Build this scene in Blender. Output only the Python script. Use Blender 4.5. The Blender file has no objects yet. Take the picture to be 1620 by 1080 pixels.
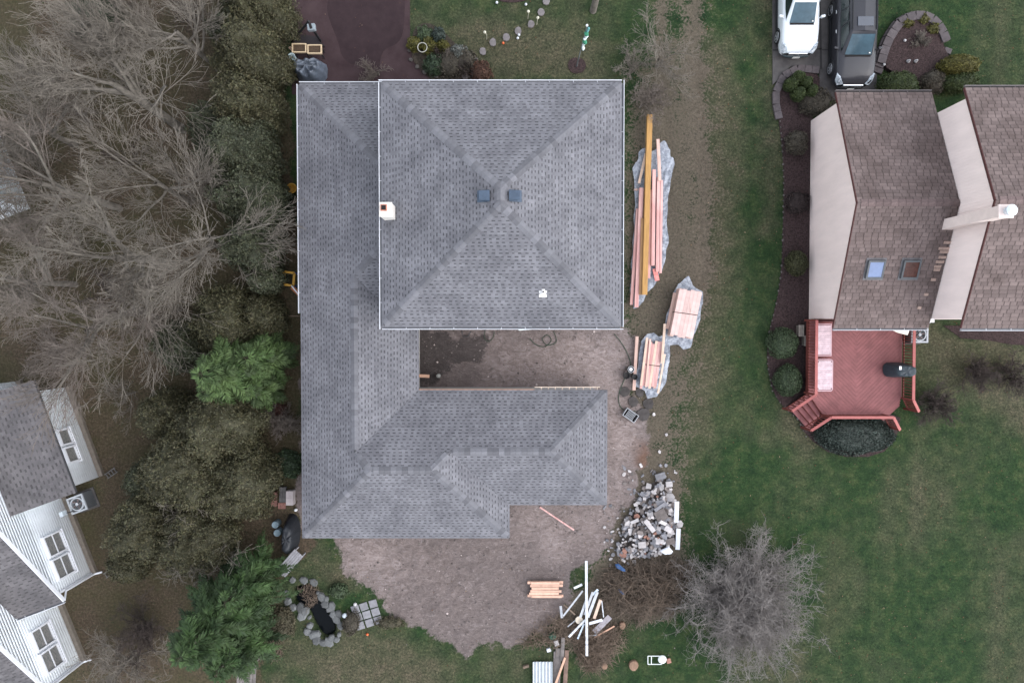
import bpy, math, random
import numpy as np
from mathutils import Vector, Matrix

random.seed(7)
rng = np.random.default_rng(11)
scene = bpy.context.scene
col = scene.collection

# ---------------------------------------------------------------- camera, sky, sun, exposure
CAM_H = 33.0                       # drone height in metres
TILT = math.radians(1.326)         # the lens looks almost straight down
cam_data = bpy.data.cameras.new('drone_camera')
cam_data.sensor_width = 36.0
cam_data.lens = 24.0
cam_data.clip_end = 2000.0
cam = bpy.data.objects.new('drone_camera', cam_data)
cam.location = (0, 0, CAM_H)
cam.rotation_euler = (-TILT, 0, 0)
col.objects.link(cam)
scene.camera = cam

SUN_EL, SUN_AZ = math.radians(45), math.radians(110)     # azimuth clockwise from +Y (north)
world = bpy.data.worlds.new('World')
scene.world = world
world.use_nodes = True
wn = world.node_tree
wn.nodes.clear()
sky = wn.nodes.new('ShaderNodeTexSky')
sky.sky_type = 'NISHITA'
sky.sun_disc = False
sky.sun_elevation = SUN_EL
sky.sun_rotation = SUN_AZ
sky.air_density = 1.0
sky.dust_density = 1.0
hs = wn.nodes.new('ShaderNodeHueSaturation')             # overcast: the blue is mostly washed out
hs.inputs['Saturation'].default_value = 0.34
bg = wn.nodes.new('ShaderNodeBackground')
bg.inputs['Strength'].default_value = 0.15
wo = wn.nodes.new('ShaderNodeOutputWorld')
wn.links.new(sky.outputs[0], hs.inputs['Color'])
wn.links.new(hs.outputs[0], bg.inputs['Color'])
wn.links.new(bg.outputs[0], wo.inputs['Surface'])

sun_data = bpy.data.lights.new('sun', 'SUN')
sun_data.energy = 0.5
sun_data.angle = math.radians(80)
sun_data.color = (1.0, 0.96, 0.92)
sun = bpy.data.objects.new('sun', sun_data)
sd = Vector((math.sin(SUN_AZ) * math.cos(SUN_EL), math.cos(SUN_AZ) * math.cos(SUN_EL), math.sin(SUN_EL)))
sun.rotation_euler = sd.to_track_quat('Z', 'Y').to_euler()
sun.location = sd * 60
col.objects.link(sun)

scene.view_settings.view_transform = 'Standard'
scene.view_settings.look = 'None'
scene.view_settings.gamma = 1.0
scene.view_settings.use_curve_mapping = False
scene.view_settings.exposure = 1.88
scene.render.engine = 'CYCLES'
scene.cycles.use_denoising = True
scene.cycles.denoiser = 'OPENIMAGEDENOISE'
scene.cycles.denoising_input_passes = 'RGB_ALBEDO_NORMAL'
scene.cycles.denoising_prefilter = 'ACCURATE'
scene.cycles.max_bounces = 5
scene.cycles.diffuse_bounces = 3
scene.cycles.transparent_max_bounces = 6
scene.render.film_transparent = False

# ---------------------------------------------------------------- helpers
_c, _s = math.cos(TILT), math.sin(TILT)
def P(px, py, z=0.0):
    """world point at height z on the line of sight of survey pixel (px, py) of the 1620 x 1080 plan"""
    x = (px - 810) / 1080.0
    y = (540 - py) / 1080.0
    dy = _c * y - _s
    dz = -_s * y - _c
    k = (CAM_H - z) / -dz
    return Vector((x * k, dy * k, z))
def PX(pts, z=0.0):
    return [P(a, b, z) for a, b in pts]

MATS = {}
def mat(name, colr, rough=0.8, var=0.15, scale=6.0, bump=0.0, bscale=30.0, metal=0.0, tint=False,
        objrand=0.0, col2=None, spec=0.3, alpha=1.0, detail=6.0, stretch=None, ramp=(0.35, 0.65), trans=0.0, coat=0.0):
    if name in MATS:
        return MATS[name]
    m = bpy.data.materials.new(name)
    m.use_nodes = True
    nt = m.node_tree
    N = nt.nodes
    L = nt.links
    b = N['Principled BSDF']
    b.inputs['Roughness'].default_value = rough
    b.inputs['Metallic'].default_value = metal
    b.inputs['Specular IOR Level'].default_value = spec
    if coat:
        b.inputs['Coat Weight'].default_value = coat
        b.inputs['Coat Roughness'].default_value = 0.08
    tc = N.new('ShaderNodeTexCoord')
    vec = tc.outputs['Object']
    if stretch:
        mp = N.new('ShaderNodeMapping')
        mp.inputs['Scale'].default_value = stretch
        L.new(vec, mp.inputs['Vector'])
        vec = mp.outputs['Vector']
    nz = N.new('ShaderNodeTexNoise')
    nz.inputs['Scale'].default_value = scale
    nz.inputs['Detail'].default_value = detail
    nz.inputs['Roughness'].default_value = 0.65
    L.new(vec, nz.inputs['Vector'])
    cr = N.new('ShaderNodeValToRGB')
    c1 = colr if col2 is not None else tuple(max(0, c * (1 - var)) for c in colr)
    c2 = col2 if col2 is not None else tuple(min(1, c * (1 + var)) for c in colr)
    cr.color_ramp.elements[0].position = ramp[0]
    cr.color_ramp.elements[0].color = (*c1, 1)
    cr.color_ramp.elements[1].position = ramp[1]
    cr.color_ramp.elements[1].color = (*c2, 1)
    L.new(nz.outputs['Fac'], cr.inputs['Fac'])
    out = cr.outputs['Color']
    if tint:
        m['uses_tint'] = True
        at = N.new('ShaderNodeAttribute')
        at.attribute_name = 'tint'
        mx = N.new('ShaderNodeMix')
        mx.data_type = 'RGBA'
        mx.blend_type = 'MULTIPLY'
        mx.inputs[0].default_value = 1
        L.new(out, mx.inputs[6])
        L.new(at.outputs['Color'], mx.inputs[7])
        out = mx.outputs[2]
    if objrand:
        oi = N.new('ShaderNodeObjectInfo')
        mr = N.new('ShaderNodeMapRange')
        mr.inputs['To Min'].default_value = 1 - objrand
        mr.inputs['To Max'].default_value = 1 + objrand
        L.new(oi.outputs['Random'], mr.inputs['Value'])
        mx = N.new('ShaderNodeMix')
        mx.data_type = 'RGBA'
        mx.blend_type = 'MULTIPLY'
        mx.inputs[0].default_value = 1
        L.new(out, mx.inputs[6])
        L.new(mr.outputs['Result'], mx.inputs[7])
        out = mx.outputs[2]
    L.new(out, b.inputs['Base Color'])
    if bump:
        n2 = N.new('ShaderNodeTexNoise')
        n2.inputs['Scale'].default_value = bscale
        n2.inputs['Detail'].default_value = 8
        L.new(vec, n2.inputs['Vector'])
        bp = N.new('ShaderNodeBump')
        bp.inputs['Strength'].default_value = min(1, bump)
        bp.inputs['Distance'].default_value = 0.03
        L.new(n2.outputs['Fac'], bp.inputs['Height'])
        L.new(bp.outputs['Normal'], b.inputs['Normal'])
    if alpha < 1:
        b.inputs['Alpha'].default_value = alpha
    if trans:
        b.inputs['Transmission Weight'].default_value = trans
    MATS[name] = m
    return m

ORG = {}
def _tint(me, tint, k=None):
    """tint: one rgb per polygon, spread to the corners"""
    t = np.asarray(tint, dtype=np.float32)
    if t.ndim == 1:
        t = np.repeat(t[:, None], 3, axis=1)
    tot = np.empty(len(me.polygons), dtype=np.int32)
    me.polygons.foreach_get('loop_total', tot)
    c = np.repeat(t, tot, axis=0)
    a = me.color_attributes.new('tint', 'FLOAT_COLOR', 'CORNER')
    a.data.foreach_set('color', np.hstack([c, np.ones((len(c), 1), np.float32)]).ravel())

def np_mesh(name, V, F, tint=None):
    V = np.asarray(V, dtype=np.float32)
    F = np.asarray(F, dtype=np.int32)
    me = bpy.data.meshes.new(name)
    n, k = F.shape
    me.vertices.add(len(V))
    me.vertices.foreach_set('co', V.ravel())
    me.loops.add(n * k)
    me.loops.foreach_set('vertex_index', F.ravel())
    me.polygons.add(n)
    me.polygons.foreach_set('loop_start', np.arange(0, n * k, k, dtype=np.int32))
    me.update(calc_edges=True)
    me.validate()
    if tint is not None:
        _tint(me, tint)
    return me

def tag(o, label=None, cat=None, group=None, kind=None):
    if label: o['label'] = label
    if cat: o['category'] = cat
    if group: o['group'] = group
    if kind: o['kind'] = kind
    return o

def thing(name, loc, label, cat, group=None, rz=0.0):
    o = bpy.data.objects.new(name, None)
    o.empty_display_size = 0.3
    col.objects.link(o)
    o.location = loc
    o.rotation_euler = (0, 0, rz)
    ORG[o] = Vector(loc)
    return tag(o, label, cat, group)

def link(name, me, m=None, parent=None, smooth=False):
    o = bpy.data.objects.new(name, me)
    col.objects.link(o)
    if m is not None:
        if not me.materials:
            me.materials.append(m)
        if 'uses_tint' in m and 'tint' not in me.color_attributes:
            _tint(me, np.ones((len(me.polygons), 3)))
    if smooth:
        me.polygons.foreach_set('use_smooth', [True] * len(me.polygons))
    if parent is not None:
        o.parent = parent
        ORG[o] = ORG.get(parent, Vector((0, 0, 0)))
    return o

def from_np(name, V, F, m, parent=None, tint=None, origin=None, smooth=False):
    V = np.asarray(V, dtype=np.float64)
    if parent is not None:
        V = V - np.array(ORG.get(parent, Vector((0, 0, 0))))
    elif origin is not None:
        V = V - np.array(origin)
    o = link(name, np_mesh(name, V, F, tint), m, parent, smooth)
    if parent is None and origin is not None:
        o.location = origin
        ORG[o] = Vector(origin)
    return o

class MB:
    """collects polygons of ONE object"""
    def __init__(s):
        s.v = []
        s.f = []
        s.t = []
    def poly(s, pts, t=(1, 1, 1)):
        i = len(s.v)
        s.v.extend([tuple(p) for p in pts])
        s.f.append(tuple(range(i, i + len(pts))))
        s.t.append(t)
    def faces(s, vs, fs, t=(1, 1, 1)):
        i = len(s.v)
        s.v.extend([tuple(p) for p in vs])
        for f in fs:
            s.f.append(tuple(i + a for a in f))
            s.t.append(t)
    def box(s, c, size, rz=0.0, t=(1, 1, 1), ux=None, uy=None, uz=None):
        c = Vector(c)
        ux = Vector(ux) if ux is not None else Vector((math.cos(rz), math.sin(rz), 0))
        uy = Vector(uy) if uy is not None else Vector((-math.sin(rz), math.cos(rz), 0))
        uz = Vector(uz) if uz is not None else Vector((0, 0, 1))
        hx, hy, hz = size[0] / 2, size[1] / 2, size[2] / 2
        vs = [c + ux * (hx * a) + uy * (hy * b) + uz * (hz * d) for d in (-1, 1) for b in (-1, 1) for a in (-1, 1)]
        s.faces(vs, [(0, 2, 3, 1), (4, 5, 7, 6), (0, 1, 5, 4), (2, 6, 7, 3), (0, 4, 6, 2), (1, 3, 7, 5)], t)
        return s
    def bar(s, p, q, w, h, t=(1, 1, 1)):
        """rectangular bar from p to q, width w sideways, h upwards"""
        p, q = Vector(p), Vector(q)
        d = (q - p)
        L = d.length
        d.normalize()
        sd_ = d.cross(Vector((0, 0, 1)))
        if sd_.length < 1e-4:
            sd_ = Vector((1, 0, 0))
        sd_.normalize()
        up = sd_.cross(d)
        return s.box((p + q) / 2, (L, w, h), t=t, ux=d, uy=sd_, uz=up)
    def prism(s, pts, z0, z1, t=(1, 1, 1)):
        n = len(pts)
        a = sum(pts[i][0] * pts[(i + 1) % n][1] - pts[(i + 1) % n][0] * pts[i][1] for i in range(n))
        if a < 0:
            pts = list(reversed(pts))
        lo = [(p[0], p[1], z0) for p in pts]
        hi = [(p[0], p[1], z1) for p in pts]
        fs = [tuple(range(n, 2 * n)), tuple(reversed(range(n)))]
        fs += [(i, (i + 1) % n, n + (i + 1) % n, n + i) for i in range(n)]
        s.faces(lo + hi, fs, t)
        return s
    def tube(s, pts, radii, k=6, t=(1, 1, 1), caps=True):
        pts = [Vector(p) for p in pts]
        if not hasattr(radii, '__len__'):
            radii = [radii] * len(pts)
        vs = []
        ref = Vector((0.31, 0.17, 0.93))
        for i, p in enumerate(pts):
            d = pts[min(i + 1, len(pts) - 1)] - pts[max(i - 1, 0)]
            d.normalize()
            a = d.cross(ref)
            if a.length < 0.05:
                a = d.cross(Vector((1, 0, 0)))
            a.normalize()
            b = d.cross(a)
            for j in range(k):
                w = 2 * math.pi * j / k
                vs.append(p + (a * math.cos(w) + b * math.sin(w)) * radii[i])
        fs = []
        for i in range(len(pts) - 1):
            for j in range(k):
                fs.append((i * k + j, i * k + (j + 1) % k, (i + 1) * k + (j + 1) % k, (i + 1) * k + j))
        if caps:
            fs.append(tuple(reversed(range(k))))
            n = (len(pts) - 1) * k
            fs.append(tuple(range(n, n + k)))
        s.faces(vs, fs, t)
        return s
    def lathe(s, prof, c, k=16, t=(1, 1, 1)):
        """prof: list of (radius, z) from bottom to top round the vertical through c"""
        c = Vector(c)
        vs = []
        for r, z in prof:
            for j in range(k):
                w = 2 * math.pi * j / k
                vs.append(c + Vector((r * math.cos(w), r * math.sin(w), z)))
        fs = []
        for i in range(len(prof) - 1):
            for j in range(k):
                fs.append((i * k + j, i * k + (j + 1) % k, (i + 1) * k + (j + 1) % k, (i + 1) * k + j))
        n = (len(prof) - 1) * k
        fs.append(tuple(reversed(range(k))))
        fs.append(tuple(range(n, n + k)))
        s.faces(vs, fs, t)
        return s
    def mesh(s, name, org=None):
        me = bpy.data.meshes.new(name)
        o = org if org is not None else (0, 0, 0)
        me.from_pydata([(v[0] - o[0], v[1] - o[1], v[2] - o[2]) for v in s.v], [], s.f)
        me.update()
        if any(t != (1, 1, 1) for t in s.t):
            _tint(me, [t if hasattr(t, '__len__') else (t, t, t) for t in s.t])
        return me
    def build(s, name, m, parent=None, origin=None, smooth=False, bevel=0.0):
        if parent is not None:
            org = ORG.get(parent, Vector((0, 0, 0)))
        else:
            org = origin
        o = link(name, s.mesh(name, org), m, parent, smooth)
        if parent is None and origin is not None:
            o.location = origin
            ORG[o] = Vector(origin)
        if bevel:
            bv = o.modifiers.new('bevel', 'BEVEL')
            bv.width = bevel
            bv.segments = 2
            bv.limit_method = 'ANGLE'
        return o

def copy_tree(o, parent=None):
    c = o.copy()
    col.objects.link(c)
    if parent is not None:
        c.parent = parent
    ORG[c] = Vector(c.location)
    for ch in list(o.children):
        copy_tree(ch, c)
    return c

def smooth_noise(x, y, seed=0):
    """cheap value noise, x and y arrays"""
    x = np.asarray(x, float)
    y = np.asarray(y, float)
    xi = np.floor(x).astype(np.int64)
    yi = np.floor(y).astype(np.int64)
    xf = x - xi
    yf = y - yi
    def h(a, b):
        n = (a * 374761393 + b * 668265263 + seed * 974711) & 0x7fffffff
        n = ((n ^ (n >> 13)) * 1274126177) & 0x7fffffff
        return ((n ^ (n >> 16)) & 0xffff) / 65535.0
    u = xf * xf * (3 - 2 * xf)
    v = yf * yf * (3 - 2 * yf)
    return (h(xi, yi) * (1 - u) + h(xi + 1, yi) * u) * (1 - v) + (h(xi, yi + 1) * (1 - u) + h(xi + 1, yi + 1) * u) * v
def fbm(x, y, seed=0, oct=4):
    s, a, t = 0, 1.0, 0
    for i in range(oct):
        s = s + a * smooth_noise(np.asarray(x) * 2 ** i, np.asarray(y) * 2 ** i, seed + i * 17)
        t += a
        a *= 0.55
    return s / t

def poly_sd(x, y, pts):
    """signed distance to a polygon, positive inside"""
    x = np.asarray(x, float)
    y = np.asarray(y, float)
    d = np.full(x.shape, 1e9)
    ins = np.zeros(x.shape, bool)
    n = len(pts)
    for i in range(n):
        ax, ay = pts[i][0], pts[i][1]
        bx, by = pts[(i + 1) % n][0], pts[(i + 1) % n][1]
        ex, ey = bx - ax, by - ay
        t = np.clip(((x - ax) * ex + (y - ay) * ey) / (ex * ex + ey * ey + 1e-12), 0, 1)
        d = np.minimum(d, np.hypot(x - ax - t * ex, y - ay - t * ey))
        c = ((ay > y) != (by > y)) & (x < ex * (y - ay) / (ey if abs(ey) > 1e-9 else 1e-9) + ax)
        ins ^= c
    return np.where(ins, d, -d)

def spans(poly, b):
    """where the horizontal line at b crosses a 2D polygon: list of (a0, a1)"""
    xs = []
    n = len(poly)
    for i in range(n):
        p, q = poly[i], poly[(i + 1) % n]
        if (p[1] <= b) != (q[1] <= b):
            xs.append(p[0] + (b - p[1]) / (q[1] - p[1]) * (q[0] - p[0]))
    xs.sort()
    return [(xs[i], xs[i + 1]) for i in range(0, len(xs) - 1, 2)]

def clip_poly(poly, a, b, c):
    """keep the part of a 2D polygon where a*x + b*y <= c"""
    out = []
    n = len(poly)
    for i in range(n):
        p, q = poly[i], poly[(i + 1) % n]
        dp = a * p[0] + b * p[1] - c
        dq = a * q[0] + b * q[1] - c
        if dp <= 0:
            out.append(p)
        if (dp < 0 < dq) or (dq < 0 < dp):
            t = dp / (dp - dq)
            out.append((p[0] + t * (q[0] - p[0]), p[1] + t * (q[1] - p[1])))
    return out

def resample(pts, step, closed=True):
    out = []
    n = len(pts)
    for i in range(n if closed else n - 1):
        p, q = Vector(pts[i]), Vector(pts[(i + 1) % n])
        k = max(1, int((q - p).length / step))
        for j in range(k):
            out.append(p + (q - p) * (j / k))
    if not closed:
        out.append(Vector(pts[-1]))
    return out
def smooth_closed(pts, it=2):
    pts = [Vector(p) for p in pts]
    for _ in range(it):
        q = []
        n = len(pts)
        for i in range(n):
            a, b = pts[i], pts[(i + 1) % n]
            q += [a * 0.75 + b * 0.25, a * 0.25 + b * 0.75]
        pts = q
    return pts
# ---------------------------------------------------------------- ground
def ground_material():
    m = bpy.data.materials.new('ground_soil_and_grass')
    m.use_nodes = True
    nt = m.node_tree
    N, L = nt.nodes, nt.links
    b = N['Principled BSDF']
    b.inputs['Specular IOR Level'].default_value = 0.2
    geo = N.new('ShaderNodeNewGeometry')
    pos = geo.outputs['Position']
    def noise(scale, detail=6, rough=0.6, vec=None, dist=0.0):
        n = N.new('ShaderNodeTexNoise')
        n.inputs['Scale'].default_value = scale
        n.inputs['Detail'].default_value = detail
        n.inputs['Roughness'].default_value = rough
        n.inputs['Distortion'].default_value = dist
        L.new(vec if vec is not None else pos, n.inputs['Vector'])
        return n.outputs['Fac']
    def ramp(fac, stops):
        r = N.new('ShaderNodeValToRGB')
        e = r.color_ramp.elements
        while len(e) < len(stops):
            e.new(0.5)
        for i, (p, c) in enumerate(stops):
            e[i].position = p
            e[i].color = (*c, 1) if len(c) == 3 else c
        L.new(fac, r.inputs['Fac'])
        return r.outputs['Color']
    def mixc(f, a, c, mode='MIX'):
        x = N.new('ShaderNodeMix')
        x.data_type = 'RGBA'
        x.blend_type = mode
        if isinstance(f, float):
            x.inputs[0].default_value = f
        else:
            L.new(f, x.inputs[0])
        for sock, val in ((6, a), (7, c)):
            if isinstance(val, tuple):
                x.inputs[sock].default_value = (*val, 1)
            else:
                L.new(val, x.inputs[sock])
        return x.outputs[2]
    def math_(op, a, c, clamp=False):
        x = N.new('ShaderNodeMath')
        x.operation = op
        x.use_clamp = clamp
        for i, v in ((0, a), (1, c)):
            if isinstance(v, (int, float)):
                x.inputs[i].default_value = v
            else:
                L.new(v, x.inputs[i])
        return x.outputs[0]
    def attr(name):
        a = N.new('ShaderNodeAttribute')
        a.attribute_name = name
        s = N.new('ShaderNodeSeparateColor')
        L.new(a.outputs['Color'], s.inputs[0])
        return list(s.outputs[:3]) + [a.outputs['Alpha']]
    z1, z2 = attr('zone'), attr('zone2')
    big = noise(0.35, 5, 0.6)
    mid = noise(1.6, 6, 0.65)
    fine = noise(9.0, 8, 0.75)
    vfine = noise(38.0, 4, 0.7)
    # lawn: deep green with tan, thin patches
    grass = ramp(mid, [(0.30, (0.016, 0.049, 0.016)), (0.5, (0.040, 0.088, 0.027)), (0.70, (0.098, 0.136, 0.048))])
    grass = mixc(ramp(big, [(0.50, (0, 0, 0)), (0.70, (0.5, 0.5, 0.5))]), grass, (0.112, 0.124, 0.064))
    dryf = math_('MULTIPLY', z2[1], ramp(mid, [(0.3, (0.5, 0.5, 0.5)), (0.6, (1, 1, 1))]))
    grass = mixc(dryf, grass, ramp(fine, [(0.3, (0.115, 0.105, 0.062)), (0.7, (0.235, 0.208, 0.138))]))
    grass = mixc(0.75, grass, ramp(fine, [(0.3, (0.35, 0.38, 0.36)), (0.5, (0.92, 0.92, 0.92)), (0.70, (1.95, 1.8, 1.7))]), 'MULTIPLY')
    grass = mixc(0.6, grass, ramp(vfine, [(0.3, (0.5, 0.5, 0.5)), (0.7, (1.5, 1.5, 1.5))]), 'MULTIPLY')
    # trodden, worn grass and soil
    worn = ramp(fine, [(0.3, (0.125, 0.100, 0.074)), (0.55, (0.230, 0.188, 0.144)), (0.75, (0.35, 0.295, 0.23))])
    worn = mixc(0.6, worn, ramp(vfine, [(0.3, (0.55, 0.55, 0.55)), (0.7, (1.4, 1.4, 1.4))]), 'MULTIPLY')
    # leaf litter under the trees
    lit = ramp(fine, [(0.28, (0.040, 0.032, 0.020)), (0.5, (0.135, 0.104, 0.068)), (0.72, (0.28, 0.205, 0.140))])
    lit = mixc(ramp(big, [(0.42, (0, 0, 0)), (0.62, (0.75, 0.75, 0.75))]), lit, ramp(fine, [(0.3, (0.055, 0.058, 0.022)), (0.7, (0.160, 0.145, 0.070))]))
    # bare graded soil with pale clods
    mpv = N.new('ShaderNodeMapping')
    mpv.inputs['Rotation'].default_value = (0, 0, 0.6)
    mpv.inputs['Scale'].default_value = (1.0, 1.8, 1.0)
    L.new(pos, mpv.inputs['Vector'])
    clod = noise(2.6, 9, 0.72, mpv.outputs['Vector'], 1.6)
    dirt = ramp(clod, [(0.28, (0.175, 0.140, 0.126)), (0.44, (0.280, 0.230, 0.208)), (0.56, (0.345, 0.285, 0.262)), (0.68, (0.50, 0.43, 0.405))])
    dirt = mixc(ramp(big, [(0.40, (0, 0, 0)), (0.70, (0.45, 0.45, 0.45))]), dirt, (0.215, 0.188, 0.180))
    dirt = mixc(0.7, dirt, ramp(vfine, [(0.3, (0.62, 0.62, 0.62)), (0.7, (1.35, 1.35, 1.35))]), 'MULTIPLY')
    pale = ramp(clod, [(0.30, (0.30, 0.24, 0.212)), (0.5, (0.50, 0.41, 0.375)), (0.66, (0.72, 0.62, 0.58))])
    dirt = mixc(z2[3], dirt, pale)
    rub = ramp(fine, [(0.3, (0.2, 0.115, 0.08)), (0.7, (0.36, 0.23, 0.17))])
    dirt = mixc(z2[2], dirt, rub)
    def edge(mask, soft=0.35):
        f = math_('ADD', mask, math_('MULTIPLY', math_('SUBTRACT', fine, 0.5), soft * 2))
        f = math_('ADD', f, math_('MULTIPLY', math_('SUBTRACT', mid, 0.5), soft))
        return ramp(f, [(0.42, (0, 0, 0)), (0.60, (1, 1, 1))])
    c = mixc(edge(z1[2], 0.3), grass, lit)
    wf = math_('MULTIPLY', edge(z1[1], 1.25), 0.86)
    c = mixc(wf, c, worn)
    c = mixc(edge(z1[0], 0.42), c, dirt)
    wet = edge(z2[0], 0.6)  # wet soil patches, plus courtyard shade painted through the same mask
    c = mixc(math_('MULTIPLY', wet, 0.66), c, (0.030, 0.025, 0.024))
    c = mixc(1.0, c, (0.45, 0.44, 0.45), 'MULTIPLY')
    L.new(c, b.inputs['Base Color'])
    rr = N.new('ShaderNodeMapRange')
    rr.inputs['To Min'].default_value = 0.95
    rr.inputs['To Max'].default_value = 0.35
    L.new(wet, rr.inputs['Value'])
    L.new(rr.outputs['Result'], b.inputs['Roughness'])
    hgt = math_('ADD', math_('MULTIPLY', fine, 0.8), math_('MULTIPLY', vfine, 0.45))
    hgt = math_('ADD', hgt, math_('MULTIPLY', math_('MULTIPLY', clod, z1[0]), 1.3))
    bp = N.new('ShaderNodeBump')
    bp.inputs['Strength'].default_value = 0.8
    bp.inputs['Distance'].default_value = 0.06
    L.new(hgt, bp.inputs['Height'])
    L.new(bp.outputs['Normal'], b.inputs['Normal'])
    return m

GROUND = ground_material()
STEP = 0.11
gx = np.arange(-31, 31.0001, STEP)
gy = np.arange(-22, 23.0001, STEP)
GX, GY = np.meshgrid(gx, gy)

def xy(pts):
    return [(p.x, p.y) for p in PX(pts)]
DIRT = xy([(600, 515), (985, 500), (992, 520), (1008, 545), (1000, 590), (1004, 625), (1022, 660), (1034, 690), (1030, 722), (1006, 748),
           (1000, 790), (975, 830), (962, 872), (915, 910), (902, 950), (880, 985), (842, 1006), (790, 1024), (738, 1027),
           (690, 1018), (655, 992), (622, 975), (610, 948), (575, 925), (548, 902), (540, 878), (524, 850), (470, 835), (480, 600)])
WORN = xy([(1030, -60), (1085, -60), (1122, 0), (1128, 140), (1132, 300), (1128, 450), (1112, 520), (1094, 600), (1090, 690),
           (1085, 760), (1080, 880), (1000, 880), (960, 700), (975, 520), (980, 140), (1010, 100), (1045, 50)])
LITTER = xy([(-300, -300), (452, -300), (456, 130), (476, 400), (478, 830), (500, 858), (452, 910), (440, 960), (420, 1010), (400, 1200), (-300, 1200)])
DRY = [xy(p) for p in ([(1455, 520), (1640, 530), (1640, 680), (1530, 640), (1480, 660), (1450, 600)],
                       [(500, 855), (548, 900), (560, 930), (520, 935), (470, 900)],
                       [(540, 990), (700, 1020), (720, 1100), (480, 1100), (500, 1035)],
                       [(660, 30), (860, 20), (960, 60), (960, 130), (780, 130), (700, 60)],
                       [(1115, 60), (1160, 60), (1170, 400), (1130, 700), (1085, 760), (1090, 560)],
                       [(1205, -20), (1228, -20), (1228, 330), (1212, 360)],
                       [(430, 900), (470, 1000), (520, 1040), (430, 1090)],
                       [(1240, 650), (1300, 690), (1280, 720), (1215, 690)])]
MUD = xy([(985, 640), (1050, 650), (1062, 720), (1074, 760), (1082, 800), (1080, 850), (1090, 885), (1085, 930), (1060, 965), (1000, 985), (960, 1030), (930, 1040), (880, 1020), (860, 1000), (900, 940), (950, 880)])
WETS = [xy(p) for p in ([(655, 520), (712, 520), (705, 560), (720, 590), (690, 606), (655, 612)],
                        [(690, 560), (735, 535), (765, 545), (762, 572), (725, 582)],
                        [(684, 588), (700, 586), (704, 604), (686, 606)])]
RUST = xy([(1012, 700), (1030, 696), (1034, 728), (1018, 742), (1006, 730)])

nz1 = fbm(GX * 0.9, GY * 0.9, 3) - 0.5
nz2 = fbm(GX * 3.1, GY * 3.1, 5) - 0.5
def soft(pts, w, amp=0.5):
    return np.clip(0.5 + (poly_sd(GX, GY, pts) + amp * nz1 * 1.6 + amp * 0.6 * nz2) / (2 * w), 0, 1)
m_dirt = np.clip(soft(DIRT, 0.45, 0.55) + 0.5 * nz2, 0, 1)
m_worn = soft(WORN, 1.3, 1.1) * 0.95
track = np.zeros_like(GX)
for cx, w in ((1052, 11), (1106, 13)):
    x0 = P(cx, 300).x + 0.25 * np.sin(GY * 0.35)
    track = np.maximum(track, np.exp(-((GX - x0) / (w * 0.03)) ** 2) * np.clip((GY + 1) / 3, 0, 1))
m_worn = np.clip(m_worn * (0.84 - 0.20 * np.clip((GY - 9) / 5, 0, 1)) + 0.36 * track, 0, 1)
m_worn = np.maximum(m_worn, soft(MUD, 0.7, 1.0))
m_lit = soft(LITTER, 0.4, 0.6)
m_dry = np.zeros_like(GX)
for p in DRY:
    m_dry = np.maximum(m_dry, soft(p, 0.8, 1.2) * 0.85)
stripes = 0.5 + 0.5 * np.sin(GX * 4.6 + 1.2 * np.sin(GY * 0.2))
m_dry = np.maximum(m_dry, np.clip((fbm(GX * 0.25, GY * 0.12, 9) - 0.50) * 2.2, 0, 0.8) * (0.55 + 0.45 * stripes))
# faded turf squares by the bottom edge
for a in (505, 547, 588, 632):
    q = xy([(a, 1050), (a + 36, 1050), (a + 36, 1090), (a, 1090)])
    m_dry = np.maximum(m_dry, np.clip(0.5 + poly_sd(GX, GY, q) / 0.12, 0, 1))
m_wet_shade = np.zeros_like(GX)
for p in WETS:
    m_wet_shade = np.maximum(m_wet_shade, soft(p, 0.6, 1.2))
cy0 = P(662, 560)
m_wet_shade = np.maximum(m_wet_shade, np.clip(0.55 - (GX - cy0.x) / 4.5, 0, 0.55) * (m_dirt > 0.5) * (GY > P(0, 618).y) * (GY < P(0, 520).y + 0.4) * (GX > cy0.x - 0.4))  # courtyard shade beside the west wing, put into the ground colour
m_rust = soft(RUST, 0.3, 0.5)
hz = 0.05 * nz1 + 0.02 * nz2
lump = np.abs(fbm(GX * 1.7 + 3 * nz2, GY * 2.4, 21, 4) - 0.5) * 2
hz = hz + m_dirt * (0.10 * lump + 0.05 * (fbm(GX * 6, GY * 6, 31, 2) - 0.5)) - 0.06 * m_dirt
hz = hz - 0.05 * track
flat = np.maximum.reduce([np.clip(poly_sd(GX, GY, xy(p)) / 0.5 + 1, 0, 1) for p in (
    [(466, -80), (650, -80), (650, 135), (466, 135)], [(1222, -80), (1390, -80), (1390, 160), (1222, 160)])])
hz = hz * (1 - flat) - 0.02 * flat
def pond_hole():
    w = xy([(462, 930), (492, 925), (505, 950), (530, 985), (528, 1003), (512, 1008), (496, 988), (488, 962), (464, 955)])
    return np.clip(poly_sd(GX, GY, w) / 0.15 + 0.6, 0, 1)
hz = hz - 0.5 * pond_hole()
def ground_z(x, y):
    i = int(round((x + 31) / STEP))
    j = int(round((y + 22) / STEP))
    if 0 <= j < hz.shape[0] and 0 <= i < hz.shape[1]:
        return float(hz[j, i])
    return 0.0

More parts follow.
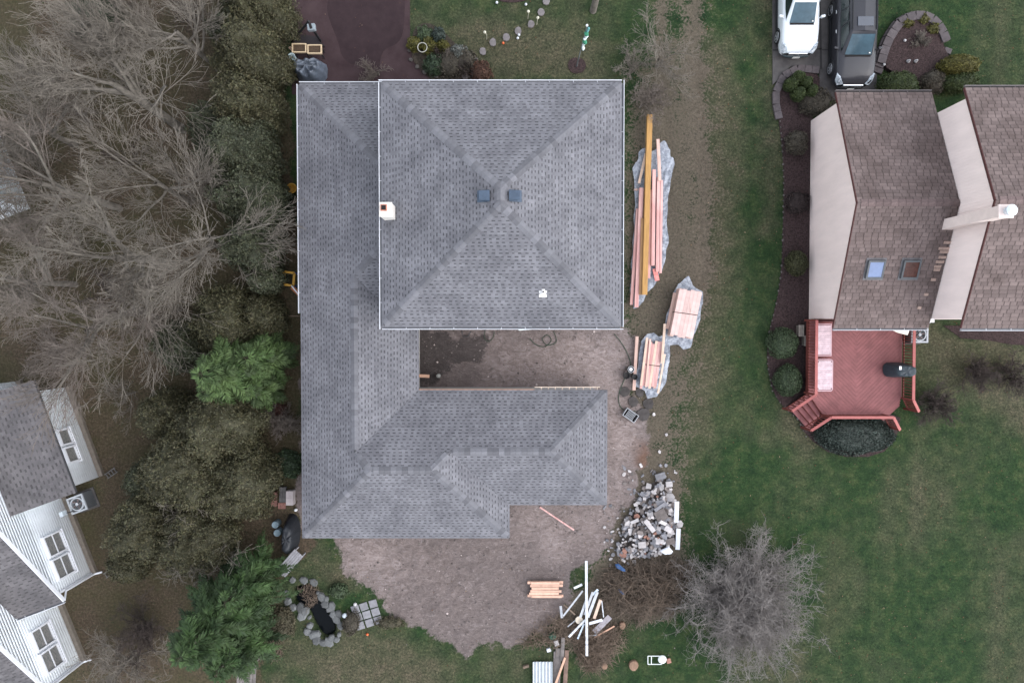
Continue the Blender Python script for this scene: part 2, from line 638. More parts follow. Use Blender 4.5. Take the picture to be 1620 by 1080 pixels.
ny, nx = GX.shape
V = np.stack([GX, GY, hz], -1).reshape(-1, 3)
I = (np.arange(ny - 1)[:, None] * nx + np.arange(nx - 1)[None, :])
F = np.stack([I, I + 1, I + nx + 1, I + nx], -1).reshape(-1, 4)
def fm(a):
    return ((a[:-1, :-1] + a[1:, :-1] + a[:-1, 1:] + a[1:, 1:]) / 4).ravel()
is_dirt = fm(m_dirt) > 0.5
is_lit = (fm(m_lit) > 0.5) & ~is_dirt
is_worn = (fm(m_worn) > 0.52) & ~is_dirt & ~is_lit
zones = {'dirt_yard': is_dirt, 'woodland_floor': is_lit, 'worn_path': is_worn, 'lawn': ~(is_dirt | is_lit | is_worn)}
Z1 = np.stack([m_dirt, m_worn, m_lit, np.ones_like(m_dirt)], -1).reshape(-1, 4)
PALE = [xy(p) for p in ([(770, 530), (985, 515), (1010, 560), (1010, 690), (985, 790), (962, 800), (955, 625), (840, 612), (760, 612)], [(815, 806), (965, 803), (955, 850), (880, 870), (820, 850)], [(540, 862), (600, 858), (640, 900), (610, 930), (560, 900)])]
m_pale = np.zeros_like(GX)
for p in PALE:
    m_pale = np.maximum(m_pale, soft(p, 1.2, 1.5))
m_pale *= 0.9
Z2 = np.stack([m_wet_shade, m_dry, m_rust, m_pale], -1).reshape(-1, 4)
ZL = {'dirt_yard': 'bare graded brown soil round the grey-roofed house', 'woodland_floor': 'brown leaf litter and thin grass under the bare trees',
      'worn_path': 'trodden brown grass with tyre tracks beside the lumber', 'lawn': 'patchy winter lawn between the houses'}
for nm, sel in zones.items():
    f = F[sel]
    used, inv = np.unique(f, return_inverse=True)
    me = np_mesh(nm, V[used], inv.reshape(f.shape))
    for an, Z in (('zone', Z1), ('zone2', Z2)):
        a = me.color_attributes.new(an, 'FLOAT_COLOR', 'POINT')
        a.data.foreach_set('color', Z[used].astype(np.float32).ravel())
    o = link(nm, me, GROUND, smooth=True)
    tag(o, ZL[nm], kind='structure')
# the land beyond, out to the horizon
mb = MB()
R_ = 900.0
x0, x1, y0, y1 = gx[0], gx[-1], gy[0], gy[-1]
for q in ([(-R_, -R_), (R_, -R_), (R_, y0), (-R_, y0)], [(-R_, y1), (R_, y1), (R_, R_), (-R_, R_)],
          [(-R_, y0), (x0, y0), (x0, y1), (-R_, y1)], [(x1, y0), (R_, y0), (R_, y1), (x1, y1)]):
    mb.poly([(a, b, 0.0) for a, b in q])
tag(mb.build('ground', GROUND), 'wide grassland beyond the plots', kind='structure')

# ---------------------------------------------------------------- paved and mulched surfaces
def sheet(name, pts, z, m, label, thick=0.1):
    mb = MB()
    mb.prism([(p[0], p[1]) for p in pts], z - thick, z)
    return tag(mb.build(name, m), label, kind='structure')
A_RED = mat('red_asphalt', (0.030, 0.016, 0.018), 0.9, 0, 1.3, 0.5, 60, col2=(0.048, 0.029, 0.031), detail=10)
A_DARK = mat('sealed_red_asphalt', (0.019, 0.009, 0.011), 0.85, 0, 2.0, 0.5, 60, col2=(0.028, 0.015, 0.017), detail=10)
CONC = mat('old_concrete', (0.050, 0.046, 0.046), 0.9, 0, 1.5, 0.3, 40, col2=(0.090, 0.083, 0.080), detail=10)
MULCH = mat('brown_mulch', (0.014, 0.008, 0.008), 0.95, 0, 14, 1.0, 22, col2=(0.056, 0.035, 0.034), detail=10)
sheet('driveway', PX([(462, -60), (648, -60), (649, 75), (665, 105), (705, 125), (705, 150), (462, 150)]), 0.012, A_RED, 'dark red asphalt driveway in front of the grey-roofed house')
stain = smooth_closed(PX([(540, -60), (640, -60), (641, 40), (632, 70), (606, 78), (600, 104), (604, 122), (590, 118), (578, 92), (572, 100), (556, 104), (540, 90), (536, 68), (524, 40), (516, 14), (522, -10)]), 2)
sheet('fresh_sealcoat', stain, 0.016, A_DARK, 'darker sealed patch on the red driveway', 0.003)
sheet('concrete_driveway', PX([(1222, -70), (1387, -70), (1387, 110), (1386, 150), (1310, 160), (1296, 170), (1296, 110), (1250, 106), (1222, 135)]), 0.03, CONC, 'grey concrete driveway in front of the tan house')
mb = MB()
for pts in ([(1294, -60), (1297, -60), (1300, 110), (1297, 110)], [(1222, 79), (1300, 77), (1300, 79), (1222, 81)], [(1300, 79), (1386, 77), (1386, 78.5), (1300, 80.5)]):
    q = PX(pts)
    mb.prism([(p.x, p.y) for p in q], 0.028, 0.034)
tag(mb.build('driveway_joint', mat('tar_joint', (0.03, 0.028, 0.028), 0.9)), 'dark joint lines across the concrete driveway', kind='structure')
bed_w = smooth_closed(PX([(1296, 110), (1262, 112), (1240, 124), (1228, 150), (1231, 190), (1238, 240), (1240, 300), (1238, 380), (1236, 430), (1228, 480), (1215, 530), (1213, 575), (1222, 620), (1240, 645), (1262, 660), (1275, 690), (1320, 722), (1390, 722), (1420, 690), (1425, 650), (1280, 640), (1282, 190), (1296, 170)]), 1)
sheet('mulch_bed', bed_w, 0.05, MULCH, 'dark mulch bed curving along the tan house and deck')
sheet('mulch_strip', PX([(1492, 515), (1680, 515), (1680, 548), (1600, 545), (1560, 538), (1520, 535)]), 0.04, MULCH, 'dark mulch strip under the tan house eave')
bed_f = smooth_closed(PX([(651, 70), (655, 45), (675, 35), (700, 48), (720, 70), (745, 90), (762, 108), (768, 140), (700, 140), (665, 112), (652, 95)]), 1)
sheet('flower_bed', bed_f, 0.05, mat('dark_bed_soil', (0.016, 0.013, 0.010), 0.95, 0, 10, 1, 20, col2=(0.06, 0.048, 0.036), detail=10), 'planted bed beside the red driveway')
sheet('mulch_ring', smooth_closed(PX([(898, 100), (905, 92), (920, 92), (928, 102), (924, 114), (910, 118), (900, 112)]), 1), 0.05, MULCH, 'round mulch patch at the foot of the flag pole')
sheet('mulch_bank', smooth_closed(PX([(775, -60), (850, -60), (838, 0), (812, 6), (785, 2)]), 1), 0.05, MULCH, 'dark mulch edge at the top of the front lawn')
# ---------------------------------------------------------------- roof and wall coverings
def shingle_face(pts, eave_dir, parent, m, course=0.14, seed=0, tooth=(0.10, 0.17), gap=(0.09, 0.15), dark=0.52, lift=0.006, mottled=0.12, dashes=True):
    """laminated shingles on one plane roof face as real courses and teeth"""
    R = random.Random(seed)
    p0 = Vector(pts[0])
    A = Vector(eave_dir).normalized()
    nrm = None
    for i in range(1, len(pts) - 1):
        c = (Vector(pts[i]) - p0).cross(Vector(pts[i + 1]) - p0)
        if c.length > 1e-3:
            nrm = c.normalized()
            break
    if nrm.z < 0:
        nrm = -nrm
    B = nrm.cross(A).normalized()
    if B.z < 0:
        B = -B
    poly = [((Vector(p) - p0).dot(A), (Vector(p) - p0).dot(B)) for p in pts]
    bmin = min(b for a, b in poly)
    bmax = max(b for a, b in poly)
    V, F, T = [], [], []
    def W(a, b, n):
        q = p0 + A * a + B * b + nrm * n
        return (q.x, q.y, q.z)
    def quad(a0, a1, b0, b1, n0, n1, lim, t):
        lo0, lo1, hi0, hi1 = lim
        f = lambda b: 0 if bb1 == bb0 else (b - bb0) / (bb1 - bb0)
        xs = []
        for b in (b0, b1):
            k = f(b)
            l = lo0 + (hi0 - lo0) * k
            r = lo1 + (hi1 - lo1) * k
            xs.append((min(max(a0, l), r), min(max(a1, l), r)))
        if max(xs[0][1] - xs[0][0], xs[1][1] - xs[1][0]) < 1e-3:
            return
        i = len(V)
        V.extend([W(xs[0][0], b0, n0), W(xs[0][1], b0, n0), W(xs[1][1], b1, n1), W(xs[1][0], b1, n1)])
        F.append((i, i + 1, i + 2, i + 3))
        T.append(t)
        return i
    k = 0
    b = bmin
    while b < bmax - 1e-4:
        bb0, bb1 = b, min(b + course, bmax)
        e = (bb1 - bb0) * 0.02
        s0 = spans(poly, bb0 + e)
        s1 = spans(poly, bb1 - e)
        if len(s0) != len(s1):
            sm = spans(poly, (bb0 + bb1) / 2)
            s0 = s1 = sm
        for (l0, r0), (l1, r1) in zip(s0, s1):
            lim = (l0, r0, l1, r1)
            a = min(l0, l1) - R.random() * 0.2
            end = max(r0, r1)
            row = 1 + R.uniform(-0.03, 0.03)
            nxt = a
            while a < end:
                if a >= nxt:
                    row = 1 + R.uniform(-0.07, 0.07)
                    nxt = a + R.uniform(0.6, 1.1)
                w1 = R.uniform(*tooth)
                w2 = R.uniform(*gap)
                sh = row * (1 + R.uniform(-mottled, mottled))
                s2 = row * (1 + R.uniform(-mottled, mottled) * 0.6)
                quad(a, a + w1, bb0 - 0.004, bb1 + 0.01, lift + 0.006, 0.004, lim, (sh, sh, sh))
                quad(a, a + w1, bb0 - 0.004, bb0 - 0.0035, 0.0, lift + 0.006, lim, (0.5, 0.5, 0.5))
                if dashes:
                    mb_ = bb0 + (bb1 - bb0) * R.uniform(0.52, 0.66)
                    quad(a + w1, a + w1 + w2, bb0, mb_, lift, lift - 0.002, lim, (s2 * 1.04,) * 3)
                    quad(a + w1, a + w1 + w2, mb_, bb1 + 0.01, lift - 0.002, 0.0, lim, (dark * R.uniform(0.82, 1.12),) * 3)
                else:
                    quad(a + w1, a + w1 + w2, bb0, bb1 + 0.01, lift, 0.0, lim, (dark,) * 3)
                    quad(a, a + w1, bb1 - 0.035, bb1 - 0.004, 0.0125, 0.0125, lim, (sh * 0.82,) * 3)
                a += w1 + w2
        b += course
        k += 1
    V = np.array(V)
    o = from_np('shingles', V, F, m, parent, T)
    o['kind'] = 'stuff'
    return o

def deck_faces(faces, parent, m, name='decking', drop=0.012, thick=0.10):
    """the roof boards under the shingles, one closed slab per roof"""
    mb = MB()
    for pts in faces:
        hi = [Vector(p) - Vector((0, 0, drop)) for p in pts]
        lo = [Vector(p) - Vector((0, 0, drop + thick)) for p in pts]
        n = len(pts)
        mb.faces(hi + lo, [tuple(range(n)), tuple(reversed(range(n, 2 * n)))] + [(i, n + i, n + (i + 1) % n, (i + 1) % n) for i in range(n)])
    return mb.build(name, m, parent)

def cap_line(p, q, n1, n2, parent, m, width=0.17, step=0.24, name='ridge_cap'):
    """cap shingles along a hip or ridge from p up to q; n1, n2: sideways directions lying in the two roof faces"""
    p, q = Vector(p), Vector(q)
    L = (q - p).length
    d = (q - p).normalized()
    n1, n2 = Vector(n1), Vector(n2)
    n1 = (n1 - d * n1.dot(d)).normalized()
    n2 = (n2 - d * n2.dot(d)).normalized()
    up = Vector((0, 0, 1))
    p = p + d * 0.16
    L -= 0.16
    N = max(1, int(L / step))
    st = L / N
    mb = MB()
    z0, z1 = 0.034, 0.018
    vs = []
    for t, h in ((-0.02, z0), (st + 0.02, z1)):
        for s_, w in ((n1, width), (None, 0), (n2, width)):
            vs.append(d * t + (s_ * w if s_ is not None else Vector((0, 0, 0))) + up * h)
    for t in (-0.02,):
        for s_, w in ((n1, width), (None, 0), (n2, width)):
            vs.append(d * t + (s_ * w if s_ is not None else Vector((0, 0, 0))) + up * (z0 - 0.03))
    f = [(0, 1, 4, 3), (1, 2, 5, 4), (6, 7, 1, 0), (7, 8, 2, 1)]
    mb.faces(vs, f)
    me = mb.mesh(name)
    me.materials.append(m)
    org = ORG.get(parent, Vector((0, 0, 0)))
    for i in range(N):
        o = bpy.data.objects.new(name, me)
        col.objects.link(o)
        o.parent = parent
        o.location = p + d * (st * i) - org

def gutter(pts, parent, m, name='gutter', closed=False, w=0.10, h=0.11):
    """open trough along the eave line pts (outside edge)"""
    mb = MB()
    n = len(pts)
    for i in range(n if closed else n - 1):
        p, q = Vector(pts[i]), Vector(pts[(i + 1) % n])
        d = (q - p).normalized()
        s_ = Vector((d.y, -d.x, 0))           # outward when the eave runs counter-clockwise
        mb.bar(p + s_ * w - d * 0.01 + Vector((0, 0, -0.05)), q + s_ * w + d * (0.01 + (w if closed else 0)) + Vector((0, 0, -0.05)), 0.022, h)
        mb.bar(p + s_ * (w / 2) + Vector((0, 0, -0.10)), q + s_ * (w / 2) + Vector((0, 0, -0.10)), w - 0.02, 0.012, (0.25, 0.25, 0.26))
        L = (q - p).length
        k = int(L / 0.9)
        for j in range(1, k):
            c = p + d * (L * j / k) + s_ * (w / 2) + Vector((0, 0, -0.03))
            mb.box(c, (0.02, w - 0.03, 0.012), ux=d, uy=s_)
    return mb.build(name, m, parent)
# ---------------------------------------------------------------- the grey hipped house in the middle
SH_GREY = mat('grey_shingle', (0.102, 0.101, 0.111), 0.92, 0, 0.8, 0.25, 90, tint=True, col2=(0.150, 0.148, 0.160), detail=8, spec=0.2)
CAP_GREY = mat('grey_cap_shingle', (0.118, 0.117, 0.127), 0.92, 0.10, 9, 0.25, 90, objrand=0.24, spec=0.2)
WOOD_RAW = mat('raw_sheathing', (0.30, 0.20, 0.13), 0.85, 0.2, 5)
WHITE_AL = mat('white_aluminium', (0.56, 0.57, 0.60), 0.45, 0.05, 3, tint=True)
WALL_SID = mat('grey_house_siding', (0.42, 0.41, 0.40), 0.8, 0.1, 3)
ROOFDECK = mat('roof_underlay', (0.055, 0.055, 0.06), 0.95)
PITCH = 0.40
EZ, EM = 2.9, 5.6
house = thing('house', (-3.0, 0.5, 0), 'large house with grey shingle hip roofs around a dirt courtyard', 'house')
XW, XI, XS, XE = -9.31, -4.12, -0.11, 4.21
YN, YC, YS, YT = 10.55, -2.84, -9.42, -7.94
XM, YR = -4.95, 0.20                       # upper storey wall line
hw = (XI - XW) / 2
XR = XW + hw                               # west ridge
hs_ = (YC - YS) / 2
YSR = YS + hs_                             # south-west ridge
he = (YC - YT) / 2
YER = YT + he                              # east ridge
yb = 2.10
def zl(d):
    return EZ + PITCH * d
def P3(x, y, d):
    return (x, y, zl(d))
rw = P3(XW + hs_, YSR, hs_)
rx = P3(XS - hs_, YSR, hs_)
jw = P3(XR, YSR + (hs_ - hw), hw)
jb = P3(XR, yb, hw)
je = P3(XS - he, YER, he)
ee = P3(XE - he, YER, he)
dm = XM - XW
faces_low = [
    ([P3(XW, YN, 0), P3(XW, YS, 0), rw, jw, jb, P3(XM, yb + (XM - XR), dm), P3(XM, YN - dm, dm)], (0, 1, 0)),
    ([P3(XW, YN, 0), P3(XM, YN - dm, dm), P3(XM, 9.45, YN - 9.45), P3(0.2, 9.45, YN - 9.45), P3(0.2, YN, 0)], (1, 0, 0)),
    ([jb, P3(XM, yb - (XM - XR), XI - XM), P3(XM, yb + (XM - XR), dm)], (1, 0, 0)),
    ([P3(XI, YC, 0), P3(XI, YR + 0.05, 0), P3(XM, YR + 0.05, XI - XM), P3(XM, yb - (XM - XR), XI - XM), jb, jw], (0, 1, 0)),
    ([P3(XI, YC, 0), jw, rw, rx, je, ee, P3(XE, YC, 0)], (1, 0, 0)),
    ([P3(XW, YS, 0), P3(XS, YS, 0), rx, rw], (1, 0, 0)),
    ([P3(XS, YS, 0), P3(XS, YT, 0), je, rx], (0, 1, 0)),
    ([P3(XS, YT, 0), P3(XE, YT, 0), ee, je], (1, 0, 0)),
    ([P3(XE, YT, 0), P3(XE, YC, 0), ee], (0, 1, 0)),
]
roof_low = deck_faces([f for f, _ in faces_low], house, ROOFDECK, 'roof')
tag(roof_low, 'lower one storey roof of grey shingles with hips and valleys')
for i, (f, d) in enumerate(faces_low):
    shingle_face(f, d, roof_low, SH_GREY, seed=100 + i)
W_, E_, S_, N_ = (-1, 0, -PITCH), (1, 0, -PITCH), (0, -1, -PITCH), (0, 1, -PITCH)
for p, q, a, b in ((P3(XW, YS, 0), rw, W_, S_), (jw, rw, W_, N_), (jw, jb, W_, E_), (jb, P3(-5.02, yb + (-5.02 - XR), -5.02 - XW), W_, S_),
                   (P3(XW, YN, 0), P3(-5.02, YN - (-5.02 - XW), -5.02 - XW), W_, N_), (rw, rx, N_, S_), (P3(XS, YS, 0), rx, E_, S_),
                   (je, rx, E_, N_), (je, ee, N_, S_), (P3(XE, YT, 0), ee, E_, S_), (P3(XE, YC, 0), ee, E_, N_)):
    cap_line(p, q, a, b, roof_low, CAP_GREY)
# upper roof
(UX0, UY1), (UX1, UY0) = P(599, 127, 5.55)[:2], P(986, 521, 5.55)[:2]
MX0, MX1, MY0, MY1 = UX0 + 0.11, UX1 - 0.11, UY0 + 0.11, UY1 - 0.11
hm = (MX1 - MX0) / 2
xr = (MX0 + MX1) / 2
yr0, yr1 = (MY0 + MY1) / 2 - 0.30, (MY0 + MY1) / 2 + 0.30
zp = EM + PITCH * hm
c0, c1, c2, c3 = (MX0, MY0, EM), (MX1, MY0, EM), (MX1, MY1, EM), (MX0, MY1, EM)
ra, rb = (xr, yr0, zp), (xr, yr1, zp)
faces_up = [([c0, c1, ra], (1, 0, 0)), ([c1, c2, rb, ra], (0, 1, 0)), ([c2, c3, rb], (1, 0, 0)), ([c3, c0, ra, rb], (0, 1, 0))]
roof_up = deck_faces([f for f, _ in faces_up], house, ROOFDECK, 'roof')
tag(roof_up, 'upper square grey shingle hip roof')
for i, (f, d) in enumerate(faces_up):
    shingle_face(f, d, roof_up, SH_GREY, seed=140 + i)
for p, q, a, b in ((c0, ra, W_, S_), (c1, ra, E_, S_), (c2, rb, E_, N_), (c3, rb, W_, N_), (ra, rb, W_, E_)):
    cap_line(p, q, a, b, roof_up, CAP_GREY)
gutter([c0, c1, c2, c3], house, WHITE_AL, closed=True)
gutter([P3(XM, YN, 0), P3(XW, YN, 0), P3(XW, 0.55, 0)], house, WHITE_AL)
# walls
mb = MB()
mb.prism([(XM, YR), (4.10, YR), (4.10, 9.50), (XM, 9.50)], 0.0, EM - 0.06)
mb.build('upper_wall', WALL_SID, house)
mb = MB()
o_ = 0.34
mb.prism([(XW + o_, YN - o_), (XW + o_, YS + o_), (XS - o_, YS + o_), (XS - o_, YT + o_), (XE - o_, YT + o_), (XE - o_, YC - o_ * 0.4),
          (XI - o_, YC - o_ * 0.4), (XI - o_, 0.28), (XM - 0.03, 0.28), (XM - 0.03, YN - o_)], 0.0, EZ - 0.10)
mb.build('lower_wall', WALL_SID, house)
FASC = mat('new_pine_fascia', (0.50, 0.30, 0.21), 0.8, 0.15, 6, stretch=(1, 8, 8))
mb = MB()
mb.bar((XI - 0.05, YC + 0.015, EZ - 0.10), (1.0, YC + 0.015, EZ - 0.10), 0.03, 0.16)
mb.build('fascia', FASC, house)
# exposed ledger with rungs at the courtyard eave
mb = MB()
mb.bar((1.0, YC + 0.12, EZ - 0.12), (3.9, YC + 0.12, EZ - 0.12), 0.03, 0.09)
for i in range(9):
    x = 1.3 + i * 0.31
    mb.box((x, YC + 0.055, EZ - 0.12), (0.03, 0.12, 0.06))
mb.build('outrigger', mat('pale_new_pine', (0.56, 0.45, 0.36), 0.8, 0.15, 8), house)
# upper storey windows and doors that a side view would show
GLASS = mat('window_glass', (0.035, 0.045, 0.05), 0.08, 0.2, 3, spec=0.6)
for (x, y, nx_, ny_) in ((-2.5, YR, 0, -1), (1.8, YR, 0, -1), (4.10, 2.5, 1, 0), (4.10, 6.8, 1, 0), (-2.5, 9.5, 0, 1), (2.0, 9.5, 0, 1)):
    fr = MB()
    t_ = (abs(ny_), abs(nx_))
    fr.box((x + nx_ * 0.03, y + ny_ * 0.03, 4.2), (1.1 * t_[0] + 0.06 * t_[1], 1.1 * t_[1] + 0.06 * t_[0], 1.3))
    w_ = fr.build('window', WHITE_AL, house)
    gl = MB()
    gl.box((x + nx_ * 0.065, y + ny_ * 0.065, 4.2), (0.94 * t_[0] + 0.012 * t_[1], 0.94 * t_[1] + 0.012 * t_[0], 1.14))
    gl.build('pane', GLASS, w_)
# roof furniture
def roof_z(x, y):
    return EM + PITCH * min(x - MX0, MX1 - x, y - MY0, MY1 - y)
for px_, sgn in ((767, -1), (813, 1)):
    p = P(px_, 309, 7.45)
    z = roof_z(p.x, p.y)
    mb = MB()
    mb.box((p.x, p.y, z + 0.10), (0.34, 0.31, 0.16))
    mb.box((p.x + sgn * 0.02, p.y, z + 0.19), (0.40, 0.36, 0.03))
    mb.box((p.x + sgn * 0.06, p.y, z + 0.012), (0.50, 0.44, 0.02), ux=Vector((1, 0, -sgn * PITCH)).normalized(), uz=Vector((sgn * PITCH, 0, 1)).normalized())
    mb.build('roof_vent', mat('slate_vent', (0.045, 0.065, 0.095), 0.5, 0.15, 5), house)
p = P(859, 462, 6.2)
z = roof_z(p.x, p.y)
mb = MB()
mb.lathe([(0.13, 0.0), (0.10, 0.05), (0.055, 0.09), (0.05, 0.30), (0.03, 0.30), (0.03, 0.20)], (p.x, p.y, z), 14)
mb.box((p.x, p.y - 0.04, z + 0.015), (0.30, 0.34, 0.012), uy=Vector((0, 1, PITCH)).normalized(), uz=Vector((0, -PITCH, 1)).normalized())
vp = mb.build('vent_pipe', mat('white_pvc', (0.55, 0.54, 0.53), 0.5, 0.05), house)
mb = MB()
mb.lathe([(0.034, 0.0), (0.034, 0.012)], (p.x, p.y, z + 0.292), 12)
mb.build('pipe_bore', mat('soot_black', (0.012, 0.010, 0.010), 0.9), vp)
cp = P(615, 336, 6.0)
cx_, cy_ = cp.x, cp.y
zc = EM + 0.05
CHW = mat('cream_chimney_paint', (0.56, 0.53, 0.49), 0.8, 0.08, 4)
mb = MB()
mb.box((cx_, cy_, zc + 0.50), (0.46, 0.52, 1.0))
ch = mb.build('chimney', CHW, house, bevel=0.015)
mb = MB()
mb.box((cx_ - 0.0, cy_, zc + 1.02), (0.50, 0.56, 0.05))
mb.build('chimney_cap', CHW, ch, bevel=0.01)
mb = MB()
mb.box((cx_ - 0.06, cy_ + 0.06, zc + 1.08), (0.24, 0.24, 0.08))
mb.build('flue_liner', mat('terracotta', (0.38, 0.15, 0.10), 0.8), ch)
mb = MB()
mb.box((cx_ - 0.06, cy_ + 0.06, zc + 1.105), (0.18, 0.18, 0.04))
mb.build('flue', MATS['soot_black'], ch)
mb = MB()
bw = P(830, 523, 4.9)
mb.faces([(bw.x - 0.32, YR, 4.95), (bw.x + 0.32, YR, 4.95), (bw.x + 0.30, YR - 0.36, 4.85), (bw.x - 0.24, YR - 0.40, 4.85),
          (bw.x - 0.32, YR, 4.75), (bw.x + 0.32, YR, 4.75), (bw.x + 0.26, YR - 0.34, 4.65), (bw.x - 0.22, YR - 0.36, 4.65)],
         [(0, 3, 2, 1), (4, 5, 6, 7), (0, 1, 5, 4), (1, 2, 6, 5), (2, 3, 7, 6), (3, 0, 4, 7)])
mb.build('lamp_hood', mat('pale_hood', (0.50, 0.56, 0.58), 0.4), house)
# ---------------------------------------------------------------- tan neighbour house on the right
SH_BROWN = mat('brown_shingle', (0.094, 0.070, 0.064), 0.92, 0, 0.9, 0.25, 90, tint=True, col2=(0.158, 0.122, 0.114), detail=9, spec=0.2, ramp=(0.3, 0.7))
CAP_BROWN = mat('brown_cap_shingle', (0.13, 0.095, 0.09), 0.92, 0.15, 9, 0.25, 90, objrand=0.15, spec=0.2)
TAN = mat('tan_siding', (0.74, 0.625, 0.585), 0.7, 0.05, 2.5, stretch=(1, 1, 0.25))
TRIM_R = mat('dark_red_trim', (0.075, 0.028, 0.026), 0.6, 0.15, 4)
tan = thing('tan_house', (19, 5, 0), 'tan sided house with brown shingle gables and skylights', 'house')
def gable_block(x0, x1, ys, yn, ze, zp_, parent, seed, wall_x, over=0.4, west=True, east=True):
    ym = (ys + yn) / 2
    fS = [(x0, ys, ze), (x1, ys, ze), (x1, ym, zp_), (x0, ym, zp_)]
    fN = [(x1, yn, ze), (x0, yn, ze), (x0, ym, zp_), (x1, ym, zp_)]
    roof = deck_faces([fS, fN], parent, ROOFDECK, 'roof', thick=0.14)
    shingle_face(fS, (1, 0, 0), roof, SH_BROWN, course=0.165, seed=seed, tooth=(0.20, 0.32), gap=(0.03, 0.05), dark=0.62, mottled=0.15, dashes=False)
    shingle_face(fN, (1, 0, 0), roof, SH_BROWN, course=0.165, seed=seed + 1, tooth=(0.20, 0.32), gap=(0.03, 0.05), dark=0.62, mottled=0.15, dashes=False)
    pt = (zp_ - ze) / (ym - ys)
    cap_line((x0, ym, zp_), (x1, ym, zp_), (0, -1, -pt), (0, 1, -pt), roof, CAP_BROWN, width=0.16, step=0.3)
    # wall body
    mb = MB()
    wx0, wx1 = wall_x
    a, b_ = ys + over, yn - over
    za = ze + pt * over - 0.16
    zb = zp_ - 0.17
    prof = [(a, 0), (b_, 0), (b_, za), (ym, zb), (a, za)]
    n = len(prof)
    mb.faces([(wx0, y, z) for y, z in prof] + [(wx1, y, z) for y, z in prof],
             [tuple(reversed(range(n))), tuple(range(n, 2 * n))] + [(i, (i + 1) % n, n + (i + 1) % n, n + i) for i in range(n)])
    wall = mb.build('wall', TAN, parent)
    # vertical board siding on the west gable, every board proud of its joint
    mb = MB()
    y = a
    while y < b_ - 0.02:
        y2 = min(y + 0.135, b_)
        zt = lambda q: za + (zb - za) * (1 - abs(q - ym) / (ym - a))
        q0, q1 = y + 0.004, y2 - 0.004
        pts = [(q0, 0.25), (q1, 0.25), (q1, zt(q1)), (q0, zt(q0))]
        if q0 < ym < q1:
            pts = [(q0, 0.25), (q1, 0.25), (q1, zt(q1)), (ym, zb), (q0, zt(q0))]
        k = len(pts)
        mb.faces([(wx0 - 0.007, u, w) for u, w in pts] + [(wx0 + 0.002, u, w) for u, w in pts],
                 [tuple(reversed(range(k)))] + [(i, (i + 1) % k, k + (i + 1) % k, k + i) for i in range(k)])
        y = y2
    sd_ = mb.build('siding', TAN, parent)
    sd_['kind'] = 'stuff'
    # rake and eave boards
    mb = MB()
    for s_, e_ in ((fS[0], fS[3]), (fN[1], fN[2])):
        p, q = Vector(s_), Vector(e_)
        mb.bar(p + Vector((-0.012, 0, -0.05)), q + Vector((-0.012, 0, -0.05)), 0.03, 0.10)
    mb.build('rake_board', TRIM_R, parent)
    mb = MB()
    mb.bar((x0 + 0.02, ys + 0.012, ze - 0.11), (x1, ys + 0.012, ze - 0.11), 0.03, 0.15)
    mb.bar((x0 + 0.02, yn - 0.012, ze - 0.11), (x1, yn - 0.012, ze - 0.11), 0.03, 0.15)
    mb.build('fascia', TRIM_R, parent)
    gutter([(x0, ys, ze), (x1, ys, ze)], parent, WHITE_AL)
    gutter([(x1, yn, ze), (x0, yn, ze)], parent, mat('brown_gutter', (0.16, 0.14, 0.14), 0.5, 0.1, 3, tint=True))
    return roof, pt, ym
TX0, TX1 = 14.22, 18.42
roofA, ptA, ymA = gable_block(TX0, TX1, -0.10, 10.22, 2.80, 4.79, tan, 300, (14.32, 18.5), over=0.42)
roofB, ptB, ymB = gable_block(18.36, 25.5, -0.10, 9.62, 5.12, 7.00, tan, 320, (18.46, 25.2), over=0.40)
def zA(y):
    return 4.79 - ptA * abs(y - ymA)
# skylights on the lower roof
for px_, gm in ((1386, mat('skylight_painted_reflection', (0.13, 0.175, 0.29), 0.2, 0.1, 2, spec=0.3)), (1442, mat('skylight_brown', (0.055, 0.022, 0.017), 0.25, 0.3, 6, spec=0.15))):  # left pane: reflected sky blue is put into its base colour
    p = P(px_, 425, 3.9)
    z = zA(p.y)
    vv = Vector((0, 1, ptA)).normalized()
    nn = Vector((0, -ptA, 1)).normalized()
    c = Vector((p.x, p.y, z))
    mb = MB()
    for s_ in (-1, 1):
        mb.box(c + Vector((s_ * 0.33, 0, 0)) + nn * 0.07, (0.07, 0.80, 0.14), uy=vv, uz=nn)
        mb.box(c + vv * (s_ * 0.365) + nn * 0.07, (0.59, 0.07, 0.14), uy=vv, uz=nn)
    sk = mb.build('skylight', mat('bronze_frame', (0.07, 0.075, 0.08), 0.5, 0.1), tan)
    mb = MB()
    mb.box(c + nn * 0.11, (0.59, 0.66, 0.02), uy=vv, uz=nn)
    mb.build('pane', gm, sk)
    mb = MB()
    mb.box(c + nn * 0.016, (0.86, 0.98, 0.012), uy=vv, uz=nn)
    mb.build('flashing', mat('lead_flashing', (0.11, 0.105, 0.11), 0.6, 0.2, 6), sk)
# chimney chase against the upper gable
mb = MB()
yc0, yc1 = 4.00, 4.42
mb.prism([(17.95, yc0), (18.44, yc0), (18.44, yc1), (17.95, yc1)], 3.6, 7.70)
TANC = mat('tan_chimney_siding', (0.60, 0.50, 0.46), 0.75, 0.06, 3)
chs = mb.build('chimney', TANC, tan)
mb = MB()
mb.box((18.20, 4.21, 7.73), (0.56, 0.50, 0.06))
mb.build('chimney_cap', TANC, chs)
mb = MB()
mb.lathe([(0.15, 0), (0.15, 0.18), (0.21, 0.20), (0.21, 0.24), (0.10, 0.30), (0.02, 0.31)], (18.24, 4.21, 7.76), 16)
mb.build('flue_cap', mat('galvanised', (0.60, 0.66, 0.70), 0.35, 0.1, 4, metal=0.5), chs)
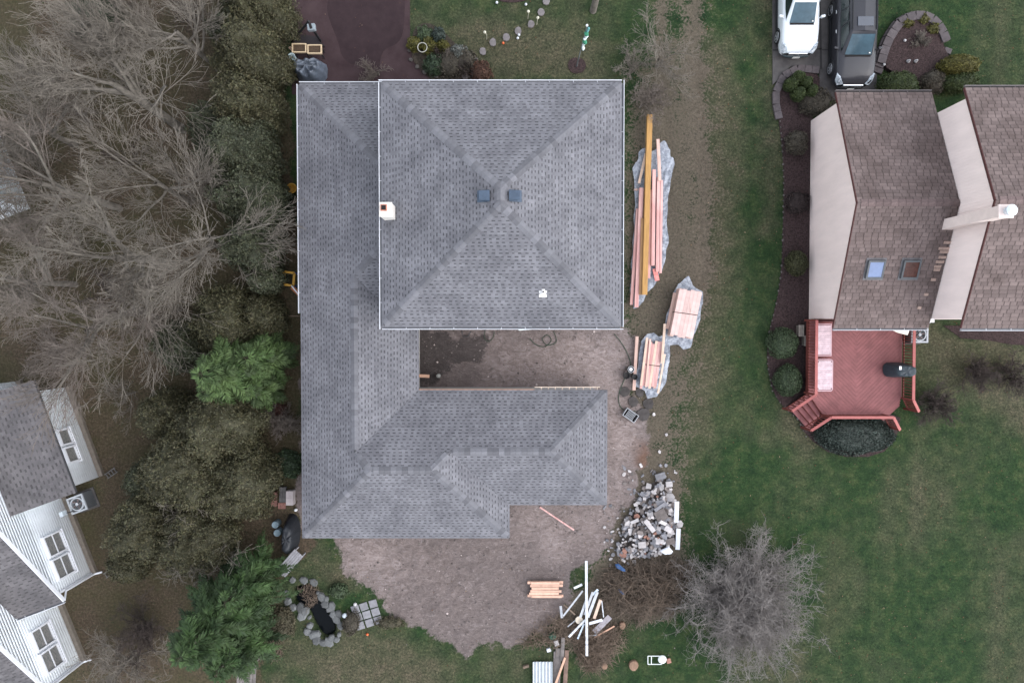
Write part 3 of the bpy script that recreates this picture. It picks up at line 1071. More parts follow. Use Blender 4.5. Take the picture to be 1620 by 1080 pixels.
# stepped pale shingles beside the upper wall
mb_list = [(1488, 386, 11), (1482, 395, 18), (1484, 400, 16), (1482, 408, 12), (1480, 415, 13), (1478, 422, 11), (1478, 427, 10), (1476, 442, 8), (1470, 465, 7), (1464, 486, 6)]
vv = Vector((0, 1, ptA)).normalized()
nn = Vector((0, -ptA, 1)).normalized()
for px_, py_, w in mb_list:
    p = P(px_, py_, 3.6)
    c = Vector((min(p.x, 18.3), p.y, zA(p.y)))
    mb = MB()
    mb.box(nn * 0.025, (w * 0.027, 0.12, 0.012), uy=vv, uz=nn)
    o = link('step_shingle', mb.mesh('step_shingle'), mat('pale_step_shingle', (0.32, 0.23, 0.19), 0.9, 0.2, 8), tan)
    o.location = c - ORG[tan]
# downspout elbow, corner trim and a wall lamp under the upper block
mb = MB()
mb.prism([(14.29, -0.0 + 0.3), (14.45, 0.3), (14.45, 0.18), (14.29, 0.18)], 0.3, 2.7)
mb.build('corner_board', TRIM_R, tan)
mb = MB()
mb.box((18.62, 0.22, 2.55), (0.36, 0.16, 0.12))
mb.box((18.62, 0.16, 2.40), (0.10, 0.10, 0.25))
mb.build('floodlight', mat('white_plastic', (0.72, 0.72, 0.74), 0.5, 0.05), tan)
mb = MB()
q = [P(1406, 519, 1.9), P(1440, 519, 1.9), P(1436, 530, 1.8), P(1420, 526, 1.85)]
mb.faces([tuple(a) for a in q] + [(a.x, a.y, a.z - 0.05) for a in q], [(3, 2, 1, 0), (4, 5, 6, 7), (0, 1, 5, 4), (1, 2, 6, 5), (2, 3, 7, 6), (3, 0, 4, 7)])
mb.build('door_hood', mat('cream_panel', (0.62, 0.56, 0.48), 0.6, 0.06), tan)

# ---------------------------------------------------------------- red deck
DECK_M = mat('red_deck_stain', (0.195, 0.074, 0.074), 0.75, 0.16, 2, 0.15, 40, objrand=0.07, stretch=(1, 1, 1))
RAIL_M = mat('bright_red_rail', (0.29, 0.090, 0.082), 0.65, 0.10, 5)
BAL_M = mat('red_baluster_stain', (0.15, 0.040, 0.032), 0.7, 0.15, 5)
deck = thing('deck', (16.2, -1.8, 0), 'red stained wooden deck behind the tan house', 'deck')
DZ, RZ = 0.75, 1.68
dp = [(14.02, 0.30), (14.02, -3.20), (14.72, -4.20), (17.56, -4.20), (18.44, -3.42), (18.44, 0.30)]
mb = MB()
mb.prism([(x, y) for x, y in dp], DZ - 0.30, DZ - 0.042)
mb.build('deck_frame', BAL_M, deck)
seam = P(1355, 600, DZ).x
for side in (-1, 1):
    half = clip_poly([(x, y) for x, y in dp], side * -1, 0, -side * seam) if side == 1 else clip_poly([(x, y) for x, y in dp], 1, 0, seam)
    n_ = Vector((1, 1, 0)).normalized() if side == -1 else Vector((-1, 1, 0)).normalized()
    ks = [n_.x * x + n_.y * y for x, y in half]
    k = min(ks)
    while k < max(ks):
        q = clip_poly(clip_poly(half, n_.x, n_.y, k + 0.137), -n_.x, -n_.y, -k - 0.002)
        if len(q) >= 3:
            area = abs(sum(q[i][0] * q[(i + 1) % len(q)][1] - q[(i + 1) % len(q)][0] * q[i][1] for i in range(len(q)))) / 2
            if area > 0.004:
                mb = MB()
                mb.prism(q, DZ - 0.04, DZ)
                mb.build('plank', DECK_M, deck)
        k += 0.142
def rail(a, b, za, zb, base_a, base_b, posts=(True, True), bal=True, capw=0.125):
    """railing run: cap from a to b (xy), cap heights za, zb, feet at base_a, base_b"""
    a3, b3 = Vector((a[0], a[1], za)), Vector((b[0], b[1], zb))
    mb = MB()
    mb.bar(a3, b3, capw, 0.035)
    mb.build('hand_rail', RAIL_M, deck)
    dd = b3 - a3
    L = math.hypot(dd.x, dd.y)
    for lo in (0.10, 0.80):
        mb = MB()
        pa = Vector((a[0], a[1], base_a + lo if lo < 0.5 else za - 0.08))
        pb = Vector((b[0], b[1], base_b + lo if lo < 0.5 else zb - 0.08))
        mb.bar(pa, pb, 0.035, 0.08)
        mb.build('lower_rail', BAL_M, deck)
    for i, on in enumerate(posts):
        if on:
            q, zb0, zt = (a, base_a, za) if i == 0 else (b, base_b, zb)
            mb = MB()
            mb.box((q[0], q[1], (zb0 - 0.3 + zt - 0.02) / 2), (0.09, 0.09, zt - 0.02 - zb0 + 0.3))
            mb.build('post', BAL_M, deck)
    if bal:
        n = max(2, int(L / 0.135))
        for i in range(1, n):
            t = i / n
            x, y = a[0] + dd.x * t, a[1] + dd.y * t
            z0_, z1_ = base_a + (base_b - base_a) * t + 0.06, za + (zb - za) * t - 0.03
            mb = MB()
            mb.box((x, y, (z0_ + z1_) / 2), (0.035, 0.035, z1_ - z0_), rz=math.atan2(dd.y, dd.x))
            mb.build('baluster', BAL_M, deck)
def xyz(px_, py_, z):
    p = P(px_, py_, z)
    return (p.x, p.y)
rail((13.98, 0.25), (13.98, -3.18), RZ, RZ, DZ, DZ)
rail((14.70, -4.22), (17.56, -4.22), RZ, RZ, DZ, DZ)
rail((18.46, 0.0), (18.46, -3.42), RZ, RZ, DZ, DZ)
s1 = xyz(1254, 650, 1.15)
s2 = xyz(1284, 681, 1.15)
rail((13.98, -3.18), s1, RZ, 1.12, DZ, 0.15, (False, True))
rail((14.70, -4.22), s2, RZ, 1.12, DZ, 0.15, (False, True))
e1 = xyz(1454, 651, 1.2)
e2 = xyz(1424, 680, 1.2)
rail((18.46, -3.42), e1, RZ, 1.2, DZ, 0.2, (False, True), True)
rail((17.56, -4.22), e2, RZ, 1.2, DZ, 0.2, (False, True), True)
def treads(a, b, a2, b2, n, label=None):
    """steps going down from edge a-b to edge a2-b2"""
    A0, B0, A1, B1 = [Vector((*q, 0)) for q in (a, b, a2, b2)]
    for i in range(n):
        t0, t1 = (i + 0.06) / n, (i + 1) / n
        z = DZ - (DZ - 0.05) * (i + 1) / (n + 0.6)
        q = [A0.lerp(A1, t0), B0.lerp(B1, t0), B0.lerp(B1, t1), A0.lerp(A1, t1)]
        mb = MB()
        mb.prism([(p.x, p.y) for p in q], z - 0.04, z)
        mb.build('tread', DECK_M, deck)
        q = [A0.lerp(A1, t0 - 0.05 / n), B0.lerp(B1, t0 - 0.05 / n), B0.lerp(B1, t0), A0.lerp(A1, t0)]
        mb = MB()
        mb.prism([(p.x, p.y) for p in q], z - 0.04, z + 0.13)
        mb.build('riser', BAL_M, deck)
treads((14.06, -3.26), (14.68, -4.14), xyz(1246, 643, 0.1), xyz(1280, 681, 0.1), 4)
treads((17.60, -4.20), (18.42, -3.44), (17.90, -4.60), (18.70, -3.85), 3)

# two pale woven loungers against the left railing
def lounger(px0, py0, px1, py1, label, rounded):
    a, b = P(px0, py0, 1.15), P(px1, py1, 1.15)
    cx, cy = (a.x + b.x) / 2, (a.y + b.y) / 2
    w, l = b.x - a.x, a.y - b.y
    t = thing('patio_lounger', (cx, cy, DZ), label, 'lounger', 'loungers on the red deck')
    zt = 1.10
    FR = mat('pale_pink_frame', (0.48, 0.32, 0.34), 0.5, 0.08)
    mb = MB()
    for s_ in (-1, 1):
        mb.box((cx + s_ * (w / 2 - 0.02), cy, zt), (0.04, l - (0.16 if rounded else 0), 0.05))
        mb.box((cx, cy + s_ * (l / 2 - 0.02), zt), (w - (0.16 if rounded else 0.08), 0.04, 0.05))
    if rounded:
        for sx in (-1, 1):
            for sy in (-1, 1):
                mb.bar((cx + sx * (w / 2 - 0.02), cy + sy * (l / 2 - 0.085), zt), (cx + sx * (w / 2 - 0.085), cy + sy * (l / 2 - 0.02), zt), 0.04, 0.05)
    mb.build('frame', FR, t)
    n = int((l - 0.12) / 0.085)
    for i in range(n):
        y = cy - l / 2 + 0.07 + (i + 0.5) * (l - 0.14) / n
        mb = MB()
        ww = w - 0.07 - (0.10 if rounded and i in (0, n - 1) else 0)
        mb.box((cx, y, zt + 0.012), (ww, 0.078, 0.012))
        mb.build('strap', mat('pale_pink_strap', (0.50, 0.385, 0.41), 0.6, 0.18, 7, objrand=0.08), t)
    for sx in (-1, 1):
        for sy in (-1, 1):
            mb = MB()
            mb.box((cx + sx * (w / 2 - 0.06), cy + sy * (l / 2 - 0.10), (DZ + zt) / 2 - 0.01), (0.035, 0.035, zt - DZ - 0.02))
            mb.build('leg', FR, t)
lounger(1293, 512, 1316, 563, 'pale pink strap lounger with square ends nearer the tan house', False)
lounger(1293, 568, 1318, 619, 'pale pink strap lounger with rounded ends nearer the deck stairs', True)

def dome_mesh(outline, zbase, ztop, rings=9, wr=0.05, seed=0, power=2.4, flat=0.5, centre=None):
    """soft covered shape: outline (xy list, star shaped) rising from zbase to ztop"""
    pts = resample([Vector((p[0], p[1], 0)) for p in outline], 0.09)
    n = len(pts)
    c = centre if centre is not None else sum(pts, Vector()) / n
    c = Vector((c[0], c[1], 0))
    V, F = [], []
    for r in range(rings + 1):
        k = 1 - r / rings
        for i, p in enumerate(pts):
            q = c + (p - c) * (k if r else 1)
            h = (1 - k ** power)
            h = min(1, h / flat) if flat else h
            s_ = wr * (fbm(np.array([q.x * 5 + seed]), np.array([q.y * 5]), seed, 3)[0] - 0.5) * 2 * (0.25 + h)
            fold = wr * 0.6 * math.sin(i * 0.9 + 3 * math.sin(i * 0.31 + seed)) * k * (1 - k) * 4
            V.append((q.x, q.y, zbase + (ztop - zbase) * h + s_ + fold))
    for r in range(rings):
        for i in range(n):
            F.append((r * n + i, r * n + (i + 1) % n, (r + 1) * n + (i + 1) % n, (r + 1) * n + i))
    return V, F
# covered barbecue
t = thing('covered_barbecue', P(1426, 590, DZ), 'barbecue under a dark slate cover on the red deck', 'barbecue')
V, F = dome_mesh([(p.x, p.y) for p in smooth_closed(PX([(1404, 578), (1412, 573), (1444, 575), (1447, 586), (1444, 597), (1412, 598), (1404, 592)], 1.2), 1)], DZ + 0.05, 1.75, 10, 0.03, 5, 3.0, 0.7)
from_np('cover', V, F, mat('slate_cover', (0.022, 0.032, 0.040), 0.55, 0.15, 5, 0.3, 15), t, smooth=True)
mb = MB()
lp = P(1425, 582, 1.80)
mb.box((lp.x, lp.y, 1.775), (0.10, 0.16, 0.012))
mb.build('cover_tag', mat('white_tag', (0.75, 0.75, 0.78), 0.5), t)
for sx in (-1, 1):
    mb = MB()
    p = P(1426, 590, DZ)
    mb.box((p.x + sx * 0.35, p.y, DZ + 0.06), (0.06, 0.4, 0.12))
    mb.build('wheel_foot', MATS['soot_black'], t)
# air conditioner next to the deck
def ac_unit(px_, py_, size, h, label, rz=0.0, parent_m=None):
    p = P(px_, py_, h)
    t = thing('air_conditioner', (p.x, p.y, 0), label, 'air conditioner', 'outdoor air conditioners')
    AC = mat('grey_ac_enamel', (0.34, 0.36, 0.38), 0.5, 0.1, 4)
    c = Vector((p.x, p.y, 0))
    ux, uy = Vector((math.cos(rz), math.sin(rz), 0)), Vector((-math.sin(rz), math.cos(rz), 0))
    mb = MB()
    mb.box(c + Vector((0, 0, h / 2)), (size, size, h - 0.08), ux=ux, uy=uy)
    mb.build('cabinet', mat('dark_ac_louvre', (0.10, 0.105, 0.11), 0.6, 0.2, 20, stretch=(1, 1, 12)), t, bevel=0.03)
    mb = MB()
    for s_ in (-1, 1):
        mb.box(c + ux * (s_ * (size / 2 - 0.04)) + Vector((0, 0, h)), (0.08, size, 0.07), ux=ux, uy=uy)
        mb.box(c + uy * (s_ * (size / 2 - 0.04)) + Vector((0, 0, h)), (size - 0.16, 0.08, 0.07), ux=ux, uy=uy)
    mb.build('top_rim', AC, t)
    mb = MB()
    mb.lathe([(size * 0.40, 0), (size * 0.40, 0.04), (size * 0.34, 0.045), (size * 0.33, 0.0)], c + Vector((0, 0, h - 0.02)), 24)
    mb.build('fan_shroud', AC, t)
    mb = MB()
    for k in range(5):
        a = k * 2 * math.pi / 5
        d = Vector((math.cos(a), math.sin(a), 0))
        e = Vector((-math.sin(a), math.cos(a), 0))
        mb.poly([c + d * 0.05 - e * 0.04 + Vector((0, 0, h - 0.03)), c + d * size * 0.31 - e * 0.07 + Vector((0, 0, h - 0.04)), c + d * size * 0.31 + e * 0.07 + Vector((0, 0, h + 0.0)), c + d * 0.05 + e * 0.04 + Vector((0, 0, h - 0.01))])
    mb.build('fan', mat('fan_brown', (0.10, 0.05, 0.04), 0.6), t)
    mb = MB()
    mb.lathe([(0.07, 0), (0.07, 0.03), (0.02, 0.05)], c + Vector((0, 0, h)), 12)
    mb.build('fan_motor', AC, t)
    for k in range(4):
        mb = MB()
        r = size * (0.10 + 0.075 * k)
        pts = [c + Vector((r * math.cos(a), r * math.sin(a), h + 0.03)) for a in np.linspace(0, 2 * math.pi, 25)]
        mb.tube(pts, 0.006, 4, caps=False)
        mb.build('guard_ring', AC, t)
    mb = MB()
    mb.box(c + Vector((0, 0, 0.03)), (size + 0.2, size + 0.2, 0.06), ux=ux, uy=uy)
    mb.build('pad', CONC, t)
    return t
ac_unit(1455, 529, 0.78, 0.85, 'grey air conditioner beside the red deck railing')
# ---------------------------------------------------------------- white sided houses at the left edge
WSID = mat('white_vinyl_siding', (0.85, 0.89, 0.93), 0.6, 0.06, 1.6, tint=True, stretch=(1, 1, 0.4))
SH_DK = mat('taupe_shingle', (0.075, 0.071, 0.074), 0.92, 0, 0.9, 0.25, 90, tint=True, col2=(0.112, 0.105, 0.108), detail=8, spec=0.2)
FND = mat('block_foundation', (0.14, 0.12, 0.10), 0.9, 0.15, 6, 0.3)
DIR = Vector((0.359, -0.933, 0)).normalized()        # along the facades, towards the bottom of the plan
OUT = Vector((0.933, 0.359, 0)).normalized()         # out of the facades
white = thing('white_house', P(150, 760), 'white sided house with dark grey stepped gable roofs at the left edge', 'house')
def lap_wall(O, u, profile, parent, out, course=0.15):
    """lapped boards on a wall polygon given as (along, z) points"""
    V, F, T = [], [], []
    zs = [p[1] for p in profile]
    z = min(zs)
    R = random.Random(5)
    while z < max(zs) - 1e-3:
        z1 = min(z + course, max(zs))
        s0, s1 = spans(profile, z + 0.004), spans(profile, z1 - 0.004)
        if len(s0) != len(s1):
            s0 = s1 = spans(profile, (z + z1) / 2)
        for (a0, b0), (a1, b1) in zip(s0, s1):
            t = 1 + R.uniform(-0.012, 0.012)
            i = len(V)
            V += [tuple(O + u * a0 + out * 0.005 + Vector((0, 0, z))), tuple(O + u * b0 + out * 0.005 + Vector((0, 0, z))),
                  tuple(O + u * b1 + out * 0.004 + Vector((0, 0, z1))), tuple(O + u * a1 + out * 0.004 + Vector((0, 0, z1))),
                  tuple(O + u * a0 + out * 0.002 + Vector((0, 0, z))), tuple(O + u * b0 + out * 0.002 + Vector((0, 0, z)))]
            F += [(i, i + 1, i + 2, i + 3), (i + 4, i + 5, i + 1, i)]
            T += [(t, t, t), (1, 1, 1)]
        z = z1
    o = from_np('siding', V, F, WSID, parent, T)
    o['kind'] = 'stuff'
    return o
def wall_body(O, u, profile, depth, out, parent, m=None):
    n = len(profile)
    mb = MB()
    fr = [O + u * a + Vector((0, 0, z)) for a, z in profile]
    bk = [p - out * depth for p in fr]
    mb.faces(fr + bk, [tuple(range(n)), tuple(reversed(range(n, 2 * n)))] + [(i, n + i, n + (i + 1) % n, (i + 1) % n) for i in range(n)])
    return mb.build('wall', m or WSID, parent)
def wall_window(O, u, out, a, z, w, h, parent, panes=2, label=None):
    """window with raised frame: a, z its lower corner"""
    c = O + u * (a + w / 2) + Vector((0, 0, z + h / 2))
    mb = MB()
    up = Vector((0, 0, 1))
    f = 0.075
    for s_ in (-1, 1):
        mb.box(c + u * (s_ * (w / 2 - f / 2)) + out * 0.06, (f, 0.12, h), ux=u, uy=out)
        mb.box(c + up * (s_ * (h / 2 - f / 2)) + out * 0.06, (w - 2 * f, 0.12, f), ux=u, uy=out)
    win = mb.build('window', WHITE_AL, parent)
    for k in range(panes):
        hh = (h - 2 * f) / panes
        mb = MB()
        mb.box(c + up * (-h / 2 + f + hh * (k + 0.5)) + out * (0.035 + 0.02 * (k % 2)), (w - 2 * f, 0.02, hh - 0.05), ux=u, uy=out)
        mb.build('pane', mat('curtained_glass', (0.07, 0.085, 0.085), 0.12, 0, 9, col2=(0.23, 0.21, 0.20), spec=0.6, stretch=(1, 1, 6)), win)
    if panes > 1:
        mb = MB()
        mb.box(c + out * 0.055, (w - 2 * f, 0.06, 0.055), ux=u, uy=out)
        mb.build('meeting_rail', WHITE_AL, win)
    mb = MB()
    mb.box(c + up * (-h / 2 - 0.03) + out * 0.07, (w + 0.1, 0.16, 0.05), ux=u, uy=out)
    mb.build('sill', WHITE_AL, win)
def foundation(O, u, out, L, parent):
    mb = MB()
    mb.box(O + u * (L / 2) + out * 0.10 + Vector((0, 0, 0.1)), (L, 0.22, 0.2), ux=u, uy=out)
    mb.build('foundation', FND, parent)
# wing A: one storey, eave towards us
A0 = P(107, 612)
A1 = P(160, 753)
LA = (A1 - A0).length
uA = (A1 - A0).normalized()
outA = Vector((-uA.y, uA.x, 0))
if outA.x < 0:
    outA = -outA
zeA, ptW = 2.55, 0.42
oA = 0.30
halfA = 4.2
profA = [(0, 0.2), (LA, 0.2), (LA, zeA + 0.02), (0, zeA + 0.02)]
wall_body(A0, uA, [(0, 0), (LA, 0), (LA, zeA), (0, zeA)], 2 * halfA - 0.6, outA, white)
lap_wall(A0, uA, profA, white, outA)
foundation(A0, uA, outA, LA, white)
def on(O, u, out, a, o, z):
    return tuple(O + u * a + out * o + Vector((0, 0, z)))
fE = [on(A0, uA, outA, -0.45, oA, zeA), on(A0, uA, outA, LA + 0.3, oA, zeA), on(A0, uA, outA, LA + 0.3, oA - halfA, zeA + ptW * halfA), on(A0, uA, outA, -0.45, oA - halfA, zeA + ptW * halfA)]
fW = [on(A0, uA, outA, LA + 0.3, oA - 2 * halfA, zeA), on(A0, uA, outA, -0.45, oA - 2 * halfA, zeA), on(A0, uA, outA, -0.45, oA - halfA, zeA + ptW * halfA), on(A0, uA, outA, LA + 0.3, oA - halfA, zeA + ptW * halfA)]
rfA = deck_faces([fE, fW], white, ROOFDECK, 'roof', thick=0.14)
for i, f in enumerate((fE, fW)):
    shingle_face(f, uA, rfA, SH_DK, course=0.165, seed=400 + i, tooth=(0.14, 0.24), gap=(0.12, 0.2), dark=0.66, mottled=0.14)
gutter([fE[0], fE[1]][::-1] if False else [fE[1], fE[0]][::-1], white, WHITE_AL)
# gable end of wing A
gA = A0 + uA * LA
mb = MB()
prof = [(0, zeA - 0.02), (-(2 * halfA - 0.6), zeA - 0.02), (-(halfA - oA), zeA + ptW * (halfA - oA) - 0.16)]
fr = [gA + outA * a + Vector((0, 0, z)) for a, z in prof]
bk = [p - uA * LA for p in fr]
mb.faces(fr + bk, [(0, 1, 2), (5, 4, 3), (0, 3, 4, 1), (1, 4, 5, 2), (2, 5, 3, 0)])
mb.build('gable', WSID, white)
wall_window(A0, uA, outA, LA * 0.42, 1.1, 0.78, 0.85, white, 1)
wall_window(A0, uA, outA, LA * 0.42 + 0.86, 1.1, 0.78, 0.85, white, 1)
# gable units B and C: tall gable wall facing us, ridge running away
def gable_unit(base0, base1, ze, half, pt, deep, seed, wins, over=0.35):
    B0, B1 = base0, base1
    u = (B1 - B0).normalized()
    L = (B1 - B0).length
    out = Vector((-u.y, u.x, 0))
    if out.x < 0:
        out = -out
    S = L                                   # wall ends at the lower end
    N0 = L - 2 * half
    zp = ze + pt * half
    prof = [(N0, 0.0), (S, 0.0), (S, ze), (S - half, zp), (N0, ze)]
    wall_body(B0, u, prof, deep, out, white)
    prof2 = [(N0, 0.2), (S, 0.2), (S, ze), (S - half, zp), (N0, ze)]
    lap_wall(B0, u, prof2, white, out)
    foundation(B0 + u * N0, u, out, S - N0, white)
    e = over
    zr = ze - pt * e + 0.15
    zq = zp + 0.15
    fs = [on(B0, u, out, S + e, 0.16, zr), on(B0, u, out, S + e, -deep - 0.2, zr), on(B0, u, out, S - half, -deep - 0.2, zq), on(B0, u, out, S - half, 0.16, zq)]
    fn = [on(B0, u, out, N0 - e, -deep - 0.2, zr), on(B0, u, out, N0 - e, 0.16, zr), on(B0, u, out, S - half, 0.16, zq), on(B0, u, out, S - half, -deep - 0.2, zq)]
    rf = deck_faces([fs, fn], white, ROOFDECK, 'roof', thick=0.12)
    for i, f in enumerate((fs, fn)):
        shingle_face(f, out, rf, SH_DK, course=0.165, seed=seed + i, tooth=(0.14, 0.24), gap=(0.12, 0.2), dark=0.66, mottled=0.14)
    mb = MB()
    mb.bar(Vector(fs[0]) + Vector((0, 0, -0.07)) + out * 0.005, Vector(fs[3]) + Vector((0, 0, -0.07)) + out * 0.005, 0.03, 0.19)
    mb.bar(Vector(fn[1]) + Vector((0, 0, -0.07)) + out * 0.005, Vector(fn[2]) + Vector((0, 0, -0.07)) + out * 0.005, 0.03, 0.19)
    mb.build('rake_board', WHITE_AL, white)
    gutter([fs[1], fs[0]], white, WHITE_AL)
    for a, z, w, h in wins:
        wall_window(B0, u, out, L + a, z, w, h, white, 2)
    # corner post
    mb = MB()
    mb.box(B0 + u * (S - 0.04) + out * 0.03 + Vector((0, 0, ze / 2 + 0.1)), (0.10, 0.07, ze - 0.25), ux=u, uy=out)
    mb.build('corner_board', WHITE_AL, white)
    # downspout
    mb = MB()
    d0 = B0 + u * (S + 0.02) + out * 0.10
    mb.tube([Vector(fs[0]) + Vector((0, 0, -0.1)), d0 + Vector((0, 0, ze - 0.5)), d0 + Vector((0, 0, 0.2)), d0 + out * 0.35 + u * 0.05 + Vector((0, 0, 0.1))], 0.045, 6)
    mb.build('downspout', WHITE_AL, white)
    return u, out
uB, outB = gable_unit(P(100, 782), P(149, 906), 2.75, 5.0, 0.50, 9.0, 420, [(-2.62, 1.15, 1.0, 1.25), (-1.52, 1.15, 1.0, 1.25)])
uC, outC = gable_unit(P(85, 930), P(132, 1044), 2.75, 5.0, 0.50, 9.0, 440, [(-2.62, 1.15, 1.0, 1.25), (-1.52, 1.15, 1.0, 1.25)])
# small vent hood, wall box and pipe on the facade
mb = MB()
c = P(100, 812, 1.35)
mb.box(c, (0.24, 0.16, 0.3), ux=uB, uy=outB)
mb.build('meter_box', mat('grey_meter_box', (0.40, 0.45, 0.48), 0.5), white)
mb = MB()
mb.tube([c + Vector((0.1, 0, -0.1)), P(122, 806, 0.6)], 0.025, 6)
mb.build('conduit', mat('dark_conduit', (0.06, 0.06, 0.065), 0.6), white)
ac_unit(122, 797, 0.80, 0.80, 'grey air conditioner against the white house wall', rz=math.atan2(outB.y, outB.x))
# splash blocks at the downspouts
for px_, py_, lab in ((174, 905, 'ladder shaped splash grate below the middle white gable'), (176, 748, 'grey splash block at the corner of the low white wing')):
    c = P(px_, py_, 0.12)
    t = thing('splash_block', (c.x, c.y, 0), lab, 'splash block')
    d = Vector((0.82, 0.57, 0)).normalized()
    e = Vector((-d.y, d.x, 0))
    for s_ in (-1, 1):
        mb = MB()
        mb.box(c + e * (s_ * 0.12), (0.6, 0.04, 0.06), ux=d, uy=e)
        mb.build('side_rail', mat('weathered_grey', (0.10, 0.095, 0.09), 0.8, 0.2), t)
    for k in range(4):
        mb = MB()
        mb.box(c + d * (-0.24 + 0.16 * k), (0.04, 0.20, 0.05), ux=d, uy=e)
        mb.build('rung', MATS['weathered_grey'], t)
# the farther white house at the upper left edge
far = thing('white_shed_house', P(20, 300), 'pale white wall of a house behind the bare branches at the left edge', 'house')
D1 = P(47, 330)
uD = DIR
D0 = D1 - uD * 5.0
wall_body(D0, uD, [(0, 0), (5.0, 0), (5.0, 2.6), (0, 2.6)], 7.0, OUT, far)
lap_wall(D0, uD, [(0, 0.1), (5.0, 0.1), (5.0, 2.6), (0, 2.6)], far, OUT)
fD = [on(D0, uD, OUT, -0.3, 0.3, 2.7), on(D0, uD, OUT, 5.3, 0.3, 2.7), on(D0, uD, OUT, 5.3, -3.5, 4.2), on(D0, uD, OUT, -0.3, -3.5, 4.2)]
gD = [on(D0, uD, OUT, 5.3, -7.3, 2.7), on(D0, uD, OUT, -0.3, -7.3, 2.7), on(D0, uD, OUT, -0.3, -3.5, 4.2), on(D0, uD, OUT, 5.3, -3.5, 4.2)]
rD = deck_faces([fD, gD], far, ROOFDECK, 'roof')
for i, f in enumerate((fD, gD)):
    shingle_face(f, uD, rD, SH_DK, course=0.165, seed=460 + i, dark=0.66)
gutter([fD[0], fD[1]], far, WHITE_AL)
# ---------------------------------------------------------------- vegetation
def tubes_np(lines, k):
    """many polylines [(pts Nx3, radii N)] -> one mesh of k-sided tubes"""
    Vs, Fs, off = [], [], 0
    ang = np.arange(k) * 2 * np.pi / k
    ca, sa = np.cos(ang), np.sin(ang)
    by_n = {}
    for pts, r in lines:
        by_n.setdefault(len(pts), []).append((pts, r))
    for n, group in by_n.items():
        A = np.array([g[0] for g in group])
        R = np.array([g[1] for g in group])
        D = np.empty_like(A)
        D[:, 1:-1] = A[:, 2:] - A[:, :-2]
        D[:, 0] = A[:, 1] - A[:, 0]
        D[:, -1] = A[:, -1] - A[:, -2]
        D /= np.linalg.norm(D, axis=2, keepdims=True) + 1e-9
        ref = np.array([0.31, 0.27, 0.11])
        U = np.cross(D, ref)
        U /= np.linalg.norm(U, axis=2, keepdims=True) + 1e-9
        W = np.cross(D, U)
        V = A[:, :, None, :] + (U[:, :, None, :] * ca[None, None, :, None] + W[:, :, None, :] * sa[None, None, :, None]) * R[:, :, None, None]
        m = len(group)
        Vs.append(V.reshape(-1, 3))
        base = (np.arange(m) * n * k)[:, None, None] + (np.arange(n - 1) * k)[None, :, None]
        j = np.arange(k)[None, None, :]
        j2 = (j + 1) % k
        F = np.stack([base + j, base + j2, base + k + j2, base + k + j], -1).reshape(-1, 4) + off
        Fs.append(F)
        off += m * n * k
    return np.vstack(Vs), np.vstack(Fs)

def grow(p, d, length, r, level, spec, out, R):
    """recursive bare branch: appends (level, pts, radii)"""
    nseg = spec['seg'][level]
    pts, rad = [p], [r]
    d = d.copy()
    st = length / nseg
    wig = spec['wig'][level]
    trop = spec['trop'][level]
    tip = spec['tip'][level]
    for i in range(nseg):
        d = d + R.normal(0, wig, 3)
        d[2] += trop
        d /= np.linalg.norm(d)
        p = p + d * st
        pts.append(p)
        rad.append(max(spec['rmin'], r * (1 - (1 - tip) * (i + 1) / nseg)))
    out.append((level, np.array(pts), np.array(rad)))
    if level + 1 >= len(spec['seg']):
        return
    n = spec['n'][level]
    n = max(2, int(round(n * R.uniform(0.8, 1.2))))
    for c in range(n):
        t = spec['from'][level] + (1 - spec['from'][level]) * (c + R.uniform(0, 1)) / n
        f = min(t, 0.999) * nseg
        i = int(f)
        q = pts[i] + (pts[i + 1] - pts[i]) * (f - i)
        dd = pts[i + 1] - pts[i]
        dd /= np.linalg.norm(dd)
        perp = np.cross(dd, R.normal(0, 1, 3))
        perp /= np.linalg.norm(perp) + 1e-9
        a = math.radians(R.uniform(*spec['ang'][level]))
        nd = dd * math.cos(a) + perp * math.sin(a)
        if spec.get('flat') and level >= 1:
            nd[2] = nd[2] * 0.6 + 0.08
            nd /= np.linalg.norm(nd)
        ln = length * R.uniform(*spec['len'][level]) * (1.15 - 0.5 * t)
        rr = max(spec['rmin'], (rad[i] * (1 - (f - i)) + rad[i + 1] * (f - i)) * R.uniform(*spec['rk'][level]))
        grow(q, nd, ln, rr, level + 1, spec, out, R)

TREE = dict(seg=[6, 7, 6, 4, 3], wig=[0.05, 0.07, 0.06, 0.07, 0.10], trop=[0.02, 0.05, 0.04, 0.03, 0.03], tip=[0.6, 0.35, 0.35, 0.5, 0.6],
            n=[7, 10, 7, 5], ang=[(25, 65), (18, 46), (16, 42), (16, 42)], len=[(0.90, 1.30), (0.45, 0.70), (0.45, 0.68), (0.45, 0.68)],
            rk=[(0.5, 0.68), (0.36, 0.5), (0.36, 0.5), (0.5, 0.7)], rmin=0.0065)
TREE['from'] = [0.38, 0.15, 0.12, 0.10]
BARK = mat('grey_brown_bark', (0.095, 0.084, 0.070), 0.9, 0, 3, 0.4, 25, col2=(0.19, 0.17, 0.145), objrand=0.08)
TWIG = mat('pale_grey_twig', (0.108, 0.093, 0.077), 0.9, 0, 1.5, col2=(0.195, 0.172, 0.145), objrand=0.06)
TWIG_R = mat('reddish_grey_twig', (0.108, 0.089, 0.075), 0.9, 0, 1.5, col2=(0.185, 0.155, 0.135), objrand=0.06)
TWIG_D = mat('dark_twig', (0.035, 0.027, 0.024), 0.9, 0, 3, col2=(0.080, 0.062, 0.055))
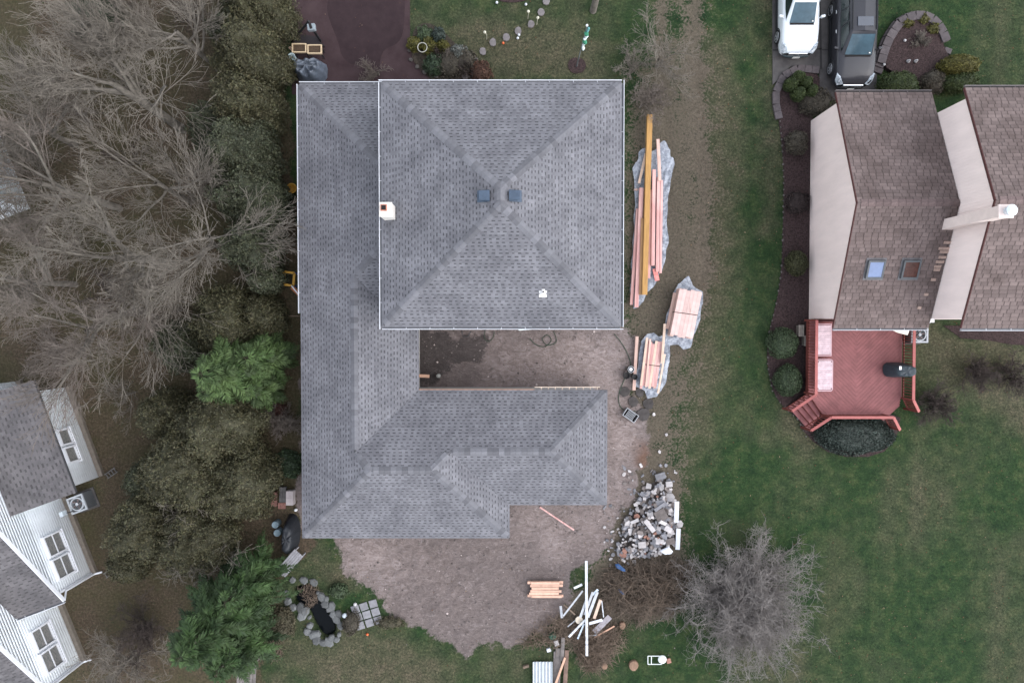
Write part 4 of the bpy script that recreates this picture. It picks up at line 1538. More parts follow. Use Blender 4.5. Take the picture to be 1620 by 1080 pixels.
def bare_tree(name, base, height, trunk_r, seed, label, lean=(0, 0), spec=TREE, group=None, tm=None, over=None, cat='tree', split=2):
    R = np.random.default_rng(seed)
    sp = dict(spec)
    if over:
        sp.update(over)
    out = []
    d = np.array([lean[0], lean[1], 1.0])
    d /= np.linalg.norm(d)
    b = np.array([base[0], base[1], ground_z(base[0], base[1]) - 0.1])
    grow(b, d, height, trunk_r, 0, sp, out, R)
    t = thing(name, (base[0], base[1], 0), label, cat, group)
    V, F = tubes_np([(p, r) for l, p, r in out if l < split], 7)
    from_np('trunk', V, F, BARK, t, smooth=True)
    V, F = tubes_np([(p, r) for l, p, r in out if l >= split], 3)
    from_np('crown', V, F, tm or TWIG, t)
    return len(F)
def base_at(px_, py_):
    p = P(px_, py_)
    return (p.x, p.y)
# tall bare trees on the left
NTW = 0
for args in (
    (290, 205, 4.6, 0.22, 21, 'tall bare tree whose pale limbs spread to the top left corner', (-0.25, 0.10)),
    (275, 420, 4.6, 0.22, 37, 'tall bare tree with wide grey crown in the middle of the left side', (-0.10, 0.06)),
    (345, 110, 3.8, 0.14, 43, 'slender bare tree next to the dark hedge near the top edge', (-0.06, 0.10)),
    (352, 398, 3.9, 0.14, 59, 'bare tree with fan shaped grey crown leaning to the grey house', (0.32, 0.05)),
    (120, 450, 4.0, 0.15, 95, 'bare tree between the pale left wall and the white house roof', (-0.12, 0.0)),
    (225, 490, 4.2, 0.17, 61, 'bare tree overhanging the dark roof of the white house', (-0.14, -0.10)),
    (190, 330, 4.4, 0.17, 71, 'bare tree reaching over the pale wall at the left edge', (-0.22, 0.06)),
    (250, 60, 4.2, 0.16, 83, 'bare tree with reddish twigs at the top left edge', (-0.10, 0.20)),
    (305, 320, 3.6, 0.13, 89, 'bare tree between the hedge row and the wide grey crowns', (0.02, 0.02)),
    (120, 230, 3.8, 0.14, 90, 'bare tree with thin grey twigs close to the left edge', (-0.1, 0.05)),
):
    NTW += bare_tree('bare_tree', base_at(args[0], args[1]), args[2], args[3], args[4], args[5], args[6], group='bare trees on the left', tm=TWIG_R if args[4] in (83, 71, 61) else TWIG)
SHRUBT = dict(seg=[3, 5, 5, 4], wig=[0.10, 0.16, 0.2, 0.22], trop=[0.02, 0.03, 0.02, 0.02], tip=[0.7, 0.4, 0.5, 0.6], n=[12, 12, 9],
              ang=[(20, 75), (25, 65), (25, 65)], len=[(1.6, 2.4), (0.35, 0.55), (0.35, 0.6)], rk=[(0.4, 0.6), (0.4, 0.55), (0.5, 0.7)], rmin=0.007)
SHRUBT['from'] = [0.2, 0.1, 0.1]
def bare_shrub(px_, py_, h, seed, label, tm=None, n=None, r=0.06, lean=(0, 0), name='bare_shrub', over=None):
    o = dict(n=n) if n else {}
    if over:
        o.update(over)
    return bare_tree(name, base_at(px_, py_), h, r, seed, label, lean, SHRUBT, None, tm, o or None, 'shrub', split=1)
# the big rounded thicket of pale twigs at the bottom
def thicket(px_, py_, rad, h, seed, label, m, stems=210):
    R = np.random.default_rng(seed)
    c = P(px_, py_)
    lines, tw = [], []
    def limb(p, d, L, r, n, wig, rk=0.4):
        pts = [p]
        for k in range(n):
            d = d + R.normal(0, wig, 3)
            d /= np.linalg.norm(d)
            q = pts[-1] + d * L / n
            q[2] = max(q[2], 0.03)
            pts.append(q)
        return np.array(pts), np.linspace(r, r * rk, n + 1)
    for i in range(stems):
        az, el = R.uniform(0, 2 * np.pi), math.asin(R.random() ** 0.8 * 0.98)
        L = rad * R.uniform(0.55, 1.0) * (1 - (1 - h / rad) * math.sin(el))
        d = np.array([math.cos(az) * math.cos(el), math.sin(az) * math.cos(el), math.sin(el) + 0.12])
        b = np.array([c.x + R.normal(0, 0.25), c.y + R.normal(0, 0.25), 0.0])
        pts, rd = limb(b, d / np.linalg.norm(d), L, R.uniform(0.012, 0.022), 7, 0.12)
        lines.append((pts, rd))
        for j in range(18):
            f = R.uniform(0.30, 0.999) * 7
            k = int(f)
            q = pts[k] + (pts[k + 1] - pts[k]) * (f - k)
            dd = (pts[k + 1] - pts[k]) / np.linalg.norm(pts[k + 1] - pts[k]) + R.normal(0, 1.1, 3)
            p2, r2 = limb(q, dd / np.linalg.norm(dd), R.uniform(0.35, 1.0), 0.010, 4, 0.22)
            tw.append((p2, r2))
            for e in range(4):
                g = R.integers(1, 4)
                d3 = R.normal(0, 1, 3)
                p3, r3 = limb(p2[g], d3 / np.linalg.norm(d3), R.uniform(0.15, 0.45), 0.007, 2, 0.2, 0.7)
                tw.append((p3, r3))
    t = thing('bare_thicket', (c.x, c.y, 0), label, 'shrub')
    V, F = tubes_np(lines, 5)
    from_np('trunk', V, F, m, t)
    V, F = tubes_np(tw, 3)
    from_np('crown', V, F, m, t)
thicket(1168, 943, 4.7, 3.1, 5, 'wide rounded bare thicket of pale grey twigs on the lawn by the bottom edge', mat('silver_twig', (0.150, 0.134, 0.124), 0.9, 0, 1.5, col2=(0.235, 0.213, 0.200)))
bare_shrub(995, 120, 0.7, 91, 'pale bare shrub at the right upper corner of the grey roof', n=[10, 9, 7])
bare_shrub(1040, 105, 1.1, 92, 'tall pale bare shrub beside the worn track near the top', n=[10, 10, 7], lean=(0.2, 0.1))
bare_shrub(1012, 170, 0.7, 93, 'low bare shrub just above the lumber piles', TWIG_R, n=[12, 10, 7])
bare_shrub(1030, 165, 0.5, 94, 'small bare shrub touching the end of the long yellow beam', TWIG_R, n=[9, 8, 7])
bare_shrub(1527, 582, 0.62, 95, 'dark leafless shrub in the tan grass right of the deck', TWIG_D, n=[22, 10, 8], r=0.05)
bare_shrub(1598, 596, 0.62, 96, 'dark leafless shrub at the right edge of the plan', TWIG_D, n=[22, 10, 8], r=0.05)
bare_shrub(1474, 636, 0.62, 97, 'dark leafless shrub against the deck railing corner', TWIG_D, n=[22, 10, 8], r=0.05)
bare_shrub(600, 118, 0.5, 98, 'thin pale shrub between red driveway and grey roof', TWIG_R, n=[9, 8, 6])
bare_shrub(715, 90, 0.3, 121, 'brown twiggy growth in the middle of the flower bed', TWIG_R, n=[16, 8, 6], r=0.03)
bare_shrub(690, 85, 0.25, 122, 'dark twiggy growth at the left of the flower bed', TWIG_D, n=[14, 8, 6], r=0.03)
bare_shrub(740, 112, 0.3, 123, 'dark twiggy growth at the foot of the stepping stones', TWIG_D, n=[14, 8, 6], r=0.03)
bare_shrub(215, 1030, 1.5, 101, 'bare brown shrub below the white house', TWIG, n=[13, 12, 8], r=0.09)
bare_shrub(240, 985, 0.9, 102, 'dark purple bare shrub left of the lower conifer', TWIG_D, n=[18, 12, 8], r=0.06)
bare_shrub(330, 835, 1.6, 103, 'bare grey shrub poking out of the olive thicket', TWIG, n=[8, 10, 7], r=0.07, lean=(0.3, 0))
bare_shrub(445, 660, 0.6, 104, 'rusty bare shrub between conifer and grey roof', TWIG_R, n=[20, 10, 8], r=0.05)
bare_shrub(110, 560, 1.0, 105, 'bare shrub at the corner of the low white wing', TWIG_R, n=[12, 12, 8], r=0.07)
bare_shrub(60, 250, 1.3, 106, 'bare shrub close to the pale wall at the left edge', TWIG, n=[14, 12, 8], r=0.07)
for i, (a, b_, lab) in enumerate(((60, 120, 'low bare undergrowth by the top left corner'), (140, 190, 'low bare undergrowth between the two left crowns'), (230, 140, 'low bare undergrowth under the top left limbs'),
                                  (225, 260, 'low bare undergrowth right of the left wall'), (320, 290, 'low bare undergrowth left of the hedge row middle'), (120, 400, 'low bare undergrowth below the pale left wall'),
                                  (180, 470, 'low bare undergrowth above the white house'), (270, 500, 'low bare undergrowth left of the dull olive evergreen'), (215, 620, 'low bare undergrowth right of the low white wing'),
                                  (320, 30, 'low bare undergrowth left of the topmost hedge'), (160, 60, 'low bare undergrowth at the top edge'), (60, 480, 'low bare undergrowth at the left edge above the roof'))):
    bare_shrub(a, b_, 0.8, 130 + i, lab, [TWIG_D, TWIG_R, TWIG][i % 3], n=[8, 8, 6], r=0.04)
bare_tree('bare_tree', base_at(938, 18), 4.6, 0.17, 111, 'tree trunk on the front lawn with its crown beyond the top edge', (0.06, 0.20), TREE, None, TWIG, dict(n=[5, 6, 5, 3], ang=[(12, 30)] + TREE['ang'][1:], **{'from': [0.85, 0.15, 0.12, 0.1]}))

# ---------------- leafy masses
def leaf_mesh(C, Nn, size, aspect, R, tint, lay=0.5):
    """diamond leaves: centres C, outward normals Nn"""
    n = len(C)
    rnd = R.normal(0, 1, (n, 3))
    nn = Nn * (1 - lay) + rnd * lay
    nn /= np.linalg.norm(nn, axis=1, keepdims=True) + 1e-9
    t = np.cross(nn, R.normal(0, 1, (n, 3)))
    t /= np.linalg.norm(t, axis=1, keepdims=True) + 1e-9
    b = np.cross(nn, t)
    s = size[:, None]
    V = np.stack([C - t * s, C + b * s * aspect, C + t * s, C - b * s * aspect], 1).reshape(-1, 3)
    F = np.arange(4 * n).reshape(-1, 4)
    return V, F, tint
HEDGE = mat('olive_evergreen', (0.035, 0.034, 0.016), 0.7, 0, 2.0, tint=True, col2=(0.064, 0.060, 0.031), spec=0.35)
HEDGE2 = mat('grey_green_evergreen', (0.030, 0.036, 0.019), 0.7, 0, 2.0, tint=True, col2=(0.054, 0.058, 0.034), spec=0.35)
DEEP = mat('deep_green_leaf', (0.020, 0.036, 0.017), 0.65, 0, 3, tint=True, col2=(0.040, 0.062, 0.030), spec=0.35)
def evergreen(px_, py_, rad, h, seed, label, m=None, n=9000, group=None, name='evergreen_shrub', size=(0.042, 0.072), zc=None):
    R = np.random.default_rng(seed)
    zc = h * 0.5 if zc is None else zc
    c = P(px_, py_, zc)
    t = thing(name, (c.x, c.y, 0), label, 'shrub', group)
    def surf(d, extra):
        a = fbm(d[:, 0] * 2.2 + seed, d[:, 1] * 2.2 + d[:, 2] * 1.7, seed, 2)
        b = fbm(d[:, 0] * 6.5 + d[:, 2] * 3 + seed, d[:, 1] * 6.5 - d[:, 2] * 2, seed + 3, 3)
        k = 0.62 + 0.50 * a + 0.42 * (b - 0.5) + extra
        sg = d
        return np.array([c.x, c.y, h * 0.34]) + sg * np.array([rad, rad, h * 0.72]) * k[:, None], b
    d = R.normal(0, 1, (n, 3))
    d[:, 2] = np.abs(d[:, 2]) * 1.1 - 0.35
    d /= np.linalg.norm(d, axis=1, keepdims=True)
    C, b = surf(d, 0.05 - 0.16 * R.random(n) ** 1.5)
    C[:, 2] = np.maximum(C[:, 2], 0.03)
    lt = (0.72 + 0.55 * fbm(C[:, 0] * 1.6, C[:, 1] * 1.6 + C[:, 2], seed, 2)) * R.uniform(0.6, 1.4, n)
    V, F, T = leaf_mesh(C, d, R.uniform(size[0], size[1], n), 0.42, R, np.stack([lt * R.uniform(0.9, 1.12, n), lt, lt * R.uniform(0.85, 1.1, n)], 1), 0.62)
    from_np('crown', V, F, m or HEDGE, t, T)
    # inner foliage body so that the ground does not shine through
    nu, nv = 28, 12
    U, W = np.meshgrid(np.arange(nu) * 2 * np.pi / nu, np.linspace(-0.35, 1.565, nv))
    dd = np.stack([np.cos(U) * np.cos(W), np.sin(U) * np.cos(W), np.sin(W)], -1).reshape(-1, 3)
    C2, _ = surf(dd, -0.10)
    C2[:, 2] = np.maximum(C2[:, 2], 0.0)
    Fi = [(r * nu + j, r * nu + (j + 1) % nu, (r + 1) * nu + (j + 1) % nu, (r + 1) * nu + j) for r in range(nv - 1) for j in range(nu)]
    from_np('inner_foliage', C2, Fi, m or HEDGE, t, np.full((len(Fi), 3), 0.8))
    mbm = MB()
    for i in range(5):
        a = i * 1.256 + seed
        mbm.tube([(c.x + 0.1 * math.cos(a), c.y + 0.1 * math.sin(a), -0.05), (c.x + 0.4 * rad * math.cos(a), c.y + 0.4 * rad * math.sin(a), h * 0.6)], [0.06, 0.03], 5)
    mbm.build('trunk', BARK, t)
    return t
hedge = [
    (415, 10, 1.7, 4.4, 'topmost olive evergreen of the hedge row beside the red driveway', HEDGE),
    (408, 92, 1.7, 4.3, 'olive evergreen of the hedge row level with the tarp pile', HEDGE),
    (402, 165, 1.7, 4.4, 'olive evergreen of the hedge row at the upper left roof corner', HEDGE),
    (395, 240, 1.8, 4.4, 'grey green evergreen of the hedge row above the yellow bin', HEDGE2),
    (405, 312, 1.6, 4.2, 'grey green evergreen of the hedge row beside the yellow bin', HEDGE2),
    (412, 385, 1.5, 3.9, 'grey green evergreen of the hedge row above the yellow toy', HEDGE2),
    (432, 440, 0.9, 3.0, 'small dark evergreen touching the yellow toy', HEDGE2),
    (355, 505, 1.5, 3.2, 'dull olive evergreen above the bright upper conifer', HEDGE),
    (415, 500, 1.0, 2.4, 'low brownish evergreen between the hedge and the upper conifer', HEDGE),
    (285, 545, 1.2, 2.8, 'dark evergreen in the shade left of the upper conifer', HEDGE2),
    (265, 655, 1.2, 3.0, 'olive evergreen left below the upper conifer', HEDGE),
    (345, 680, 1.9, 4.0, 'large olive evergreen directly below the upper conifer', HEDGE),
    (300, 745, 1.9, 4.2, 'large olive evergreen in the middle of the thicket', HEDGE),
    (378, 765, 1.6, 3.6, 'olive evergreen of the thicket closest to the stacked bricks', HEDGE),
    (232, 830, 1.5, 3.6, 'olive evergreen of the thicket closest to the white house', HEDGE),
    (310, 850, 1.7, 3.6, 'olive evergreen of the thicket above the lower conifer', HEDGE),
    (232, 760, 0.9, 2.4, 'dark green evergreen at the left fringe of the thicket', HEDGE2),
    (378, 58, 1.3, 3.6, 'grey green evergreen behind the hedge row near the top edge', HEDGE2),
    (350, 210, 1.3, 3.4, 'grey green evergreen left of the hedge row under bare twigs', HEDGE2),
    (205, 890, 0.9, 2.0, 'low olive evergreen facing the middle white gable', HEDGE),
    (150, 30, 1.2, 1.8, 'low green undergrowth bush at the top left', DEEP),
]
for i, (a, b_, r_, h_, lab, m_) in enumerate(hedge):
    evergreen(a - (12 if i < 7 else 0), b_, r_ * (0.98 if i < 7 else 1.12), h_, 500 + i, lab, m_, n=int(5200 * r_ * r_), group='evergreens between the houses')
evergreen(452, 735, 0.75, 0.6, 560, 'dark green ground ivy beside the lower left roof', DEEP, n=2600, name='ivy_patch', size=(0.04, 0.07))
evergreen(440, 650, 0.5, 0.4, 561, 'rusty low bramble next to the upper conifer', mat('rusty_leaf', (0.05, 0.022, 0.018), 0.8, 0, 4, tint=True, col2=(0.085, 0.045, 0.035)), n=900, name='bramble')
# ---------------- conifers
CONI = mat('bright_conifer', (0.027, 0.051, 0.015), 0.7, 0, 1.2, tint=True, col2=(0.056, 0.086, 0.028), spec=0.3)
CONI2 = mat('green_conifer', (0.016, 0.036, 0.010), 0.7, 0, 1.2, tint=True, col2=(0.034, 0.060, 0.018), spec=0.3)
def conifer(px_, py_, h, rad, seed, label, m, nf=300):
    R = np.random.default_rng(seed)
    c = P(px_, py_)
    t = thing('conifer', (c.x, c.y, 0), label, 'tree', 'conifers on the left')
    Cs, Ds, Ns, Ss, Ts = [], [], [], [], []
    tw = []
    for i in range(nf):
        f = (i + 0.5) / nf
        z = h * (0.10 + 0.90 * f ** 0.85)
        az = i * 2.39996 + R.normal(0, 0.5)
        L = rad * (1 - f) ** 0.75 * R.uniform(0.55, 1.25) + 0.2
        el = 0.6 * R.uniform(0.2, 1.5)
        d = np.array([math.cos(az), math.sin(az), 0.0])
        ft = R.uniform(0.55, 1.35)
        npt = max(5, int(L / 0.075))
        pts = []
        for k in range(npt + 1):
            s = k / npt
            p = np.array([c.x, c.y, z]) + d * L * s + np.array([0, 0, el * L * s - 0.75 * L * s * s * 0.9])
            pts.append(p)
        side = np.array([-d[1], d[0], 0])
        tw.append((np.array([pts[0], pts[npt // 2], pts[-1]]), np.array([0.012, 0.010, 0.005])))
        for k in range(1, npt + 1):
            s = k / npt
            if s < 0.22:
                continue
            ax = pts[k] - pts[k - 1]
            ax /= np.linalg.norm(ax)
            wl = (0.36 * math.sin(math.pi * min(1, 0.18 + s * 0.80)) + 0.07) * min(1.0, 0.5 + L * 0.5)
            for sg in (-1, 1):
                for q in range(3):
                    a = R.uniform(0.5, 0.95)
                    dl = ax * math.cos(a) + side * sg * math.sin(a) + np.array([0, 0, R.normal(-0.05, 0.22)])
                    dl /= np.linalg.norm(dl)
                    ln = wl * R.uniform(0.55, 1.1)
                    Cs.append(pts[k] + dl * ln * 0.5 + R.normal(0, 0.012, 3))
                    Ds.append(dl)
                    Ss.append(ln * 0.55)
                    Ts.append(ft * R.uniform(0.8, 1.2))
    C = np.array(Cs)
    D = np.array(Ds)
    S = np.array(Ss)[:, None]
    U = np.cross(D, R.normal(0, 0.45, D.shape) + np.array([0, 0, 1.0]))
    U /= np.linalg.norm(U, axis=1, keepdims=True)
    V = np.stack([C - D * S, C + U * S * 0.22 - D * S * 0.1, C + D * S, C - U * S * 0.22 - D * S * 0.1], 1).reshape(-1, 3)
    F = np.arange(len(V)).reshape(-1, 4)
    T = np.array(Ts)
    from_np('crown', V, F, m, t, np.stack([T, T, T * 0.95], 1))
    mb = MB()
    mb.tube([(c.x, c.y, -0.1), (c.x, c.y, h * 0.5), (c.x, c.y, h * 0.85)], [0.16, 0.09, 0.03], 8)
    mb.build('trunk', BARK, t, smooth=True)
    V, F = tubes_np(tw, 3)
    from_np('limb', V, F, mat('conifer_limb', (0.035, 0.030, 0.018), 0.9), t)
    return t
for i, (a, b_, h_, r_, nf, m_, lab) in enumerate((
    (405, 578, 6.0, 1.7, 120, CONI, 'tallest bright green feathery conifer beside the grey roof'), (385, 606, 4.4, 1.3, 80, CONI, 'lower left stem of the bright conifer group'),
    (440, 560, 4.2, 1.2, 80, CONI, 'upper right stem of the bright conifer group, nearest the roof'), (430, 608, 3.6, 1.2, 70, CONI, 'lower right stem of the bright conifer group'),
    (395, 930, 7.2, 2.2, 150, CONI2, 'largest green feathery conifer near the lower left corner of the yard'), (422, 890, 5.0, 1.5, 95, CONI2, 'green conifer stem reaching up to the black cover'),
    (410, 985, 5.0, 1.6, 95, CONI2, 'green conifer stem closest to the bottom edge'))):
    conifer(a, b_, h_, r_, 601 + i, lab, m_, nf)
# ---------------- clipped and garden shrubs on the right and in front
def clipped(px_, py_, rx, ry, h, seed, label, m, n=2600, cat='shrub', name='clipped_shrub', lump=0.12, size=(0.028, 0.05), group=None):
    R = np.random.default_rng(seed)
    c = P(px_, py_, h * 0.55)
    t = thing(name, (c.x, c.y, 0), label, cat, group)
    d = R.normal(0, 1, (n, 3))
    d[:, 2] = np.abs(d[:, 2]) - 0.12
    d /= np.linalg.norm(d, axis=1, keepdims=True)
    k = 1 - 0.16 * R.random(n) + lump * (fbm(d[:, 0] * 3 + seed, d[:, 1] * 3 + d[:, 2] * 2, seed, 3) - 0.5) * 2
    pw = d
    C = np.array([c.x, c.y, h * 0.30]) + pw * np.array([rx, ry, h * 0.70]) * k[:, None]
    lt = R.uniform(0.6, 1.4, n) * (0.75 + 0.5 * fbm(C[:, 0] * 4, C[:, 1] * 4, seed, 2))
    V, F, T = leaf_mesh(C, d, R.uniform(size[0], size[1], n), 0.5, R, np.stack([lt, lt, lt], 1), 0.55)
    from_np('crown', V, F, m, t, T)
    mb = MB()
    prof = [(0.02, 0.02), (0.72, 0.06), (0.82, 0.35), (0.70, 0.68), (0.45, 0.84), (0.02, 0.90)]
    k = 18
    vs, fs = [], []
    for r_, z_ in prof:
        for j in range(k):
            w = 2 * math.pi * j / k
            vs.append((c.x + rx * r_ * math.cos(w), c.y + ry * r_ * math.sin(w), h * z_))
    for i in range(len(prof) - 1):
        for j in range(k):
            fs.append((i * k + j, i * k + (j + 1) % k, (i + 1) * k + (j + 1) % k, (i + 1) * k + j))
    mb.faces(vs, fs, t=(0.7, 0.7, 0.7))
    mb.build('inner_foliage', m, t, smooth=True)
    mb = MB()
    mb.tube([(c.x, c.y, -0.05), (c.x, c.y, h * 0.5)], [0.05, 0.03], 6)
    mb.build('trunk', BARK, t)
    return t
BOX = mat('boxwood_leaf', (0.030, 0.048, 0.022), 0.65, 0, 6, tint=True, col2=(0.058, 0.080, 0.040))
BOXD = mat('dark_holly_leaf', (0.020, 0.030, 0.024), 0.6, 0, 6, tint=True, col2=(0.042, 0.056, 0.046))
YEW = mat('yew_leaf', (0.022, 0.036, 0.010), 0.65, 0, 3, tint=True, col2=(0.045, 0.060, 0.016))
GOLD = mat('gold_green_leaf', (0.050, 0.050, 0.010), 0.65, 0, 3, tint=True, col2=(0.110, 0.098, 0.022))
BRNB = mat('brown_barberry', (0.040, 0.034, 0.026), 0.8, 0, 5, tint=True, col2=(0.075, 0.064, 0.046))
clipped(1240, 543, 0.76, 0.76, 0.95, 701, 'round clipped green shrub beside the deck, nearer the tan house', BOX, 3600)
clipped(1248, 602, 0.70, 0.78, 0.95, 702, 'round clipped green shrub beside the deck stairs', BOX, 3600)
clipped(1355, 689, 2.0, 0.98, 0.8, 703, 'long dark green clipped hedge under the lower deck railing', BOXD, 9000, name='clipped_hedge', size=(0.03, 0.055))
clipped(1262, 416, 0.54, 0.62, 0.9, 704, 'round olive brown shrub halfway along the tan wall', mat('olive_ball_leaf', (0.030, 0.032, 0.012), 0.7, 0, 5, tint=True, col2=(0.060, 0.060, 0.026)), 2400)
clipped(1262, 224, 0.55, 0.62, 0.9, 705, 'round brownish shrub at the upper end of the tan wall', BRNB, 2000, lump=0.25)
clipped(1262, 320, 0.6, 0.6, 0.5, 706, 'dark bare looking shrub in the mulch along the tan wall', mat('dark_mulch_shrub', (0.022, 0.015, 0.014), 0.9, 0, 5, tint=True, col2=(0.05, 0.036, 0.034)), 1200, lump=0.3)
for i, (a, b_, r_) in enumerate(((1252, 133, 0.33), (1275, 131, 0.34), (1264, 148, 0.34), (1264, 122, 0.30), (1284, 143, 0.32))):
    clipped(a, b_, r_, r_, 0.9, 710 + i, ['left ball of the green topiary cluster by the driveway', 'right upper ball of the green topiary cluster by the driveway', 'lowest ball of the green topiary cluster by the driveway',
            'topmost ball of the green topiary cluster by the driveway', 'rightmost ball of the green topiary cluster by the driveway'][i], YEW, 1100, name='topiary_ball', group='topiary balls by the driveway')
clipped(1290, 160, 0.9, 0.7, 0.5, 716, 'brownish spreading shrub below the topiary cluster', BRNB, 2200, lump=0.3)
clipped(1424, 136, 1.0, 0.75, 1.3, 717, 'dark green rounded yew in front of the tan roof', YEW, 3600)
clipped(1519, 103, 1.0, 0.55, 1.2, 718, 'golden green rounded shrub right of the raised bed', GOLD, 3000)
clipped(1520, 130, 1.0, 0.5, 1.0, 719, 'dark green rounded shrub between golden shrub and tan roof', YEW, 2800)
clipped(1480, 128, 0.7, 0.6, 0.7, 720, 'grey brown shrub between the two green yews', BRNB, 1800, lump=0.3)
for i, (a, b_, r_, m_, lab) in enumerate((
    (672, 55, 0.42, BOX, 'light green leafy plant at the top of the flower bed'), (678, 72, 0.40, GOLD, 'yellow green grassy plant in the flower bed'),
    (700, 72, 0.28, GOLD, 'small yellow green plant right in the flower bed'), (694, 56, 0.35, BOXD, 'dark purple brown plant in the flower bed'),
    (686, 102, 0.50, DEEP, 'dark green plant at the lower left of the flower bed'), (712, 100, 0.75, BRNB, 'brown wiry shrub in the middle of the flower bed'),
    (735, 95, 0.60, BRNB, 'brown wiry shrub at the right of the flower bed'), (760, 114, 0.55, mat('russet_leaf', (0.050, 0.024, 0.016), 0.8, 0, 5, tint=True, col2=(0.095, 0.048, 0.032)), 'russet shrub against the upper grey roof edge'),
    (725, 82, 0.40, mat('silver_leaf', (0.085, 0.092, 0.080), 0.8, 0, 5, tint=True, col2=(0.15, 0.155, 0.14)), 'silvery plant in the flower bed'),
    (655, 68, 0.35, GOLD, 'pale dry plant at the driveway edge of the flower bed'))):
    clipped(a, b_, r_, r_, 0.55, 730 + i, lab, m_, 900, name='garden_plant', cat='plant', lump=0.45, size=(0.03, 0.07), group='plants in the flower bed')
for i, (a, b_, lab) in enumerate(((1461, 31, 'yellow green grassy tuft at the top of the raised bed'), (1435, 37, 'yellow green grassy tuft at the left of the raised bed'), (1476, 46, 'yellow green grassy tuft at the right of the raised bed'))):
    clipped(a, b_, 0.33, 0.28, 0.4, 745 + i, lab, GOLD, 500, name='grass_tuft', cat='plant', lump=0.5, size=(0.03, 0.08))
